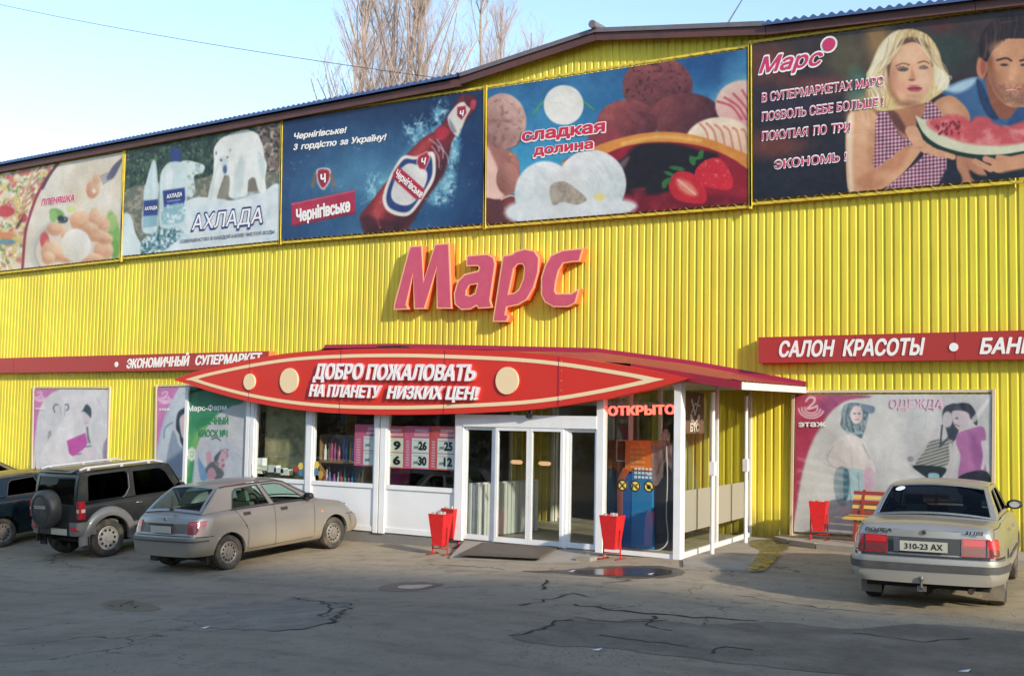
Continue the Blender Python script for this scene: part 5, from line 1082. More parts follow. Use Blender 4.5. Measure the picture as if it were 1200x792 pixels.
def goods(x0,x1,y,z,grp,where,h=(.16,.34)):
    x=x0+.03; k=0
    while x<x1-.06:
        w_=r.uniform(.05,.09); hh=r.uniform(*h); m=MB(); c=(x+w_/2,y+.06+r.uniform(0,.04),z+.001); ci=r.randrange(9)
        m.lathe([(0,0),(w_*.5,0),(w_*.5,hh*.62),(w_*.22,hh*.78),(w_*.22,hh),(0,hh)],c,'z',8); o=m.obj('bottle',gm[ci],smooth=40)
        tag(o,'%s slim bottle, %s from the left on the %s'%(['silver','blue','red','cream','violet','white','teal','amber','green'][ci],ORD[k],where),'bottle',grp); x+=w_+r.uniform(.01,.05); k+=1
for z,nm in ((.72,'lower board of the brown shelf'),(1.27,'upper board of the brown shelf')): goods(-16.38,-15.25,17.28,z,'bottles on the '+nm,nm,h=(.28,.44))
_bx=(float(P[2][1])+.03,float(P[3][0])-.03)
Cb=Canvas([(_bx[0],17.33,2.6),(_bx[1],17.33,2.6),(_bx[1],17.33,.80),(_bx[0],17.33,.80)],KY,150,200,(286,470,8),plane='p')
Cb.fill((196,188,146)); Cb.noise(1.,(232,222,176),90,.4,.8,91); Cb.noise(1.,(120,118,88),60,.5,.7,92,a=.8); Cb.noise(1.,(150,150,130),24,.55,.8,93,a=.5); Cb.vgrad((150,156,140),(110,106,76),60,260,m=.35)
bk=thing('reflection_backdrop','mottled olive curtain added behind the first porch window to imitate its reflection','backdrop',((_bx[0]+_bx[1])/2,17.33,.8)); Cb.obj('backdrop_sheet',bk,ny=8,sag=.01,fold=.015,gain=.85,rough=.9)  # added sheet: the olive tree reflection of this pane is put into its colour
# white boxes heap in the first window
heap=[(347,545,.16,.22),(352,548,.2,.12),(318,549,.22,.10),(327,545,.12,.25),(334,549,.25,.08),(312,552,.15,.06),(341,553,.2,.06)]
for i,(px,py,w_,h_) in enumerate([(306,541,.20,.16),(310,548,.34,.10),(321,549,.24,.14),(329,551,.26,.10),(336,553,.22,.12),(302,552,.30,.08)]):
    c=onY((px,py),17.2); m=MB().box(c[0]-w_/2,c[0]+w_/2,17.14,17.27,c[2]-h_/2,c[2]+h_/2); o=m.obj('carton',[palep,beig,whiteink][i%3])
    tag(o,['white carton on top of the heap in the first porch window','wide pale carton under the topmost one in the first window','cream carton in the middle of the heap in the first window','low white carton right of the middle of the window heap','rightmost small carton of the heap in the first window','long flat carton at the left foot of the window heap'][i],'box','cartons heaped behind the first porch window')
tb=thing('display_counter','low dark counter behind the first porch window carrying a heap of cartons','counter',(-17.3,17.6,0)); rel(MB().box(-18.0,-16.55,17.13,17.29,.0,.77).obj('counter_body',dark),tb); rel(MB().box(-18.02,-16.53,17.11,17.30,.77,.80).obj('counter_top',shelf),tb)
# flower stickers on glass
for (px,py,cc,nm) in ((296.5,541,'yellow_sticker','pale yellow flower sticker at the left edge of the first window'),(352.5,546,'yellow_sticker','yellow flower sticker low at the right edge of the first window'),(347,549,'flower_red','red flower sticker beside the yellow one in the first window'),(353,553.5,'flower_blue','blue flower sticker at the bottom right of the first window'),(371,544.5,'yellow_sticker','yellow flower sticker at the left edge of the second window'),(370.5,552.5,'flower_blue','blue flower sticker under the yellow one in the second window'),(376,556,'flower_amber','amber flower sticker lowest in the second window')):
    mm={'yellow_sticker':mat('yellow_sticker',(.85,.62,.12),.5),'flower_red':mat('flower_red',(.4,.06,.06),.5),'flower_blue':mat('flower_blue',(.10,.25,.40),.5),'flower_amber':mat('flower_amber',(.6,.35,.05),.5)}[cc]
    c=onY((px,py),KY+.032); m=MB()
    for k in range(6): t=k*PI/3; m.lathe([(0,-.001),(.030,-.001),(.030,.0)],(c[0]+.045*math.cos(t),c[1],c[2]+.045*math.sin(t)),'y',8)
    m.lathe([(0,-.0022),(.022,-.0022),(.022,0)],c,'y',8); tag(m.obj('flower_sticker',mm),nm,'sticker','flower stickers on the porch windows')
pk=thing('pink_package','plain magenta package behind the post between the second and third windows','package',(-14.75,17.5,.9)); rel(MB().box(-15.05,-14.45,17.4,17.7,.885,1.22).obj('package_body',mat('magenta_package',(.38,.03,.18),.5)),pk)
# ================================================================= GROUND
def gz(x,y):
    t=-8.6-x; t=.5*(t+math.sqrt(t*t+.6)); t=7*(1-math.exp(-t/7))
    return -t*(.05+.0148*max(0,min(5,17-y)))
def ground(px,dz=0.):
    z=0
    for _ in range(25):
        p=onZ(px,z); z=.5*z+.5*(gz(p[0],p[1])+dz)
    return (float(p[0]),float(p[1]),gz(p[0],p[1])+dz)
def asphalt_mat():
    m=bpy.data.materials.new('dusty_asphalt'); m.use_nodes=True; n=m.node_tree; b=n.nodes['Principled BSDF']; b.inputs['Specular IOR Level'].default_value=.25
    tc=n.nodes.new('ShaderNodeTexCoord')
    def noise(sc_,det=8,ro=.6):
        q=n.nodes.new('ShaderNodeTexNoise'); q.inputs['Scale'].default_value=sc_; q.inputs['Detail'].default_value=det; q.inputs['Roughness'].default_value=ro; n.links.new(tc.outputs['Object'],q.inputs['Vector']); return q.outputs['Fac']
    def ramp(f,a,b_,c=0,d=1):
        q=n.nodes.new('ShaderNodeMapRange'); q.inputs[1].default_value=a;q.inputs[2].default_value=b_;q.inputs[3].default_value=c;q.inputs[4].default_value=d; n.links.new(f,q.inputs[0]); return q.outputs[0]
    def mix(f,a,b_,mode='MIX'):
        q=n.nodes.new('ShaderNodeMix'); q.data_type='RGBA'; q.blend_type=mode
        if isinstance(f,float): q.inputs[0].default_value=f
        else: n.links.new(f,q.inputs[0])
        for i,v in ((6,a),(7,b_)):
            if isinstance(v,tuple): q.inputs[i].default_value=(*v,1)
            else: n.links.new(v,q.inputs[i])
        return q.outputs[2]
    c=mix(ramp(noise(.35,5),.35,.65),(.225,.190,.142),(.300,.258,.195))
    sp=n.nodes.new('ShaderNodeSeparateXYZ'); n.links.new(tc.outputs['Object'],sp.inputs[0])
    md=n.nodes.new('ShaderNodeMath'); md.operation='MULTIPLY_ADD'; n.links.new(noise(.5,5),md.inputs[0]); md.inputs[1].default_value=3.0; n.links.new(sp.outputs[1],md.inputs[2])
    c=mix(ramp(md.outputs[0],12.2,15.5),c,(.40,.335,.235))      # dusty tone made paler towards the store: the sunlit strip painted in
    c=mix(ramp(noise(3.0,8,.75),.50,.72,0,.55),c,(.075,.066,.054))
    c=mix(ramp(noise(40,4,.8),.35,.75,0,.35),c,(.06,.055,.048)); c=mix(ramp(noise(90,3,.8),.55,.75,0,.4),c,(.30,.27,.22))
    mp=n.nodes.new('ShaderNodeMapping'); mp.inputs['Scale'].default_value=(.25,1.6,1); mp.inputs['Rotation'].default_value=(0,0,.12); n.links.new(tc.outputs['Object'],mp.inputs[0])
    q=n.nodes.new('ShaderNodeTexNoise'); q.inputs['Scale'].default_value=1.3; q.inputs['Detail'].default_value=6; n.links.new(mp.outputs[0],q.inputs['Vector'])
    c=mix(ramp(q.outputs['Fac'],.50,.70,0,.35),c,(.10,.092,.078))
    vo=n.nodes.new('ShaderNodeTexVoronoi'); vo.feature='DISTANCE_TO_EDGE'; vo.inputs['Scale'].default_value=.42; 
    wn=n.nodes.new('ShaderNodeVectorMath'); wn.operation='MULTIPLY_ADD'; q2=n.nodes.new('ShaderNodeTexNoise'); q2.inputs['Scale'].default_value=1.6; q2.inputs['Detail'].default_value=7; n.links.new(tc.outputs['Object'],q2.inputs['Vector']); n.links.new(q2.outputs['Color'],wn.inputs[0]); wn.inputs[1].default_value=(1.4,1.4,0); n.links.new(tc.outputs['Object'],wn.inputs[2]); n.links.new(wn.outputs[0],vo.inputs['Vector'])
    cr=n.nodes.new('ShaderNodeMath'); cr.operation='MULTIPLY'; n.links.new(ramp(vo.outputs[0],.0,.010,1,0),cr.inputs[0]); n.links.new(ramp(noise(.22,3),.50,.62),cr.inputs[1])
    c=mix(cr.outputs[0],c,(.03,.026,.022))
    n.links.new(c,b.inputs['Base Color']); n.links.new(ramp(noise(2,4),.3,.7,.82,.95),b.inputs['Roughness'])
    bp=n.nodes.new('ShaderNodeBump'); bp.inputs['Distance'].default_value=.012; bp.inputs['Strength'].default_value=.6; n.links.new(noise(70,5,.7),bp.inputs['Height'])
    b2=n.nodes.new('ShaderNodeBump'); b2.inputs['Distance'].default_value=.05; b2.inputs['Strength'].default_value=.6; n.links.new(noise(2.2,5,.5),b2.inputs['Height']); n.links.new(bp.outputs[0],b2.inputs['Normal']); n.links.new(b2.outputs[0],b.inputs['Normal'])
    return m
asph=asphalt_mat()
m=MB(); xs=np.concatenate([np.linspace(-400,-61,12),np.linspace(-60,30,121),np.linspace(34,300,10)]); ys=np.concatenate([np.linspace(-250,-21,10),np.linspace(-20,WY+.1,113)])
m.grid([[(x,y,gz(x,y)) for x in xs] for y in ys]); struct(m.obj('ground',asph,smooth=80))
m=MB(); m.grid([[(x,y,gz(-46,17)-.02) for x in (-400,-20,20,300)] for y in (52,120,500)]); m.grid([[(x,y,gz(-46,17)-.02) for x in (-400,-46.2)] for y in (21.6,52)]); m.grid([[(x,y,-.02) for x in (13.1,300)] for y in (21.6,52)]); struct(m.obj('far_ground',mat('dry_earth',(.14,.12,.08),.95)))
def blot(pts,dz,name,m,jit=.0,seed=1,sub=6):
    r=random.Random(seed); P=smooth_loop(pts,sub); P=[(p[0]+r.uniform(-jit,jit)*3,p[1]+r.uniform(-jit,jit)) for p in P]
    Q=[ground(p,dz) for p in P]; c=np.mean(Q,0); b=MB(); n=len(Q); 
    for k in (.5,1): b.v+=[(c[0]+(q[0]-c[0])*k,c[1]+(q[1]-c[1])*k,0) for q in Q]
    b.v.append((c[0],c[1],0)); b.v=[(x,y,gz(x,y)+dz) for x,y,_ in b.v]
    for i in range(n):
        j=(i+1)%n; b.f+=[(n+i,n+j,j,i),(i,j,2*n)]; b.mi+=[0,0]
    return struct(b.obj(name,m))
damp=mat('damp_asphalt',(.085,.073,.056),.5,var=.3,scale=7,dirt=((.12,.105,.085),.5,5),bump=.006,bscale=50)
water=mat('puddle_water',(.05,.045,.037),.18,var=.1,spec=1.0)
wet=mat('wet_concrete',(.13,.115,.06),.33,var=.5,scale=4,spec=.45,bump=.004,bscale=14)
def thin_film(m):
    n=m.node_tree; b=n.nodes['Principled BSDF']; tc=n.nodes.new('ShaderNodeTexCoord'); no=n.nodes.new('ShaderNodeTexNoise'); no.inputs['Scale'].default_value=5; no.inputs['Detail'].default_value=8; n.links.new(tc.outputs['Object'],no.inputs['Vector'])
    mr=n.nodes.new('ShaderNodeMapRange'); mr.inputs[1].default_value=.38; mr.inputs[2].default_value=.62; mr.inputs[3].default_value=.12; mr.inputs[4].default_value=.8; n.links.new(no.outputs['Fac'],mr.inputs[0]); n.links.new(mr.outputs[0],b.inputs['Alpha'])
thin_film(wet)
brk=mat('broken_asphalt',(.135,.115,.09),.95,var=.5,scale=7,dirt=((.235,.205,.16),1.0,1.3),bump=.03,bscale=22)
blot([(443,689),(455,684),(485,681.5),(512,682.5),(519,684.5),(500,690),(478,692.5),(455,692)],.004,'damp_patch',damp,.4,2)
blot([(466,687.5),(474,685.3),(500,684.5),(508,685.3),(494,688.3),(476,689.5)],.008,'puddle',mat('pale_puddle_water',(.10,.09,.075),.28,spec=1.0),.25,3)
blot([(612,669),(650,668),(690,664.5),(740,662.5),(780,663.5),(802,669),(792,675),(750,677),(700,675),(650,671)],.004,'damp_patch',damp,.5,4)
blot([(668,669.5),(700,666.5),(745,664.5),(778,666),(790,670.5),(765,674.5),(710,673.5)],.008,'puddle',water,.3,5)
blot([(598,745),(640,732),(672,723),(700,727),(760,725),(830,732),(900,728),(1000,736),(1090,731),(1200,740),(1290,760),(1290,790),(1150,800),(980,788),(840,774),(720,760),(640,755)],.004,'broken_asphalt_patch',brk,1.0,6)
blot([(212,722),(260,708),(320,704),(360,700),(408,706),(412,714),(380,730),(330,738),(270,736),(230,730)],.004,'broken_asphalt_patch',mat('worn_asphalt',(.17,.148,.118),.95,var=.4,scale=4,dirt=((.235,.21,.17),1.0,2),bump=.02,bscale=22),2.2,7,4)
blot([(120,707),(150,702),(190,712),(160,716),(128,712)],.004,'damp_patch',damp,.6,8)
crk=mat('crack_dark',(.018,.015,.012),.95)
def crack(pts,w,seed=1):
    r=random.Random(seed); P=[ground(p,.0) for p in pts]; Q=[]
    for i in range(len(P)-1):
        a,b=np.array(P[i]),np.array(P[i+1]); n=max(2,int(np.linalg.norm(b-a)/.12))
        for k in range(n):
            q=a+(b-a)*k/n; d=(b-a)/np.linalg.norm(b-a); o=r.gauss(0,.035); Q.append((q[0]-d[1]*o,q[1]+d[0]*o,w*r.uniform(.3,1.3)))
    rows=[[],[]]
    for i,(x,y,ww) in enumerate(Q):
        a=Q[max(i-1,0)];b=Q[min(i+1,len(Q)-1)]; d=np.array((b[0]-a[0],b[1]-a[1])); d/=np.linalg.norm(d)+1e-9
        for k,s_ in ((0,1),(1,-1)): X,Y=x-d[1]*ww/2*s_,y+d[0]*ww/2*s_; rows[k].append((X,Y,gz(X,Y)+.006))
    return struct(MB().grid(rows).obj('crack',crk))
for i,(p,w_) in enumerate([([(600,745),(640,735),(672,724)],.05),([(672,724),(720,729),(800,727)],.03),([(340,700),(375,705),(412,708),(404,716),(385,732)],.05),([(372,704),(392,712),(378,722),(396,720)],.04),([(640,650+29),(636,690),(640,692)],.04),([(605,709),(640,703),(672,695),(690,699),(702,700)],.03),([(672,708),(730,716),(800,722),(900,729)],.05),([(125,710),(150,706),(168,713)],.04),([(150,704),(143,711),(128,709)],.04),([(860,697),(960,712),(1060,722)],.02),([(490,660),(560,664),(600,668)],.02),([(770,722),(760,735),(790,742)],.05),([(830,765),(850,758),(900,762)],.05),([(1000,742),(1080,752),(1150,748)],.04),([(700,745),(760,752),(820,760)],.035),([(60,650),(80,662),(110,668)],.015)]): crack(p,w_,i)
# crumbs of asphalt and grit, litter
m=MB(); r=random.Random(3)
for k in range(3600):
    if k<2200: px=(r.uniform(600,1200),r.gauss(752,15))
    elif k<2900: px=(r.uniform(215,412),r.gauss(720,9))
    else: px=(r.uniform(0,1200),r.uniform(660,790))
    p=ground((px[0],min(795,max(655,px[1])))); s_=r.uniform(.003,.012)*(1 if r.random()<.95 else 1.8); a=r.random()*6
    v=[(p[0]+s_*math.cos(a+k_*2.1)*r.uniform(.7,1.2),p[1]+s_*math.sin(a+k_*2.1)*r.uniform(.7,1.2),p[2]) for k_ in range(3)]; m.add(v+[(p[0],p[1],p[2]+s_*.8)],[(0,1,3),(1,2,3),(2,0,3)])
tag(m.obj('grit',mat('grit',(.15,.13,.105),.9,var=.4)),kind='stuff')
for px,lab in (((240,736),'white cigarette end on the crumbled asphalt at left'),((699,762),'pale scrap of litter on the broken asphalt at the bottom'),((1130,787),'torn white wrapper at the lower right edge'),((670,669.5),'small white scrap beside the puddle, left one'),((762,673),'small white scrap beside the puddle, right one')):
    p=ground(px); tag(MB().add([(p[0]-.05,p[1]-.02,p[2]+.004),(p[0]+.04,p[1]-.03,p[2]+.012),(p[0]+.05,p[1]+.03,p[2]+.03),(p[0]-.03,p[1]+.025,p[2]+.006)],[(0,1,2),(0,2,3)]).obj('litter',whiteink),lab,'litter')
# pavement by the wall and the door slab
def slabpx(px,zt,name,m,zb_=-.5,base=None):
    P=[tuple(onZ(p,zt)) for p in px]; return struct(MB().slab([(x,y,zt) for x,y,_ in P],(0,0,-.4)).obj(name,m))
slabpx([(800,654.5),(801,662),(838,665.5),(880,668.5),(906,656),(915,644),(905,631),(880,628.5)],.02,'side_pavement',concrete)
P=[(-8.55,WY-.01),(-8.35,20.9),(-7.9,20.45),(-7.3,20.15),(-6.4,20.0),(0,19.9),(12,19.9),(12,WY-.01)]
struct(MB().slab([(x,y,.07) for x,y in P],(0,0,-.3)).obj('pavement',concrete))
m=MB()
for a,b in zip(P[1:6],P[2:7]):
    L_=math.hypot(b[0]-a[0],b[1]-a[1]); n=max(1,int(L_/.9))
    for k in range(n):
        u=(k+.01)/n;v=(k+.99)/n; p=(a[0]+(b[0]-a[0])*u,a[1]+(b[1]-a[1])*u,.02);q=(a[0]+(b[0]-a[0])*v,a[1]+(b[1]-a[1])*v,.02)
        struct(MB().obox(Vector(p)+Vector((-.03,-.05,0)),Vector(q)+Vector((-.03,-.05,0)),.10,.14).obj('kerb_stone',concrete))
# wet streak that mirrors the wall
def flat(px,z,name,m):
    Q=[tuple(onZ(p,z)) for p in smooth_loop(px,5)]; b_=MB().slab(Q,(0,0,-.0005)); return struct(b_.obj(name,m))
flat([(880,633),(905,631.5),(921,634),(925,640),(915,649),(905,660),(893,668),(873,667),(884,655),(890,645),(880,640)],.0245,'wet_streak',wet)
# door slab: from the doors down to the ground
def zs(p,z): return tuple(onZ(p,z))
sl=[zs((545,633),-.012),zs((700,645),-.012),zs((706,652),-.02),zs((688,656.5),-.06),zs((652,659.5),-.09),zs((527,652),-.15)]
struct(MB().slab(sl,(0,0,-.3)).obj('door_slab',concrete))
for px in ((688,655.5),(699,652)):
    p=zs(px,-.05); struct(MB().box(p[0]-.14,p[0]+.12,p[1]-.12,p[1]+.10,-.3,.0).obj('step_stone',concrete))
mt=thing('door_mat','grey brown ribbed door mat on the sloping slab before the sliding doors','door mat',zs((597,644),-.05))
cm=[zs((564.5,636.8),-.005),zs((655.5,641.5),.0),zs((633,654.3),-.045),zs((537.5,650),-.10)]
mm=MB().slab(cm,(0,0,.02)); rel(mm.obj('mat_sheet',mat('mat_grey_brown',(.13,.11,.085),.95,var=.3,scale=30,bump=.01,bscale=120)),mt)
m=MB()
for k in range(1,40):
    u=k/40; a=Vector(cm[0]).lerp(Vector(cm[1]),u)+Vector((0,0,.022)); b=Vector(cm[3]).lerp(Vector(cm[2]),u)+Vector((0,0,.022)); m.obox(a,b,.018,.006)
rel(tag(m.obj('mat_ribs',mat('mat_rib',(.09,.075,.06),.95)),kind='stuff'),mt)
# red marks on the plinth end
for (a,b) in (((400,634),(407,644)),((409,632),(417,641))):
    p=onY(a,KY+.0); q=onY(b,KY+.0); 
# ================================================================= BINS, BENCH
def make_bin(lab):
    t=thing('litter_bin',lab,'litter bin',(0,0,0),0,'red metal litter bins outside the store')
    z0,z1,b,tp_=.16,.69,.095,.155; w_=.008
    o=[(-b,-b,z0),(b,-b,z0),(b,b,z0),(-b,b,z0),(-tp_,-tp_,z1),(tp_,-tp_,z1),(tp_,tp_,z1),(-tp_,tp_,z1)]; i_=[(x*(1-w_/b),y*(1-w_/b),z+(w_ if k<4 else 0)) for k,(x,y,z) in enumerate(o)]
    m=MB().add(o+i_,[(3,2,1,0),(0,1,5,4),(1,2,6,5),(2,3,7,6),(3,0,4,7),(8,9,10,11),(8,12,13,9),(9,13,14,10),(10,14,15,11),(11,15,12,8),(4,5,13,12),(5,6,14,13),(6,7,15,14),(7,4,12,15)]); m.obj('bucket',redbin,t)
    for s_ in (-1,1):
        x=s_*(tp_-.005); f=MB().tube([(x,0,.45),(x,0,.02)],.013,8); f.obj('leg',redbin,t,smooth=40)
        MB().box(x-.018,x+.018,-.16,.16,.0,.02).obj('foot_bar',mat('rusty_red',(.22,.03,.02),.7,var=.4,scale=20),t); MB().lathe([(0,-.012),(.02,-.01),(.02,.01),(0,.012)],(x,0,.45),'x',10).obj('pivot',redbin,t)
    m=MB().tube([(-tp_,0,.10),(tp_,0,.10)],.009,6); m.obj('cross_bar',redbin,t)
    m=MB(); r=random.Random(1)
    for k in range(7):
        a=r.uniform(-.1,.1);c_=r.uniform(-.1,.1); m.box(a-.025,a+.025,c_-.02,c_+.02,z1-.10+.0*k,z1-.015+.01*k)
    tag(m.obj('rubbish',mat('bag_litter',(.45,.42,.40),.7,var=.3)),kind='stuff').parent=t
    return t
b0=make_bin('short red bin in front of the taller looking one, left of the doors'); p=ground((515.5,649.5)); b0.location=p; b0.rotation_euler=(0,0,math.radians(4))
for px,lab,rz in (((530,641),'red bin standing behind another bin beside the white window panel',-6),((717,655),'red bin on its own before the corner bay with the terminal',2)):
    c=dup(b0,ground(px),math.radians(rz),lab)
p=zs((961,632),.07); c=dup(b0,(p[0],p[1]-.05,.07),math.radians(8),'dark red bin against the wall poster beside the bench')
bred=mat('bench_red',(.28,.035,.02),.45,var=.2,dirt=((.12,.05,.03),.5,6)); byel=mat('bench_yellow',(.62,.42,.10),.45,var=.15)
bp=zs((999,636),.07); BX,BYY=bp[0]-.12,bp[1]+.05
be=thing('park_bench','wooden bench with alternate red and yellow slats, half hidden by the silver saloon','bench',(BX+.8,BYY,.10))
for i,(z,y,c_) in enumerate([(.90,.40,bred),(.82,.375,byel),(.74,.35,bred),(.655,.32,byel),(.565,.29,bred)]): rel(MB().slab([(BX,BYY+y,z+.06),(BX,BYY+y-.02,z+.0),(BX,BYY+y+.01,z-.005),(BX,BYY+y+.03,z+.055)],(1.65,0,0)).obj('back_slat',c_),be)
for i,(y,c_) in enumerate([(.22,byel),(.12,bred),(.02,byel),(-.08,byel)]): rel(MB().box(BX-.03,BX+1.68,BYY+y-.045,BYY+y+.045,.51+.01*i*(-1),.545-.01*i).obj('seat_slat',c_),be)
for x in (.18,1.45):
    m=MB(); m.obox((BX+x,BYY-.06,.50),(BX+x,BYY-.12,.10),.05,.05,(0,1,0)).obox((BX+x,BYY+.22,.50),(BX+x,BYY+.34,.10),.05,.05,(0,1,0)).obox((BX+x,BYY-.10,.49),(BX+x,BYY+.26,.50),.05,.04).obox((BX+x,BYY+.22,.48),(BX+x,BYY+.43,.98),.05,.03,(0,1,0)); rel(m.obj('leg_frame',bred),be)
# ================================================================= TREES BEHIND, CABLES, SURROUNDINGS
bark=mat('poplar_bark',(.30,.24,.21),.9,var=.3,scale=4); twig=mat('bare_twigs',(.40,.34,.33),.9,var=.2)
def poplar(seed,H=28,spread=1.0):
    r=random.Random(seed); T=MB(); W_=MB()
    tr=[(0,0,0)]; x=y=0
    for k in range(1,13): x+=r.gauss(0,.12);y+=r.gauss(0,.12); tr.append((x,y,H*k/12))
    T.tube(tr,[.26*(1-k/13)**.8+.015 for k in range(13)],8)
    def trunk_at(z): k=min(11.99,z/H*12); i=int(k); a=Vector(tr[i]);b=Vector(tr[i+1]); return a.lerp(b,k-i)
    for i in range(50):
        z=H*r.uniform(.18,.97); L_=(H-z)*r.uniform(.30,.54)+r.uniform(1.2,2.4); az=r.random()*6.28; tl=math.radians(r.uniform(12,32))*spread
        p=trunk_at(z); pts=[p]; d=Vector((math.cos(az)*math.sin(tl),math.sin(az)*math.sin(tl),math.cos(tl)))
        for k in range(6): d=(d+Vector((r.gauss(0,.07),r.gauss(0,.07),.05))).normalized(); p=p+d*L_/6; pts.append(p)
        T.tube(pts,[.055*(L_/8)**.7*(1-k/7.5)+.009 for k in range(7)],5,cap=False)
        for j in range(int(L_*3.6)):
            u=r.uniform(.12,1)*5.99; a=pts[int(u)].lerp(pts[int(u)+1],u%1); az2=r.random()*6.28; t2=math.radians(r.uniform(18,52)); d2=Vector((math.cos(az2)*math.sin(t2),math.sin(az2)*math.sin(t2),math.cos(t2))); l2=r.uniform(.6,1.7)
            m1=a+d2*l2*.5; m2=m1+(d2+Vector((r.gauss(0,.1),r.gauss(0,.1),.2))).normalized()*l2*.5; W_.tube([a,m1,m2],[.009,.007,.004],3,cap=False)
            for q in range(4):
                s_=a.lerp(m2,r.uniform(.3,.95)); d3=(d2+Vector((r.gauss(0,.45),r.gauss(0,.45),r.uniform(0,.5)))).normalized(); W_.tube([s_,s_+d3*r.uniform(.3,.8)],[.005,.003],3,cap=False)
    return T,W_
protos=[]
def tree(seed,loc,lab,H,k=None,group='bare poplars beyond the roof',sc_=1,parts=('trunk','twigs')):
    t=thing('poplar_tree',lab,'tree',loc,random.Random(seed).random()*6,group)
    if k is None:
        T,W_=poplar(seed,H); a=T.obj('trunk',bark,t,smooth=60); b=tag(W_.obj('twigs',twig,t),kind='stuff'); protos.append((a,b))
    else:
        for o in protos[k]: c=o.copy(); COL.objects.link(c); c.parent=t
    t.scale=(sc_,sc_,sc_); return t
for i,(px,YY,top_,lab,k) in enumerate([(437,60,-75,'tall bare poplar leftmost in the group beyond the roof',None),(458,64,-100,'tall bare poplar second from the left beyond the roof',None),(474,60,-120,'dark trunked bare poplar in the middle of the group beyond the roof',None),(502,61,-70,'bare poplar leaning right at the right of the tall group',0),(566,80,-8,'fainter bare poplar right of the tall group',1),(596,88,10,'thin pale bare poplar close to the roof bend',2),(624,95,35,'small faint bare poplar farthest right beyond the roof',0),(410,84,60,'low faint bare poplar left of the tall group',1)]):
    p=onY((px,90),YY); t_=onY((px,top_),YY); H=t_[2]+.5
    tree(30+i,(p[0],YY,-.5),lab,28,k,sc_=H/28)
def cable(pts,lab,r_=.012):
    tag(MB().tube(pts,r_,5).obj('overhead_cable',wirem),lab,'cable')
A_=Vector(onY((-60,-8),36));B_=Vector(onY((575,100),30)); cable([A_.lerp(B_,t)+Vector((0,0,-.5*4*t*(1-t)*.6)) for t in np.linspace(0,1,25)],'thin cable sloping down from the upper left to the roof bend',.013)
A_=Vector(onY((882,-20),40));B_=Vector(onY((852,29),28)); cable([A_.lerp(B_,t) for t in np.linspace(0,1,6)],'short thin cable rising from the flat roof ridge',.02)
# buildings round the yard, outside the frame: they shade the foreground and show in the glass
def block(lab,x0,x1,y0,y1,h,face,m_):
    t=thing('apartment_block',lab,'building',((x0+x1)/2,(y0+y1)/2,0)); rel(MB().box(x0,x1,y0,y1,-2,h).obj('wall',m_),t)
    rel(MB().box(x0-.3,x1+.3,y0-.3,y1+.3,h,h+.35).obj('roof',greyflash),t)
    fw=mat('block_window',(.03,.035,.04),.15); 
    n=int((x1-x0)/3.2); W0=None
    for i in range(n):
        for j in range(int(h/3)):
            x=x0+1.2+i*3.2; z=1+j*3
            if W0 is None: W0=rel(MB().box(0,1.5,0,.05,0,1.5).obj('window',fw),t)
            o=W0 if (i==0 and j==0) else W0.copy()
            if o is not W0: COL.objects.link(o)
            o.location=(x,(y1 if face>0 else y0-.05),z)
block('tall grey block beside the yard whose shadow falls across the foreground',15,75,-18,-3.55,18,1,mat('block_grey',(.35,.33,.30),.8,var=.1))
block('pale apartment block on the far side of the yard behind the viewer',-110,0,-52,-40,14,1,mat('block_pale',(.45,.42,.36),.8,var=.1))
lf=mat('dusty_leaves',(.17,.15,.08),.8,var=.4,scale=1.0)
for i in range(9):
    r=random.Random(i); x=-78+i*6.2; m=MB()
    for k in range(1500):
        a=r.random()*6.28; el=r.uniform(-.9,1.57); rr=r.uniform(.55,1)*(1+.25*math.sin(a*3+i)); c=Vector((2.6*rr*math.cos(a)*math.cos(el),2.2*rr*math.sin(a)*math.cos(el),3.0+2.6*rr*math.sin(el))); s_=r.uniform(.14,.3)
        u=Vector((r.gauss(0,1),r.gauss(0,1),r.gauss(0,1))).normalized()*s_; v=u.cross(Vector((r.gauss(0,1),r.gauss(0,1),r.gauss(0,1)))).normalized()*s_*.6; m.add([c-u,c+v,c+u,c-v],[(0,1,2,3)])
    t=thing('broadleaf_tree','dusty round tree number counted from the left of the row behind the viewer'.replace('number counted',['first','second','third','fourth','fifth','sixth','seventh','eighth','ninth'][i]),'tree',(x,-13-r.random()*4,-1.0),0,'trees along the far side of the yard'); o=m.obj('crown',lf,t); o['kind']='stuff'; MB().tube([(0,0,-.5),(.1,0,1.5),(0,.1,3)],[.2,.16,.1],8).obj('trunk',bark,t)
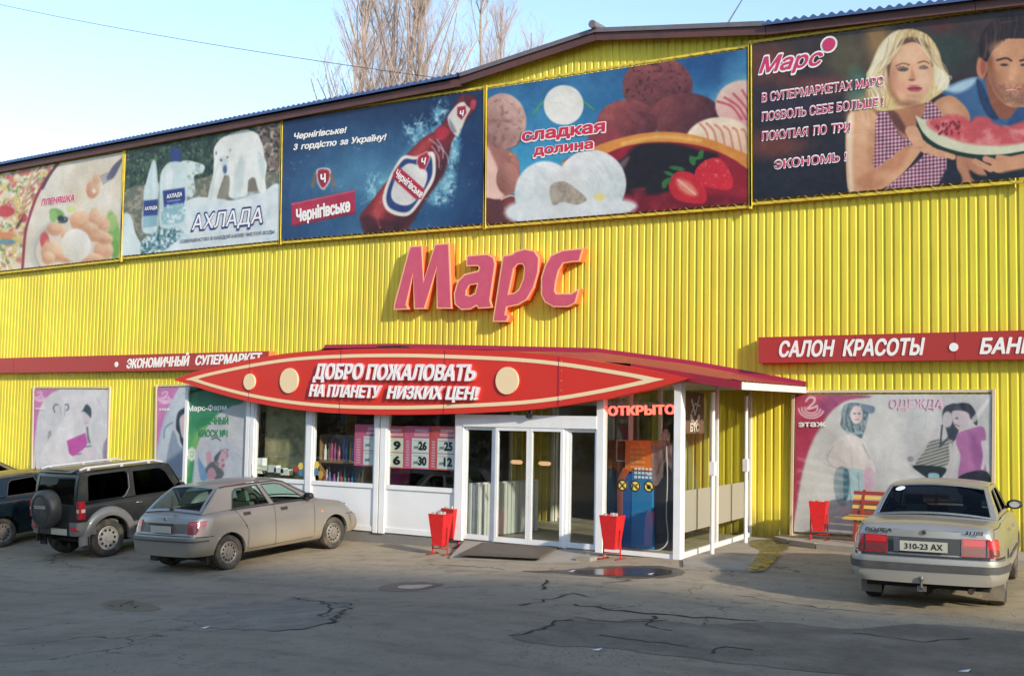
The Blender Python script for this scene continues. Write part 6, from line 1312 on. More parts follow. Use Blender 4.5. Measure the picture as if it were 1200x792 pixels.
# ================================================================= CARS
def carpaint(name,rgb,dust=(.30,.25,.18),amt=.75,metal=.55,top=.75,base_d=.12,rough=.32):
    m=mat(name,rgb,rough,metal,var=.04,scale=3,coat=.45); n=m.node_tree; b=n.nodes['Principled BSDF']
    src=b.inputs['Base Color'].links[0].from_socket
    tc=n.nodes.new('ShaderNodeTexCoord'); sp=n.nodes.new('ShaderNodeSeparateXYZ'); n.links.new(tc.outputs['Object'],sp.inputs[0])
    no=n.nodes.new('ShaderNodeTexNoise'); no.inputs['Scale'].default_value=2.5; no.inputs['Detail'].default_value=8; no.inputs['Roughness'].default_value=.7; n.links.new(tc.outputs['Object'],no.inputs['Vector'])
    mr=n.nodes.new('ShaderNodeMapRange'); mr.inputs[1].default_value=top; mr.inputs[2].default_value=.15; mr.inputs[3].default_value=base_d; mr.inputs[4].default_value=amt; mr.interpolation_type='SMOOTHSTEP'; n.links.new(sp.outputs[2],mr.inputs[0])
    mu=n.nodes.new('ShaderNodeMath'); mu.operation='MULTIPLY_ADD'; n.links.new(mr.outputs[0],mu.inputs[0]); mu.inputs[1].default_value=1.0
    m4=n.nodes.new('ShaderNodeMath'); m4.operation='MULTIPLY_ADD'; m4.inputs[1].default_value=.5; m4.inputs[2].default_value=-.25; n.links.new(no.outputs['Fac'],m4.inputs[0]); n.links.new(m4.outputs[0],mu.inputs[2]); mu.use_clamp=True
    mx=n.nodes.new('ShaderNodeMix'); mx.data_type='RGBA'; n.links.new(mu.outputs[0],mx.inputs[0]); n.links.new(src,mx.inputs[6]); mx.inputs[7].default_value=(*dust,1); n.links.new(mx.outputs[2],b.inputs['Base Color'])
    for key,v0,v1 in (('Metallic',metal,0),('Roughness',rough,.75),('Coat Weight',.45,.02)):
        q=n.nodes.new('ShaderNodeMapRange'); q.inputs[3].default_value=v0;q.inputs[4].default_value=v1; n.links.new(mu.outputs[0],q.inputs[0]); n.links.new(q.outputs[0],b.inputs[key])
    return m
tyre_m=mat('tyre_rubber',(.035,.033,.03),.85,var=.3,scale=12,dirt=((.16,.135,.10),.7,6))
rim_m=mat('dusty_rim',(.27,.25,.22),.4,metal=.5,var=.12,dirt=((.30,.25,.19),.6,7)); hole_m=mat('rim_hole',(.012,.012,.012),.8)
carglass=glass('car_glass',(.74,.84,.79),.02,.0,ior=1.3,gain=.45); cartint=glass('tinted_car_glass',(.16,.19,.22),.02,.0,ior=1.4,gain=.6)
trim=mat('black_trim',(.022,.022,.024),.5,var=.2); rubber=mat('dark_grey_trim',(.06,.06,.062),.6,var=.2,dirt=((.16,.14,.11),.4,5))
seat_m=mat('seat_fabric',(.13,.14,.13),.9,var=.3); gapm=mat('panel_gap',(.008,.008,.008),.8); chrome=mat('chrome',(.6,.6,.62),.15,metal=1,var=.05)
lred=mat('tail_light_red',(.30,.010,.018),.12,var=.1,coat=1); lred2=mat('tail_light_bright',(.50,.02,.025),.12,coat=1); lsm=mat('tail_light_smoked',(.16,.03,.035),.15,coat=1); lor=mat('lamp_amber',(.75,.20,.03),.2,coat=1)
platem=mat('licence_plate',(.42,.42,.36),.45,var=.06,dirt=((.35,.32,.26),.4,20))
def interp(P,x): return float(np.interp(x,[p[0] for p in P],[p[1] for p in P]))
class Car:
    def __init__(s,root,L,W,top,wx,R,wr,sill=.22,plan=(.30,.9,.45,.85),bulge=(.05,.10),rx=((0,0),(2,0)),fx=((0,0),(2,0)),bot=None,sec=None,crown=.03,cabin=(1,2.6),tw=.19):
        s.r=root;s.L=L;s.W=W;s.top=top;s.wx=wx;s.R=R;s.wr=wr;s.sill=sill;s.plan=plan;s.b=bulge;s.rx=rx;s.fx=fx;s.bot=bot or [(0,sill),(L,sill)];s.crown=crown;s.cabin=cabin;s.tw=tw
        s.sec=sec or [(0,.90),(.06,.955),(.16,.985),(.35,1),(.55,1),(.70,.993),(.86,.972),(.94,.95),(1,.91)]
    def hw(s,x):
        d0,a0,d1,a1=s.plan; w=1
        if x<d0: u=1-x/d0; w=1-(1-a0)*u*u
        if x>s.L-d1: u=1-(s.L-x)/d1; w=1-(1-a1)*u*u
        return s.W/2*w
    def zt(s,x): return interp(s.top,x)
    def zbt(s,x): return interp(s.bot,x)
    def wf(s,t): return interp(s.sec,t)
    def sy(s,x,z):
        a,b=s.zbt(x),s.zt(x); t=min(1,max(0,(z-a)/(b-a))); return s.hw(x)*s.wf(t)
    def xo(s,x,z):
        return x+interp(s.rx,z)*max(0,1-x/.45)-interp(s.fx,z)*max(0,1-(s.L-x)/.5)
    def path(s,z,end,smax=2.2,n=60):
        """plan outline at height z from the middle of the end towards the side"""
        pts=[]; L=s.L
        x0=0. if end=='r' else L; b=s.b[0] if end=='r' else s.b[1]; sg=-1 if end=='r' else 1
        w=s.sy(x0,z)
        for i in range(25):
            u=i/24*.999; pts.append((x0+sg*b*(1-u**2.2),w*u))
        for i in range(1,40):
            x=x0-sg*i*.05
            if 0<x<L: pts.append((x,s.sy(x,z)))
        return [(s.xo(max(0,min(L,x)),z)+(x if x<0 else (x-L if x>L else 0)),y) for x,y in pts]
    def at(s,z,end,sv,off=0):
        """point at arc length sv (signed: left positive) at height z on the end/side outline"""
        P=s.path(z,end); a=abs(sv); acc=0
        for i in range(len(P)-1):
            d=math.hypot(P[i+1][0]-P[i][0],P[i+1][1]-P[i][1])
            if acc+d>=a or i==len(P)-2:
                t=(a-acc)/max(d,1e-9); x=P[i][0]+(P[i+1][0]-P[i][0])*t;y=P[i][1]+(P[i+1][1]-P[i][1])*t
                tx_,ty_=P[i+1][0]-P[i][0],P[i+1][1]-P[i][1]; l=math.hypot(tx_,ty_) or 1; nx,ny=(ty_/l,-tx_/l)
                if end=='r': nx,ny=-ty_/l,tx_/l
                # outward: away from the car's middle
                if (x-s.L/2)*nx+y*ny<0: nx,ny=-nx,-ny
                x+=nx*off;y+=ny*off; return (x,y if sv>=0 else -y,z)
            acc+=d
    def patch(s,name,m,end,s0,s1,z0,z1,off=.006,ns=10,nz=4,back=-.01,parent=None,smooth=40,zf=None):
        g=[]
        us=[0]+[i/ns for i in range(ns+1)]+[1]; vs=[0]+[i/nz for i in range(nz+1)]+[1]
        for j,v in enumerate(vs):
            row=[]
            for i,u in enumerate(us):
                edge=i in (0,len(us)-1) or j in (0,len(vs)-1)
                a0,a1=(z0,z1) if zf is None else zf(u); row.append(s.at(a0+(a1-a0)*v,end,s0+(s1-s0)*u,back if edge else off))
            g.append(row)
        return MB().grid(g).obj(name,m,parent or s.r,smooth=smooth)
    def xs(s):
        v=set(np.round(np.arange(0,s.L,.055),4))|{s.L,.015,.04,s.L-.015,s.L-.04}
        for w in s.wx:
            for i in range(17): v.add(round(w-s.R*math.cos(PI*i/16),4))
            v|={w-s.R-.001,w+s.R+.001}
        return sorted(x for x in v if 0<=x<=s.L)
    def low(s,x,z):
        for w in s.wx:
            if abs(x-w)<s.R: z=max(z,s.wr+math.sqrt(s.R**2-(x-w)**2)*1.0)
        return z
    def body(s,m,name='body'):
        b=MB(); X=s.xs(); T=[0,.04,.08,.16,.25,.35,.45,.55,.64,.70,.78,.86,.91,.94,.97,1]
        def pt(x,t,sg):
            a,c=s.zbt(x),s.zt(x); z0=a+(c-a)*t; z=min(max(z0,s.low(x,a)),c); y=s.sy(x,z); return (s.xo(x,z),sg*y,z)
        for sg in (1,-1):
            g=[[pt(x,t,sg) for x in X] for t in T]
            if sg<0: g=g[::-1]
            b.grid(g)
            # arch lip turned inward
            for w in s.wx:
                A=[w-s.R*math.cos(PI*i/20) for i in range(21)]; A=[x for x in A if 0<x<s.L]
                o=[(s.xo(x,s.low(x,0)),sg*s.sy(x,s.low(x,s.zbt(x))),max(s.low(x,0),s.zbt(x))) for x in A]; b.grid([o,[(p[0],p[1]-sg*.06,p[2]) for p in o]])
        for x0,x1 in ((0,s.cabin[0]),(s.cabin[1],s.L)):
            XX=[x for x in X if x0-.001<=x<=x1+.001]
            b.grid([[(s.xo(x,s.zt(x)),s.sy(x,s.zt(x))*u,s.zt(x)+s.crown*(1-u*u)*min(1,min(x,s.L-x)/.25)) for u in np.linspace(1,-1,13)] for x in XX])
        for end,x in (('r',0),('f',s.L)):
            g=[]
            for t in T:
                z=s.zbt(x)+(s.zt(x)-s.zbt(x))*t; w=s.sy(x,z); bb=s.b[0] if end=='r' else s.b[1]; sg=-1 if end=='r' else 1
                g.append([(s.xo(x,z)+sg*bb*(1-abs(u)**2.2),w*u,z) for u in np.linspace(-1,1,17)])
            b.grid(g)
            z=s.zt(x); w=s.sy(x,z); bb=s.b[0] if end=='r' else s.b[1]; sg=-1 if end=='r' else 1
            b.grid([[(s.xo(x,z)+sg*bb*(1-abs(u)**2.2),w*u,z) for u in np.linspace(-1,1,17)],[(s.xo(x,z),w*u,z) for u in np.linspace(-1,1,17)]])
        return b.obj(name,m,s.r,smooth=38,fix=True)
    def under(s):
        b=MB(); b.box(.25,s.L-.3,-s.W/2+.16,s.W/2-.16,s.sill-.02,s.sill+.14)
        for w in s.wx:
            for sg in (1,-1):
                yo=s.W/2-.055; A=[PI*i/14 for i in range(15)]
                o=[(w-s.R*math.cos(a),sg*yo,s.wr+s.R*math.sin(a)) for a in A]; i_=[(p[0],sg*(yo-.3),p[2]) for p in o]; b.grid([o,i_]); b.grid([i_,[(p[0],p[1],s.wr-.02) for p in i_]])
        b.tube([(.25,0,.22),(s.L-.4,0,.2)],.06,8); b.box(s.wx[0]-.06,s.wx[0]+.06,-s.W/2+.1,s.W/2-.1,s.wr-.06,s.wr+.06)
        return b.obj('underbody',gapm,s.r)
    def wheels(s,nh=12,hub=True,rimr=None,rm=None,skip=()):
        rm=rm or rim_m; rr=rimr or s.wr*.64; t2=s.tw/2
        for k,w in enumerate(s.wx):
            for sg in (1,-1):
                yc=sg*(s.W/2-.03-t2); c=(w,yc,s.wr); o=MB()
                o.lathe([(rr,-t2*.8),(rr+.02,-t2),(s.wr-.035,-t2*1.02),(s.wr-.01,-t2*.85),(s.wr,-t2*.45),(s.wr,t2*.45),(s.wr-.01,t2*.85),(s.wr-.035,t2*1.02),(rr+.02,t2),(rr,t2*.8)],c,'y',40)
                wh=o.obj('wheel',tyre_m,s.r,smooth=35)
                h=MB().lathe([(rr+.004,sg*t2*.8),(rr-.012,sg*t2*.86),(rr-.02,sg*t2*.62),(rr*.80,sg*t2*.55),(rr*.55,sg*t2*.72),(rr*.34,sg*t2*.74),(rr*.30,sg*t2*.9),(rr*.12,sg*t2*.94),(0,sg*t2*.94)],c,'y',32); h.obj('rim',rm,wh,smooth=40)
                q=MB(); yh=yc+sg*(t2*.655+.004)
                for i in range(nh):
                    a=2*PI*i/nh; cx,cz=w+math.cos(a)*rr*.68,s.wr+math.sin(a)*rr*.68; hr=min(.021,rr*.1)*(1.25 if nh<11 else 1)
                    q.lathe([(0,sg*.004),(hr,sg*.004),(hr,0)],(cx,yh,cz),'y',8)
                tag(q.obj('rim_holes',hole_m,wh),kind='stuff')
                MB().lathe([(.05,-t2*.7*sg),(rr,-t2*.7*sg)],c,'y',20).obj('brake_drum',gapm,wh)
    def ribbon(s,name,m,pts,w=.012,off=.002,sides=(1,-1),parent=None,yf=None):
        for sg in sides:
            b=MB(); P=[]
            for i in range(len(pts)-1):
                a=np.array(pts[i]);c=np.array(pts[i+1]); n=max(1,int(np.linalg.norm(c-a)/.06)); P+=[a+(c-a)*k/n for k in range(n)]
            P.append(np.array(pts[-1])); rows=[[],[]]
            for i,p in enumerate(P):
                d=P[min(i+1,len(P)-1)]-P[max(i-1,0)]; d=d/(np.linalg.norm(d) or 1); nrm=np.array((-d[1],d[0]))*w/2
                for k,q in enumerate((p+nrm,p-nrm)):
                    y=(yf or s.sy)(q[0],q[1]); rows[k].append((s.xo(q[0],q[1]),sg*(y+off),q[1]))
            b.grid(rows if sg<0 else rows[::-1]); b.obj(name,m,parent or s.r)
    def sidebox(s,name,m,x0,x1,z0,z1,t=.03,sides=(1,-1),parent=None,off=-.004,yf=None):
        f=yf or s.sy
        for sg in sides:
            g=[];vs=(0,0,.3,.7,1,1); us=(0,0,.15,.5,.85,1,1)
            for j,v in enumerate(vs):
                g.append([(x0+(x1-x0)*u,sg*(f(x0+(x1-x0)*u,z0+(z1-z0)*v)+(off if (i in(0,6) or j in(0,5)) else (t if (0<i<6 and 1<j<4 and 1<i<5) else t*.8))),z0+(z1-z0)*v) for i,u in enumerate(us)])
            MB().grid(g if sg<0 else g[::-1]).obj(name,m,parent or s.r,smooth=50)
    # ---- greenhouse
    def gh(s,poly,wins,zr,wr_,m,glassm,roofpts,rear,front,rearm=(.07,.12,.10),rglass=None,fglass=None,roofm=None,bcrown=.05,frame_m=None,curve=.0):
        """poly: side outline; wins: window polygons; wr_: roof half width; roofpts: roof line"""
        def yb(x): return s.sy(min(max(x,0),s.L),s.zt(x))-.012
        def gy(x,z):
            a=s.zt(x)-.01; t=min(1,max(0,(z-a)/(zr-a))); c=1-.06*max(0,abs(x-(roofpts[0][0]+roofpts[-1][0])/2)/(s.L*.3)-.5)
            return yb(x)*(1-t)+wr_*c*t+curve*math.sin(PI*t)
        s.gy=gy
        for sg in (1,-1):
            def to3(p,o=0): return (p[0],sg*(gy(p[0],p[1])+o),p[1])
            def dens(P):
                out=[]
                for i in range(len(P)):
                    a=np.array(P[i]);b=np.array(P[(i+1)%len(P)]); n=max(1,int(np.linalg.norm(b-a)/.25)); out+=[tuple(a+(b-a)*k/n) for k in range(n)]
                return out
            pan=MB().slab([to3(p) for p in dens(poly)],(0,-sg*.035,0),[[to3(p) for p in dens(w)] for w in wins]).obj('side_frame',m,s.r)
            for w in wins:
                c=np.mean(w,0); wo=[tuple(c+(np.array(p)-c)*1.03) for p in w]
                MB().slab([to3(p,-.016) for p in dens(wo)],(0,-sg*.004,0)).obj('side_window',glassm,s.r)
        def cross(pb,pt,bul,sgx,marg,frame,glassx,nm):
            us=[-1,-1+marg[0]*2]+list(np.linspace(-1+marg[0]*2,1-marg[0]*2,11))[1:-1]+[1-marg[0]*2,1]; vs=[0,marg[1]]+list(np.linspace(marg[1],1-marg[2],6))[1:-1]+[1-marg[2],1]
            def P(u,v,o=0):
                x=pb[0]+(pt[0]-pb[0])*v; z=pb[1]+(pt[1]-pb[1])*v; y=(gy(pb[0],pb[1])*(1-v)+gy(pt[0],pt[1])*v)*u
                k=math.sin(PI*v)*.02+bul*(1-u*u); d=math.hypot(pt[0]-pb[0],pt[1]-pb[1]); nx,nz=sgx*(pt[1]-pb[1])/d,abs(pt[0]-pb[0])/d
                return (x+nx*(k+o),y,z+nz*(k+o))
            F=MB();G=MB()
            for i in range(len(us)-1):
                for j in range(len(vs)-1):
                    inn=0<i<len(us)-2 and 0<j<len(vs)-2; q=[P(us[i],vs[j],-.008 if inn else 0),P(us[i+1],vs[j],-.008 if inn else 0),P(us[i+1],vs[j+1],-.008 if inn else 0),P(us[i],vs[j+1],-.008 if inn else 0)]
                    (G if inn else F).add(q,[(0,1,2,3) if sgx<0 else (3,2,1,0)])
            F.obj(nm+'_frame',frame,s.r,smooth=40,fix=True); G.obj(nm,glassx,s.r,smooth=60,fix=True); return P
        s.PR=cross(*rear,bcrown,-1,rearm,frame_m or m,rglass or glassm,'rear_window'); s.PF=cross(*front,bcrown*1.2,1,(.04,.06,.06),frame_m or m,fglass or glassm,'windscreen')
        X=[roofpts[0][0]+(roofpts[-1][0]-roofpts[0][0])*i/14 for i in range(15)]
        g=[]
        for x in X:
            z=interp(roofpts,x); row=[]
            for u in np.linspace(-1,1,19):
                e=abs(u); row.append((x,gy(x,z)*u,z+.045*(1-e**2.4)-(.0)))
            g.append(row)
        MB().grid(g).obj('roof',roofm or m,s.r,smooth=60)
    def interior(s,xf,xr,zs=.55,zd=.95):
        b=MB(); b.box(xr-.25,xf+.7,-s.W/2+.14,s.W/2-.14,.3,.36)
        b.obj('cabin_floor',gapm,s.r)
        for y in (-.36,.36):
            q=MB(); q.box(xf-.28,xf+.22,y-.23,y+.23,.36,zs); q.slab([(xf-.28,y-.23,zs-.02),(xf-.16,y-.23,zs-.02),(xf-.30,y-.21,zd+.08),(xf-.40,y-.21,zd+.08)],(0,.44,0)); q.slab([(xf-.30,y-.12,zd+.1),(xf-.38,y-.12,zd+.1),(xf-.41,y-.11,zd+.27),(xf-.34,y-.11,zd+.27)],(0,.22,0)); q.obj('front_seat',seat_m,s.r)
        q=MB(); q.box(xr-.1,xr+.38,-.62,.62,.36,zs-.02); q.slab([(xr-.1,-.62,zs-.04),(xr+.03,-.62,zs-.04),(xr-.12,-.6,zd),(xr-.24,-.6,zd)],(0,1.22,0)); q.obj('rear_seat',seat_m,s.r)
        MB().slab([(xf+.62,-s.W/2+.16,.6),(xf+.95,-s.W/2+.16,.6),(xf+.95,-s.W/2+.16,zd-.02),(xf+.66,-s.W/2+.16,zd-.02)],(0,s.W-.32,0)).obj('dashboard',trim,s.r)
        MB().lathe([(.17,-.012),(.185,0),(.17,.012),(.155,0)],(xf+.5,.36,zd-.06),'x',20,True).obj('steering_wheel',trim,s.r)
        # blank parcel shelf so the deck is closed under the rear window
    def mirror(s,x,z,m,sides=(1,-1)):
        for sg in sides:
            y=s.gy(x,z); b=MB(); P=[]
            for (dx,k) in ((-.055,.75),(-.03,1),(.03,.9),(.07,.45)):
                P.append([(x+dx,sg*(y+.13+.105*k*math.cos(t)),z+.02+.065*k*math.sin(t)) for t in np.linspace(0,2*PI,13)])
            b.grid(P); b.tube([(x,sg*(y-.01),z-.03),(x,sg*(y+.08),z-.005)],.022,6); o=b.obj('door_mirror',m,s.r,smooth=50); MB().slab([(x-.056,sg*(y+.13+.07*math.cos(t)),z+.02+.042*math.sin(t)) for t in np.linspace(0,2*PI,13)[:-1]],(.002,0,0)).obj('mirror_glass',chrome,o)
def place(name,label,x,y,heading,group='cars parked in front of the store',z=None):
    """root at the middle of the rear bumper; local x points forward; heading measured from +Y towards +X"""
    h=math.radians(heading); d=np.array((math.sin(h),math.cos(h))); l=np.array((-d[1],d[0]))  # left
    t=thing(name,label,'car',(0,0,0),0,group); 
    zc=lambda p,q:(gz(p[0],p[1])+gz(q[0],q[1]))/2
    O=np.array((x,y)); rp=O+d*.8; fp=O+d*3.3
    zr=gz(*rp); zf=gz(*fp); pit=math.atan2(zf-zr,2.5); zl=gz(*(O+d*2+l*.7)); zrr=gz(*(O+d*2-l*.7)); ro=math.atan2(zl-zrr,1.4)
    z0=zr-math.tan(pit)*.8
    F=Vector((d[0]*math.cos(pit),d[1]*math.cos(pit),math.sin(pit))); Lf=Vector((l[0]*math.cos(ro),l[1]*math.cos(ro),math.sin(ro))); Lf=(Lf-F*Lf.dot(F)).normalized(); U=F.cross(Lf)
    M_=Matrix([[F.x,Lf.x,U.x,x],[F.y,Lf.y,U.y,y],[F.z,Lf.z,U.z,z0],[0,0,0,1]]); t.matrix_world=M_
    return t
def by_wheels(prr,pfr,xr,yt,blend=.5,hd=None):
    a,b=np.array(ground(prr)[:2]),np.array(ground(pfr)[:2]); h=math.degrees(math.atan2(b[0]-a[0],b[1]-a[1])) if hd is None else hd
    r=math.radians(h); d=np.array((math.sin(r),math.cos(r))); l=np.array((-d[1],d[0])); print('WHEELS',a,b,np.linalg.norm(a-b),h)
    o=a-d*xr+l*yt; return float(o[0]),float(o[1]),h
def dirtyplate(c,root,x,y,z,w,h,txt,off=.0,parent=None):
    o=MB().box(x-.012,x,y-w/2,y+w/2,z,z+h).obj('licence_plate',platem,parent or root)
    if txt:
        tm=text3(txt,(x-.014,y+w*.40,z+h*.22),(x-.014,y-w*.40,z+h*.22),h*.56,blackink,None,normal=(-1,0,0),weight=.02,depth=.002); tm.parent=o; tm.name='plate_lettering'
    return o
# ---------------- silver-beige hatchback
def hatch(root,paint,detail=True,glassm=None):
    top=[(0,.90),(.10,.945),(.25,.955),(1.0,.955),(2.2,.945),(2.75,.935),(2.95,.915),(3.3,.85),(3.6,.775),(3.76,.70),(3.855,.60)]
    c=Car(root,3.855,1.635,top,(.70,3.15),.335,.285,sill=.23,plan=(.38,.90,.55,.80),bulge=(.04,.05),rx=((.2,.03),(.30,0),(.60,-.02),(.66,.03),(.95,.10)),fx=((.2,.03),(.4,0),(.6,.05),(.8,.2)),bot=[(0,.30),(.36,.28),(.5,.24),(3.4,.22),(3.855,.26)],cabin=(.26,2.80))
    c.body(paint); c.under(); c.wheels(12)
    outer=[(.20,.955),(.45,1.14),(.68,1.335),(.80,1.352),(1.95,1.35),(2.12,1.315),(2.45,1.13),(2.80,.935)]
    w1=[(.84,.985),(.95,1.24),(1.02,1.285),(1.52,1.305),(1.66,.985)]; w2=[(1.77,.98),(1.61,1.305),(1.92,1.30),(2.06,1.265),(2.30,1.12),(2.52,.965)]
    g=glassm or carglass
    c.gh(outer,[w1,w2],1.35,.555,paint,g,[(.66,1.325),(.9,1.352),(1.5,1.372),(1.95,1.352),(2.12,1.315)],((.20,.965),(.67,1.335)),((2.80,.935),(2.12,1.315)),rearm=(.045,.08,.07))
    c.interior(1.75,.85)
    c.ribbon('roof_gutter',trim,[(.70,1.335),(.85,1.347),(1.95,1.343),(2.12,1.308),(2.45,1.125),(2.74,.965)],.022,.004,yf=c.gy)
    for w_ in (w1,w2): c.ribbon('window_seal',trim,w_+[w_[0]],.020,.003,yf=c.gy)
    # door gaps, handles, mouldings
    for L_ in ([(2.62,.30),(2.66,.93)],[(1.70,.28),(1.72,.96)],[(1.08,.66),(.98,.80),(.86,.97)],[(1.08,.30),(1.10,.60),(1.04,.70)],[(1.08,.29),(2.60,.29)]): c.ribbon('panel_gap',gapm,L_,.009)
    c.ribbon('window_seal',trim,[(.78,.965),(2.60,.955)],.018,.004)
    for (x,z) in ((1.02,.855),(1.86,.845)): c.sidebox('door_handle',trim,x,x+.15,z,z+.05,.018)
    c.ribbon('bumper_gap',gapm,[(.02,.615),(.36,.60)],.012); c.ribbon('bumper_gap',gapm,[(3.45,.60),(3.80,.585)],.012)
    c.sidebox('side_lamp',lor,2.80,2.86,.70,.73,.008)
    # rear: bumper, garnish, lights, plate, wiper
    c.patch('rear_bumper',paint,'r',-1.05,1.05,.30,.60,.035,24,5)
    c.patch('bumper_strip',rubber,'r',-1.0,1.0,.535,.56,.045,24,1)
    c.patch('tailgate_garnish',mat('grey_garnish',(.10,.095,.085),.5,dirt=((.3,.25,.18),.5,4)),'r',-.56,.56,.66,.82,.006,12,2)
    for sg in (1,-1):
        l=c.patch('tail_light',lred,'r',sg*.585,sg*.90,.66,.86,.014,8,4); c.patch('light_band',lsm,'r',sg*.60,sg*.895,.70,.75,.018,8,1,parent=l); c.patch('light_band',lred2,'r',sg*.60,sg*.895,.80,.84,.018,8,1,parent=l)
    p=dirtyplate(c,root,-.045,0,.675,.50,.11,None); 
    MB().box(-.052,-.03,-.32,.30,.80,.822).obj('tailgate_handle',trim,root); MB().lathe([(0,-.01),(.03,-.008),(.035,0)],(.045,0,.885),'x',14).obj('badge',chrome,root)
    for L_ in ([(.07,.62),(.07,.93)],): pass
    a=c.PR(-.1,.06,.012);b=c.PR(.38,.52,.016); MB().obox(c.PR(.0,.04,.012),b,.012,.012).obox(c.PR(-.05,.0,.02),c.PR(.03,.06,.02),.05,.04).obj('rear_wiper',trim,root)
    c.patch('tailgate_edge',gapm,'r',-.66,.66,.625,.635,.004,16,1)
    MB().tube([(.12,-.42,.255),(-.01,-.42,.25)],.025,10).obj('exhaust_pipe',gapm,root,smooth=40)
    MB().lathe([(.012,0),(.014,.02),(.004,.06),(.003,.22)],(1.95,0,1.385),'z',6).obj('aerial',trim,root)
    c.mirror(2.50,1.0,trim)
    MB().box(.28,.30,-.72,-.54,.14,.36).obj('mud_flap',trim,root); MB().box(.28,.30,.54,.72,.14,.36).obj('mud_flap',trim,root)
    for sg in (1,-1): c.patch('headlight',mat('headlight',(.6,.62,.62),.1,coat=1),'f',sg*.42,sg*.78,.62,.76,.008,8,3)
    c.patch('front_bumper',paint,'f',-.95,.95,.27,.56,.03,20,4); c.patch('grille',trim,'f',-.36,.36,.62,.73,.004,8,2)
    # parcel shelf
    MB().box(.30,.82,-.60,.60,.90,.93).obj('parcel_shelf',seat_m,root)
    return c
pt_sk=carpaint('dusty_beige_silver_paint',(.27,.265,.255),dust=(.24,.20,.14),amt=1.0,metal=.6,base_d=.10,top=.80,rough=.3)
hb=place('hatchback_car','dusty silver beige five door hatchback parked nearest the entrance',*by_wheels((270,667),(393,654),.70,.78,hd=1))
hatch(hb,pt_sk)
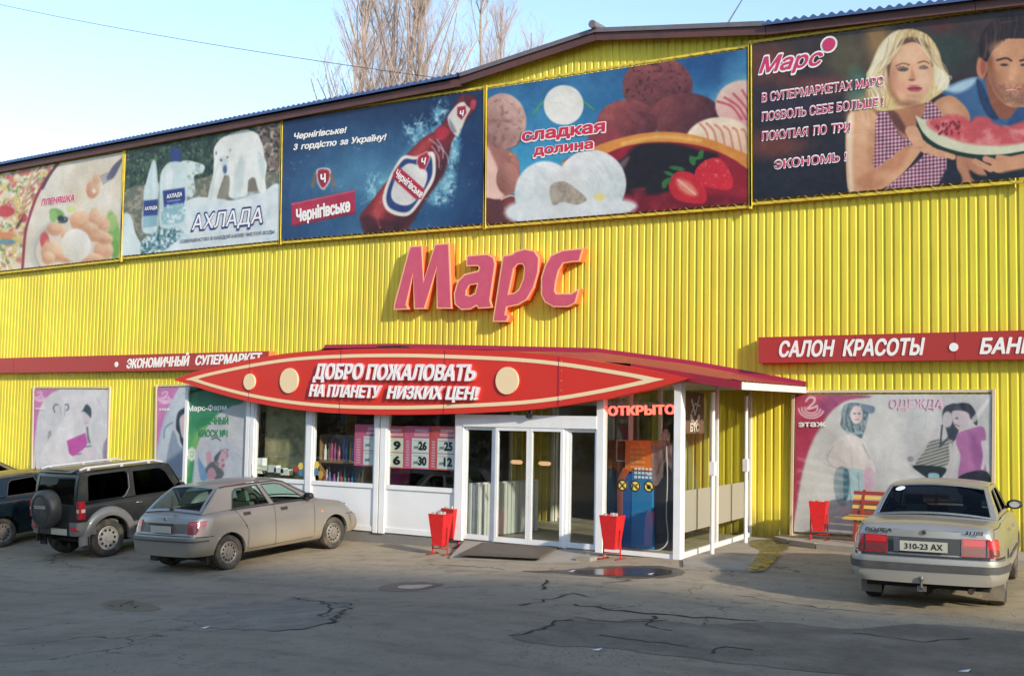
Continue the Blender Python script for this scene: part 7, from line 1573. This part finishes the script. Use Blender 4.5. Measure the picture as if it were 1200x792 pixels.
# ---------------- dark off-road car
def jeep(root):
    pd=carpaint('dark_green_black_paint',(.012,.016,.017),dust=(.10,.09,.075),amt=.25,metal=.2,base_d=.03,rough=.34); pg=carpaint('grey_cladding_paint',(.17,.175,.18),dust=(.20,.18,.15),amt=.5,metal=.4,base_d=.12,rough=.4)
    top=[(0,1.0),(1.0,1.0),(2.2,.995),(2.35,.985),(2.7,.965),(3.2,.93),(3.3,.90),(3.36,.82)]
    c=Car(root,3.36,1.50,top,(.60,2.85),.42,.345,sill=.40,plan=(.22,.95,.3,.90),bulge=(.02,.05),rx=((.3,0),(1,.0)),bot=[(0,.46),(.2,.44),(.9,.40),(2.5,.40),(3.36,.46)],cabin=(.03,2.28),tw=.2,sec=[(0,.93),(.08,.97),(.2,.985),(.5,1),(.8,.99),(.95,.975),(1,.95)])
    c.body(pd); c.under(); c.wheels(10,rimr=.215,rm=mat('light_rim',(.50,.49,.46),.4,metal=.5,dirt=((.3,.27,.22),.5,7)))
    outer=[(.0,1.0),(.10,1.56),(.20,1.60),(1.85,1.60),(2.02,1.55),(2.35,.985)]
    w1=[(.22,1.06),(.25,1.48),(.30,1.52),(1.02,1.52),(1.08,1.48),(1.08,1.20),(.98,1.08),(.92,1.06)]; w2=[(1.22,1.05),(1.20,1.50),(1.80,1.50),(1.93,1.42),(2.14,1.08),(2.10,1.05)]
    c.gh(outer,[w1,w2],1.60,.655,pd,cartint,[(.09,1.575),(.3,1.605),(1.7,1.605),(2.02,1.565)],((.0,1.0),(.10,1.575)),((2.35,.985),(2.02,1.565)),rearm=(.06,.03,.14),rglass=cartint,bcrown=.015)
    c.interior(1.45,.5,.7,1.1)
    # grey lower body and flares
    c.ribbon('lower_cladding',pg,[(1.03,.49),(2.42,.49)],.19,.012)
    for w in c.wx:
        for sg in (1,-1):
            g=[]
            for k in range(23):
                a=PI*(-.04+1.08*k/22); row=[]
                for (rr,dy) in ((c.R-.005,.0),(c.R-.002,.055),(c.R+.05,.06),(c.R+.13,.045),(c.R+.16,.0),(c.R+.165,-.01)):
                    x=w-rr*math.cos(a); z=c.wr+rr*math.sin(a); x=max(.0,min(c.L,x)); row.append((x,sg*(c.sy(x,min(z,.95))+dy),z))
                g.append(row)
            MB().grid(g).obj('wheel_flare',pg,root,smooth=50)
    c.patch('rear_bumper',pg,'r',.50,1.0,.46,.70,.045,10,4); c.patch('rear_bumper',pg,'r',-1.0,-.50,.46,.70,.045,10,4); c.patch('bumper_middle',pd,'r',-.49,.49,.46,.60,.03,8,3)
    c.patch('bumper_light',lred2,'r',-.70,-.54,.55,.62,.055,4,2); c.patch('bumper_light',lred2,'r',.54,.70,.55,.62,.055,4,2)
    for sg in (1,-1):
        g=[[(-.03,sg*.70,z),(-.03,sg*.775,z),(.0,sg*.80,z),(.08,sg*.80,z),(.08,sg*.77,z)] for z in (.76,.78,1.06,1.08)]
        l=MB().grid(g).obj('tail_light',lred,root,smooth=40); MB().box(-.036,-.029,sg*.735-.032,sg*.735+.032,.88,.94).box(.0,.075,sg*.803-.004,sg*.803+.004,.88,.94).obj('light_band',mat('clear_lens',(.5,.4,.4),.1),l)
    # spare wheel and cover, brand lettering
    cy=.10; sp=MB().lathe([(.15,.02),(.33,.02),(.345,-.03),(.345,-.17),(.325,-.20),(.29,-.215),(.0,-.215)],(-.03,cy,.93),'x',40).obj('spare_wheel_cover',mat('spare_cover_black',(.03,.032,.034),.5,var=.2,dirt=((.12,.11,.10),.4,5)),root,smooth=35)
    MB().lathe([(.245,-.222),(.262,-.222),(.262,-.214)],(-.03,cy,.93),'x',40).obj('cover_ring',trim,sp)
    tm=text3('SUZUKI',(-.249,cy+.17,.95),(-.249,cy-.17,.95),.055,mat('pale_print',(.35,.35,.33),.5),None,normal=(-1,0,0),weight=.04,depth=.002); tm.parent=sp
    dirtyplate(c,root,-.055,-.18,.47,.48,.11,None)
    for L_ in ([(1.14,.58),(1.13,1.0)],[(2.24,.58),(2.26,.99)],[(1.14,.585),(2.24,.585)]): c.ribbon('panel_gap',gapm,L_,.010)
    c.ribbon('door_gap',gapm,[(1.13,1.01),(1.12,1.56)],.010,.003,yf=c.gy)
    c.sidebox('door_handle',chrome,1.20,1.32,.90,.93,.02); c.ribbon('chrome_window_edge',chrome,[(1.09,1.48),(1.10,1.22),(1.02,1.09),(.94,1.045)],.014,.004,sides=(-1,1),yf=c.gy)
    for sg in (1,-1):
        y=.60; g=MB().tube([(.12,sg*y,1.62),(.25,sg*y,1.65),(1.7,sg*y,1.655),(1.92,sg*y,1.60)],.022,8); 
        for x in (.3,1.0,1.6): g.box(x-.03,x+.03,sg*y-.02,sg*y+.02,1.60,1.65)
        g.obj('roof_rail',mat('silver_rail',(.60,.61,.62),.35,metal=.4),root,smooth=40)
    MB().slab([(.02,-.5,1.585),(.20,-.5,1.64),(.20,-.5,1.61),(.02,-.5,1.57)],(0,1.0,0)).obj('rear_spoiler',pd,root)
    c.mirror(2.18,1.12,pd); 
    for sg in (1,-1): MB().box(.14,.17,sg*.66-.10,sg*.66+.10,.22,.50).obj('mud_flap',trim,root)
    return c
jp=place('offroad_car','black and grey compact jeep with a covered spare wheel on its tailgate',*by_wheels((129,652),(200,640),.60,.73,hd=2))
jeep(jp)
# ---------------- silver saloon
def saloon(root):
    p=carpaint('silver_saloon_paint',(.36,.36,.35),dust=(.29,.255,.19),amt=.8,metal=.6,base_d=.12,rough=.28)
    top=[(0,.92),(.04,.965),(.12,.985),(.9,1.005),(1.3,1.0),(3.4,.985),(3.6,.975),(4.2,.90),(4.7,.80),(4.86,.70),(4.90,.62)]
    c=Car(root,4.90,1.68,top,(1.06,3.86),.365,.32,sill=.26,plan=(.55,.885,.6,.84),bulge=(.055,.10),rx=((.2,.05),(.3,.0),(.6,-.01),(.66,.03),(.95,.05)),fx=((.2,.03),(.5,0),(.8,.1)),bot=[(0,.33),(.6,.30),(.8,.27),(4.4,.26),(4.9,.32)],cabin=(1.12,3.44),crown=.035,sec=[(0,.90),(.06,.955),(.16,.985),(.35,1),(.55,1),(.70,.99),(.84,.965),(.92,.94),(.97,.915),(1,.88)])
    c.body(p); c.under(); c.wheels(12)
    outer=[(1.0,1.0),(1.30,1.20),(1.60,1.362),(1.72,1.378),(2.80,1.378),(2.98,1.34),(3.52,.98)]
    w1=[(1.62,1.04),(1.74,1.27),(1.82,1.315),(2.28,1.33),(2.36,1.04)]; w2=[(2.44,1.04),(2.38,1.33),(2.78,1.325),(2.92,1.285),(3.30,1.03)]
    c.gh(outer,[w1,w2],1.378,.585,p,cartint,[(1.58,1.352),(1.8,1.382),(2.2,1.392),(2.8,1.382),(2.98,1.345)],((1.0,1.005),(1.58,1.362)),((3.52,.98),(2.98,1.345)),rearm=(.045,.03,.09),rglass=cartint,bcrown=.06)
    c.interior(2.45,1.5)
    MB().box(1.15,1.5,-.62,.62,.93,.96).obj('parcel_shelf',seat_m,root)
    for sg in (1,-1): MB().slab([(1.42,sg*.25-.12,.97),(1.50,sg*.25-.12,.97),(1.47,sg*.25-.12,1.14),(1.40,sg*.25-.12,1.14)],(0,.24,0)).obj('headrest',seat_m,root)
    # rear window seal
    sm_=MB(); sm_.tube([c.PR(u,.03,.004) for u in np.linspace(-.91,.91,11)],.008,6).tube([c.PR(u,.91,.004) for u in np.linspace(-.91,.91,11)],.008,6).tube([c.PR(-.91,v,.004) for v in np.linspace(.03,.91,8)],.008,6).tube([c.PR(.91,v,.004) for v in np.linspace(.03,.91,8)],.008,6)
    sm_.obj('window_seal',chrome,root,smooth=40)
    stk_=c.PR(-.0,.5,.01); a=Vector(c.PR(.72,.80,.006)); q=MB(); pts=[Vector(c.PR(.72+.095*math.cos(t),.80+.085*math.sin(t),.004)) for t in np.linspace(0,2*PI,17)[:-1]]; q.slab(pts,(.002,0,0)); q.obj('oval_sticker',whiteink,root)
    # lights, recess, plate
    c.patch('plate_recess',mat('recess_grey',(.05,.052,.055),.45),'r',-.40,.40,.665,.845,.012,10,2)
    for sg in (1,-1):
        l=c.patch('tail_light',lred,'r',sg*.405,sg*.83,.655,.855,.022,12,4)
        c.patch('light_band',lred2,'r',sg*.42,sg*.655,.775,.845,.027,6,2,parent=l); c.patch('light_band',lsm,'r',sg*.42,sg*.655,.67,.755,.027,6,2,parent=l)
        c.patch('light_band',lred2 if sg<0 else lred,'r',sg*.68,sg*.845,.745,.845,.028,5,2,parent=l); c.patch('light_band',lsm,'r',sg*.68,sg*.845,.668,.735,.028,5,2,parent=l)
        c.patch('light_divider',trim,'r',sg*.663,sg*.672,.66,.85,.030,1,2,parent=l)
    dirtyplate(c,root,-.072,0,.69,.52,.115,'310-23 АХ'); MB().box(-.07,-.058,.27,.33,.68,.84).obj('plate_bracket',chrome,root)
    c.patch('rear_bumper',p,'r',-1.35,1.35,.33,.615,.045,34,6); c.patch('bumper_strip',rubber,'r',-1.33,1.33,.475,.555,.062,34,3)
    c.patch('bumper_top',mat('bumper_shadow_gap',(.02,.02,.02),.7),'r',-1.2,1.2,.62,.645,.004,24,1)
    # names on the boot
    for s_,y0,y1,z in (('ВОЛГА',.66,.36,.895),('31105',-.44,-.64,.905)):
        tm=text3(s_,(-.012,y0,z),(-.016,y1,z),.036,blackink,None,normal=(-1,0,0),weight=.03,shear=.2,depth=.012); tm.parent=root; tm.name='boot_lettering'
    MB().lathe([(0,-.012),(.026,-.012),(.03,0)],(-.018,0,.905),'x',16).obj('badge',chrome,root); MB().lathe([(.0,-.016),(.017,-.016),(.017,-.012)],(-.018,0,.905),'x',12).obj('badge_centre',trim,root)
    MB().tube([(.5,-.50,.27),(.1,-.50,.28),(-.05,-.50,.275)],.036,14,cap=False).tube([(.0,-.50,.277),(-.047,-.50,.2755)],.030,12).obj('exhaust_pipe',mat('exhaust_metal',(.12,.11,.10),.4,metal=.8),root,smooth=40)
    MB().tube([(.4,.02,.28),(-.09,.02,.27),(-.13,.02,.29),(-.13,.02,.36)],.016,8).lathe([(0,.36),(.022,.365),(.028,.385),(.022,.41),(0,.415)],(-.13,.02,.0),'z',12).box(-.10,-.06,-.03,.07,.24,.30).obj('tow_hook',mat('worn_steel',(.2,.19,.17),.45,metal=.8),root,smooth=40)
    for sg in (1,-1): MB().box(.66,.68,sg*.69-.12,sg*.69+.12,.10,.36).obj('mud_flap',mat('worn_mud_flap',(.16,.14,.11),.8,dirt=((.3,.26,.2),.6,6)),root)
    for L_ in ([(2.38,.32),(2.40,.98)],[(3.38,.32),(3.40,.97)],[(1.56,.72),(1.50,.86),(1.42,.99)],[(1.47,.36),(1.56,.6),(1.57,.72)],[(1.5,.33),(3.37,.33)]): c.ribbon('panel_gap',gapm,L_,.010)
    c.ribbon('boot_gap',gapm,[(.06,.86),(.16,.955),(.9,.985)],.008); c.ribbon('side_moulding',rubber,[(.75,.56),(.78,.56)],.05,.01); c.ribbon('side_moulding',rubber,[(1.5,.545),(3.42,.545)],.05,.012)
    for x in (1.62,2.5): c.sidebox('door_handle',chrome,x,x+.14,.84,.875,.025)
    c.ribbon('window_seal',chrome,[(1.5,1.012),(3.4,.99)],.014,.004)
    c.mirror(3.16,1.07,trim)
    for sg in (1,-1): c.patch('headlight',mat('headlight',(.6,.62,.62),.1,coat=1),'f',sg*.42,sg*.78,.60,.72,.008,8,3)
    return c
vg=place('saloon_car','silver four door saloon parked nose in before the bench, seen from behind',*by_wheels((1178,709),(1195,680),1.06,.80,hd=-9))
saloon(vg)
# ---------------- two more cars
tc_=place('dark_teal_car','dark teal car at the left edge of the car park, cut off by the frame',*by_wheels((5,641),(80,635),.70,.78,hd=1))
hatch(tc_,carpaint('dark_teal_paint',(.004,.014,.022),dust=(.03,.034,.038),amt=.35,metal=.3,base_d=.04,rough=.22),glassm=cartint)
bc=place('bronze_car','brownish car parked behind the dark teal car, only its roof showing',-27.6,15.0,2.)
hatch(bc,carpaint('bronze_paint',(.16,.11,.06),metal=.4,rough=.3),glassm=cartint)
rc=dup(hb,(-22.5,2.6,gz(-22.5,2.6)),0,'second dusty hatchback across the yard, seen only mirrored in the door glass'); rc.rotation_euler=(0,0,math.radians(100))
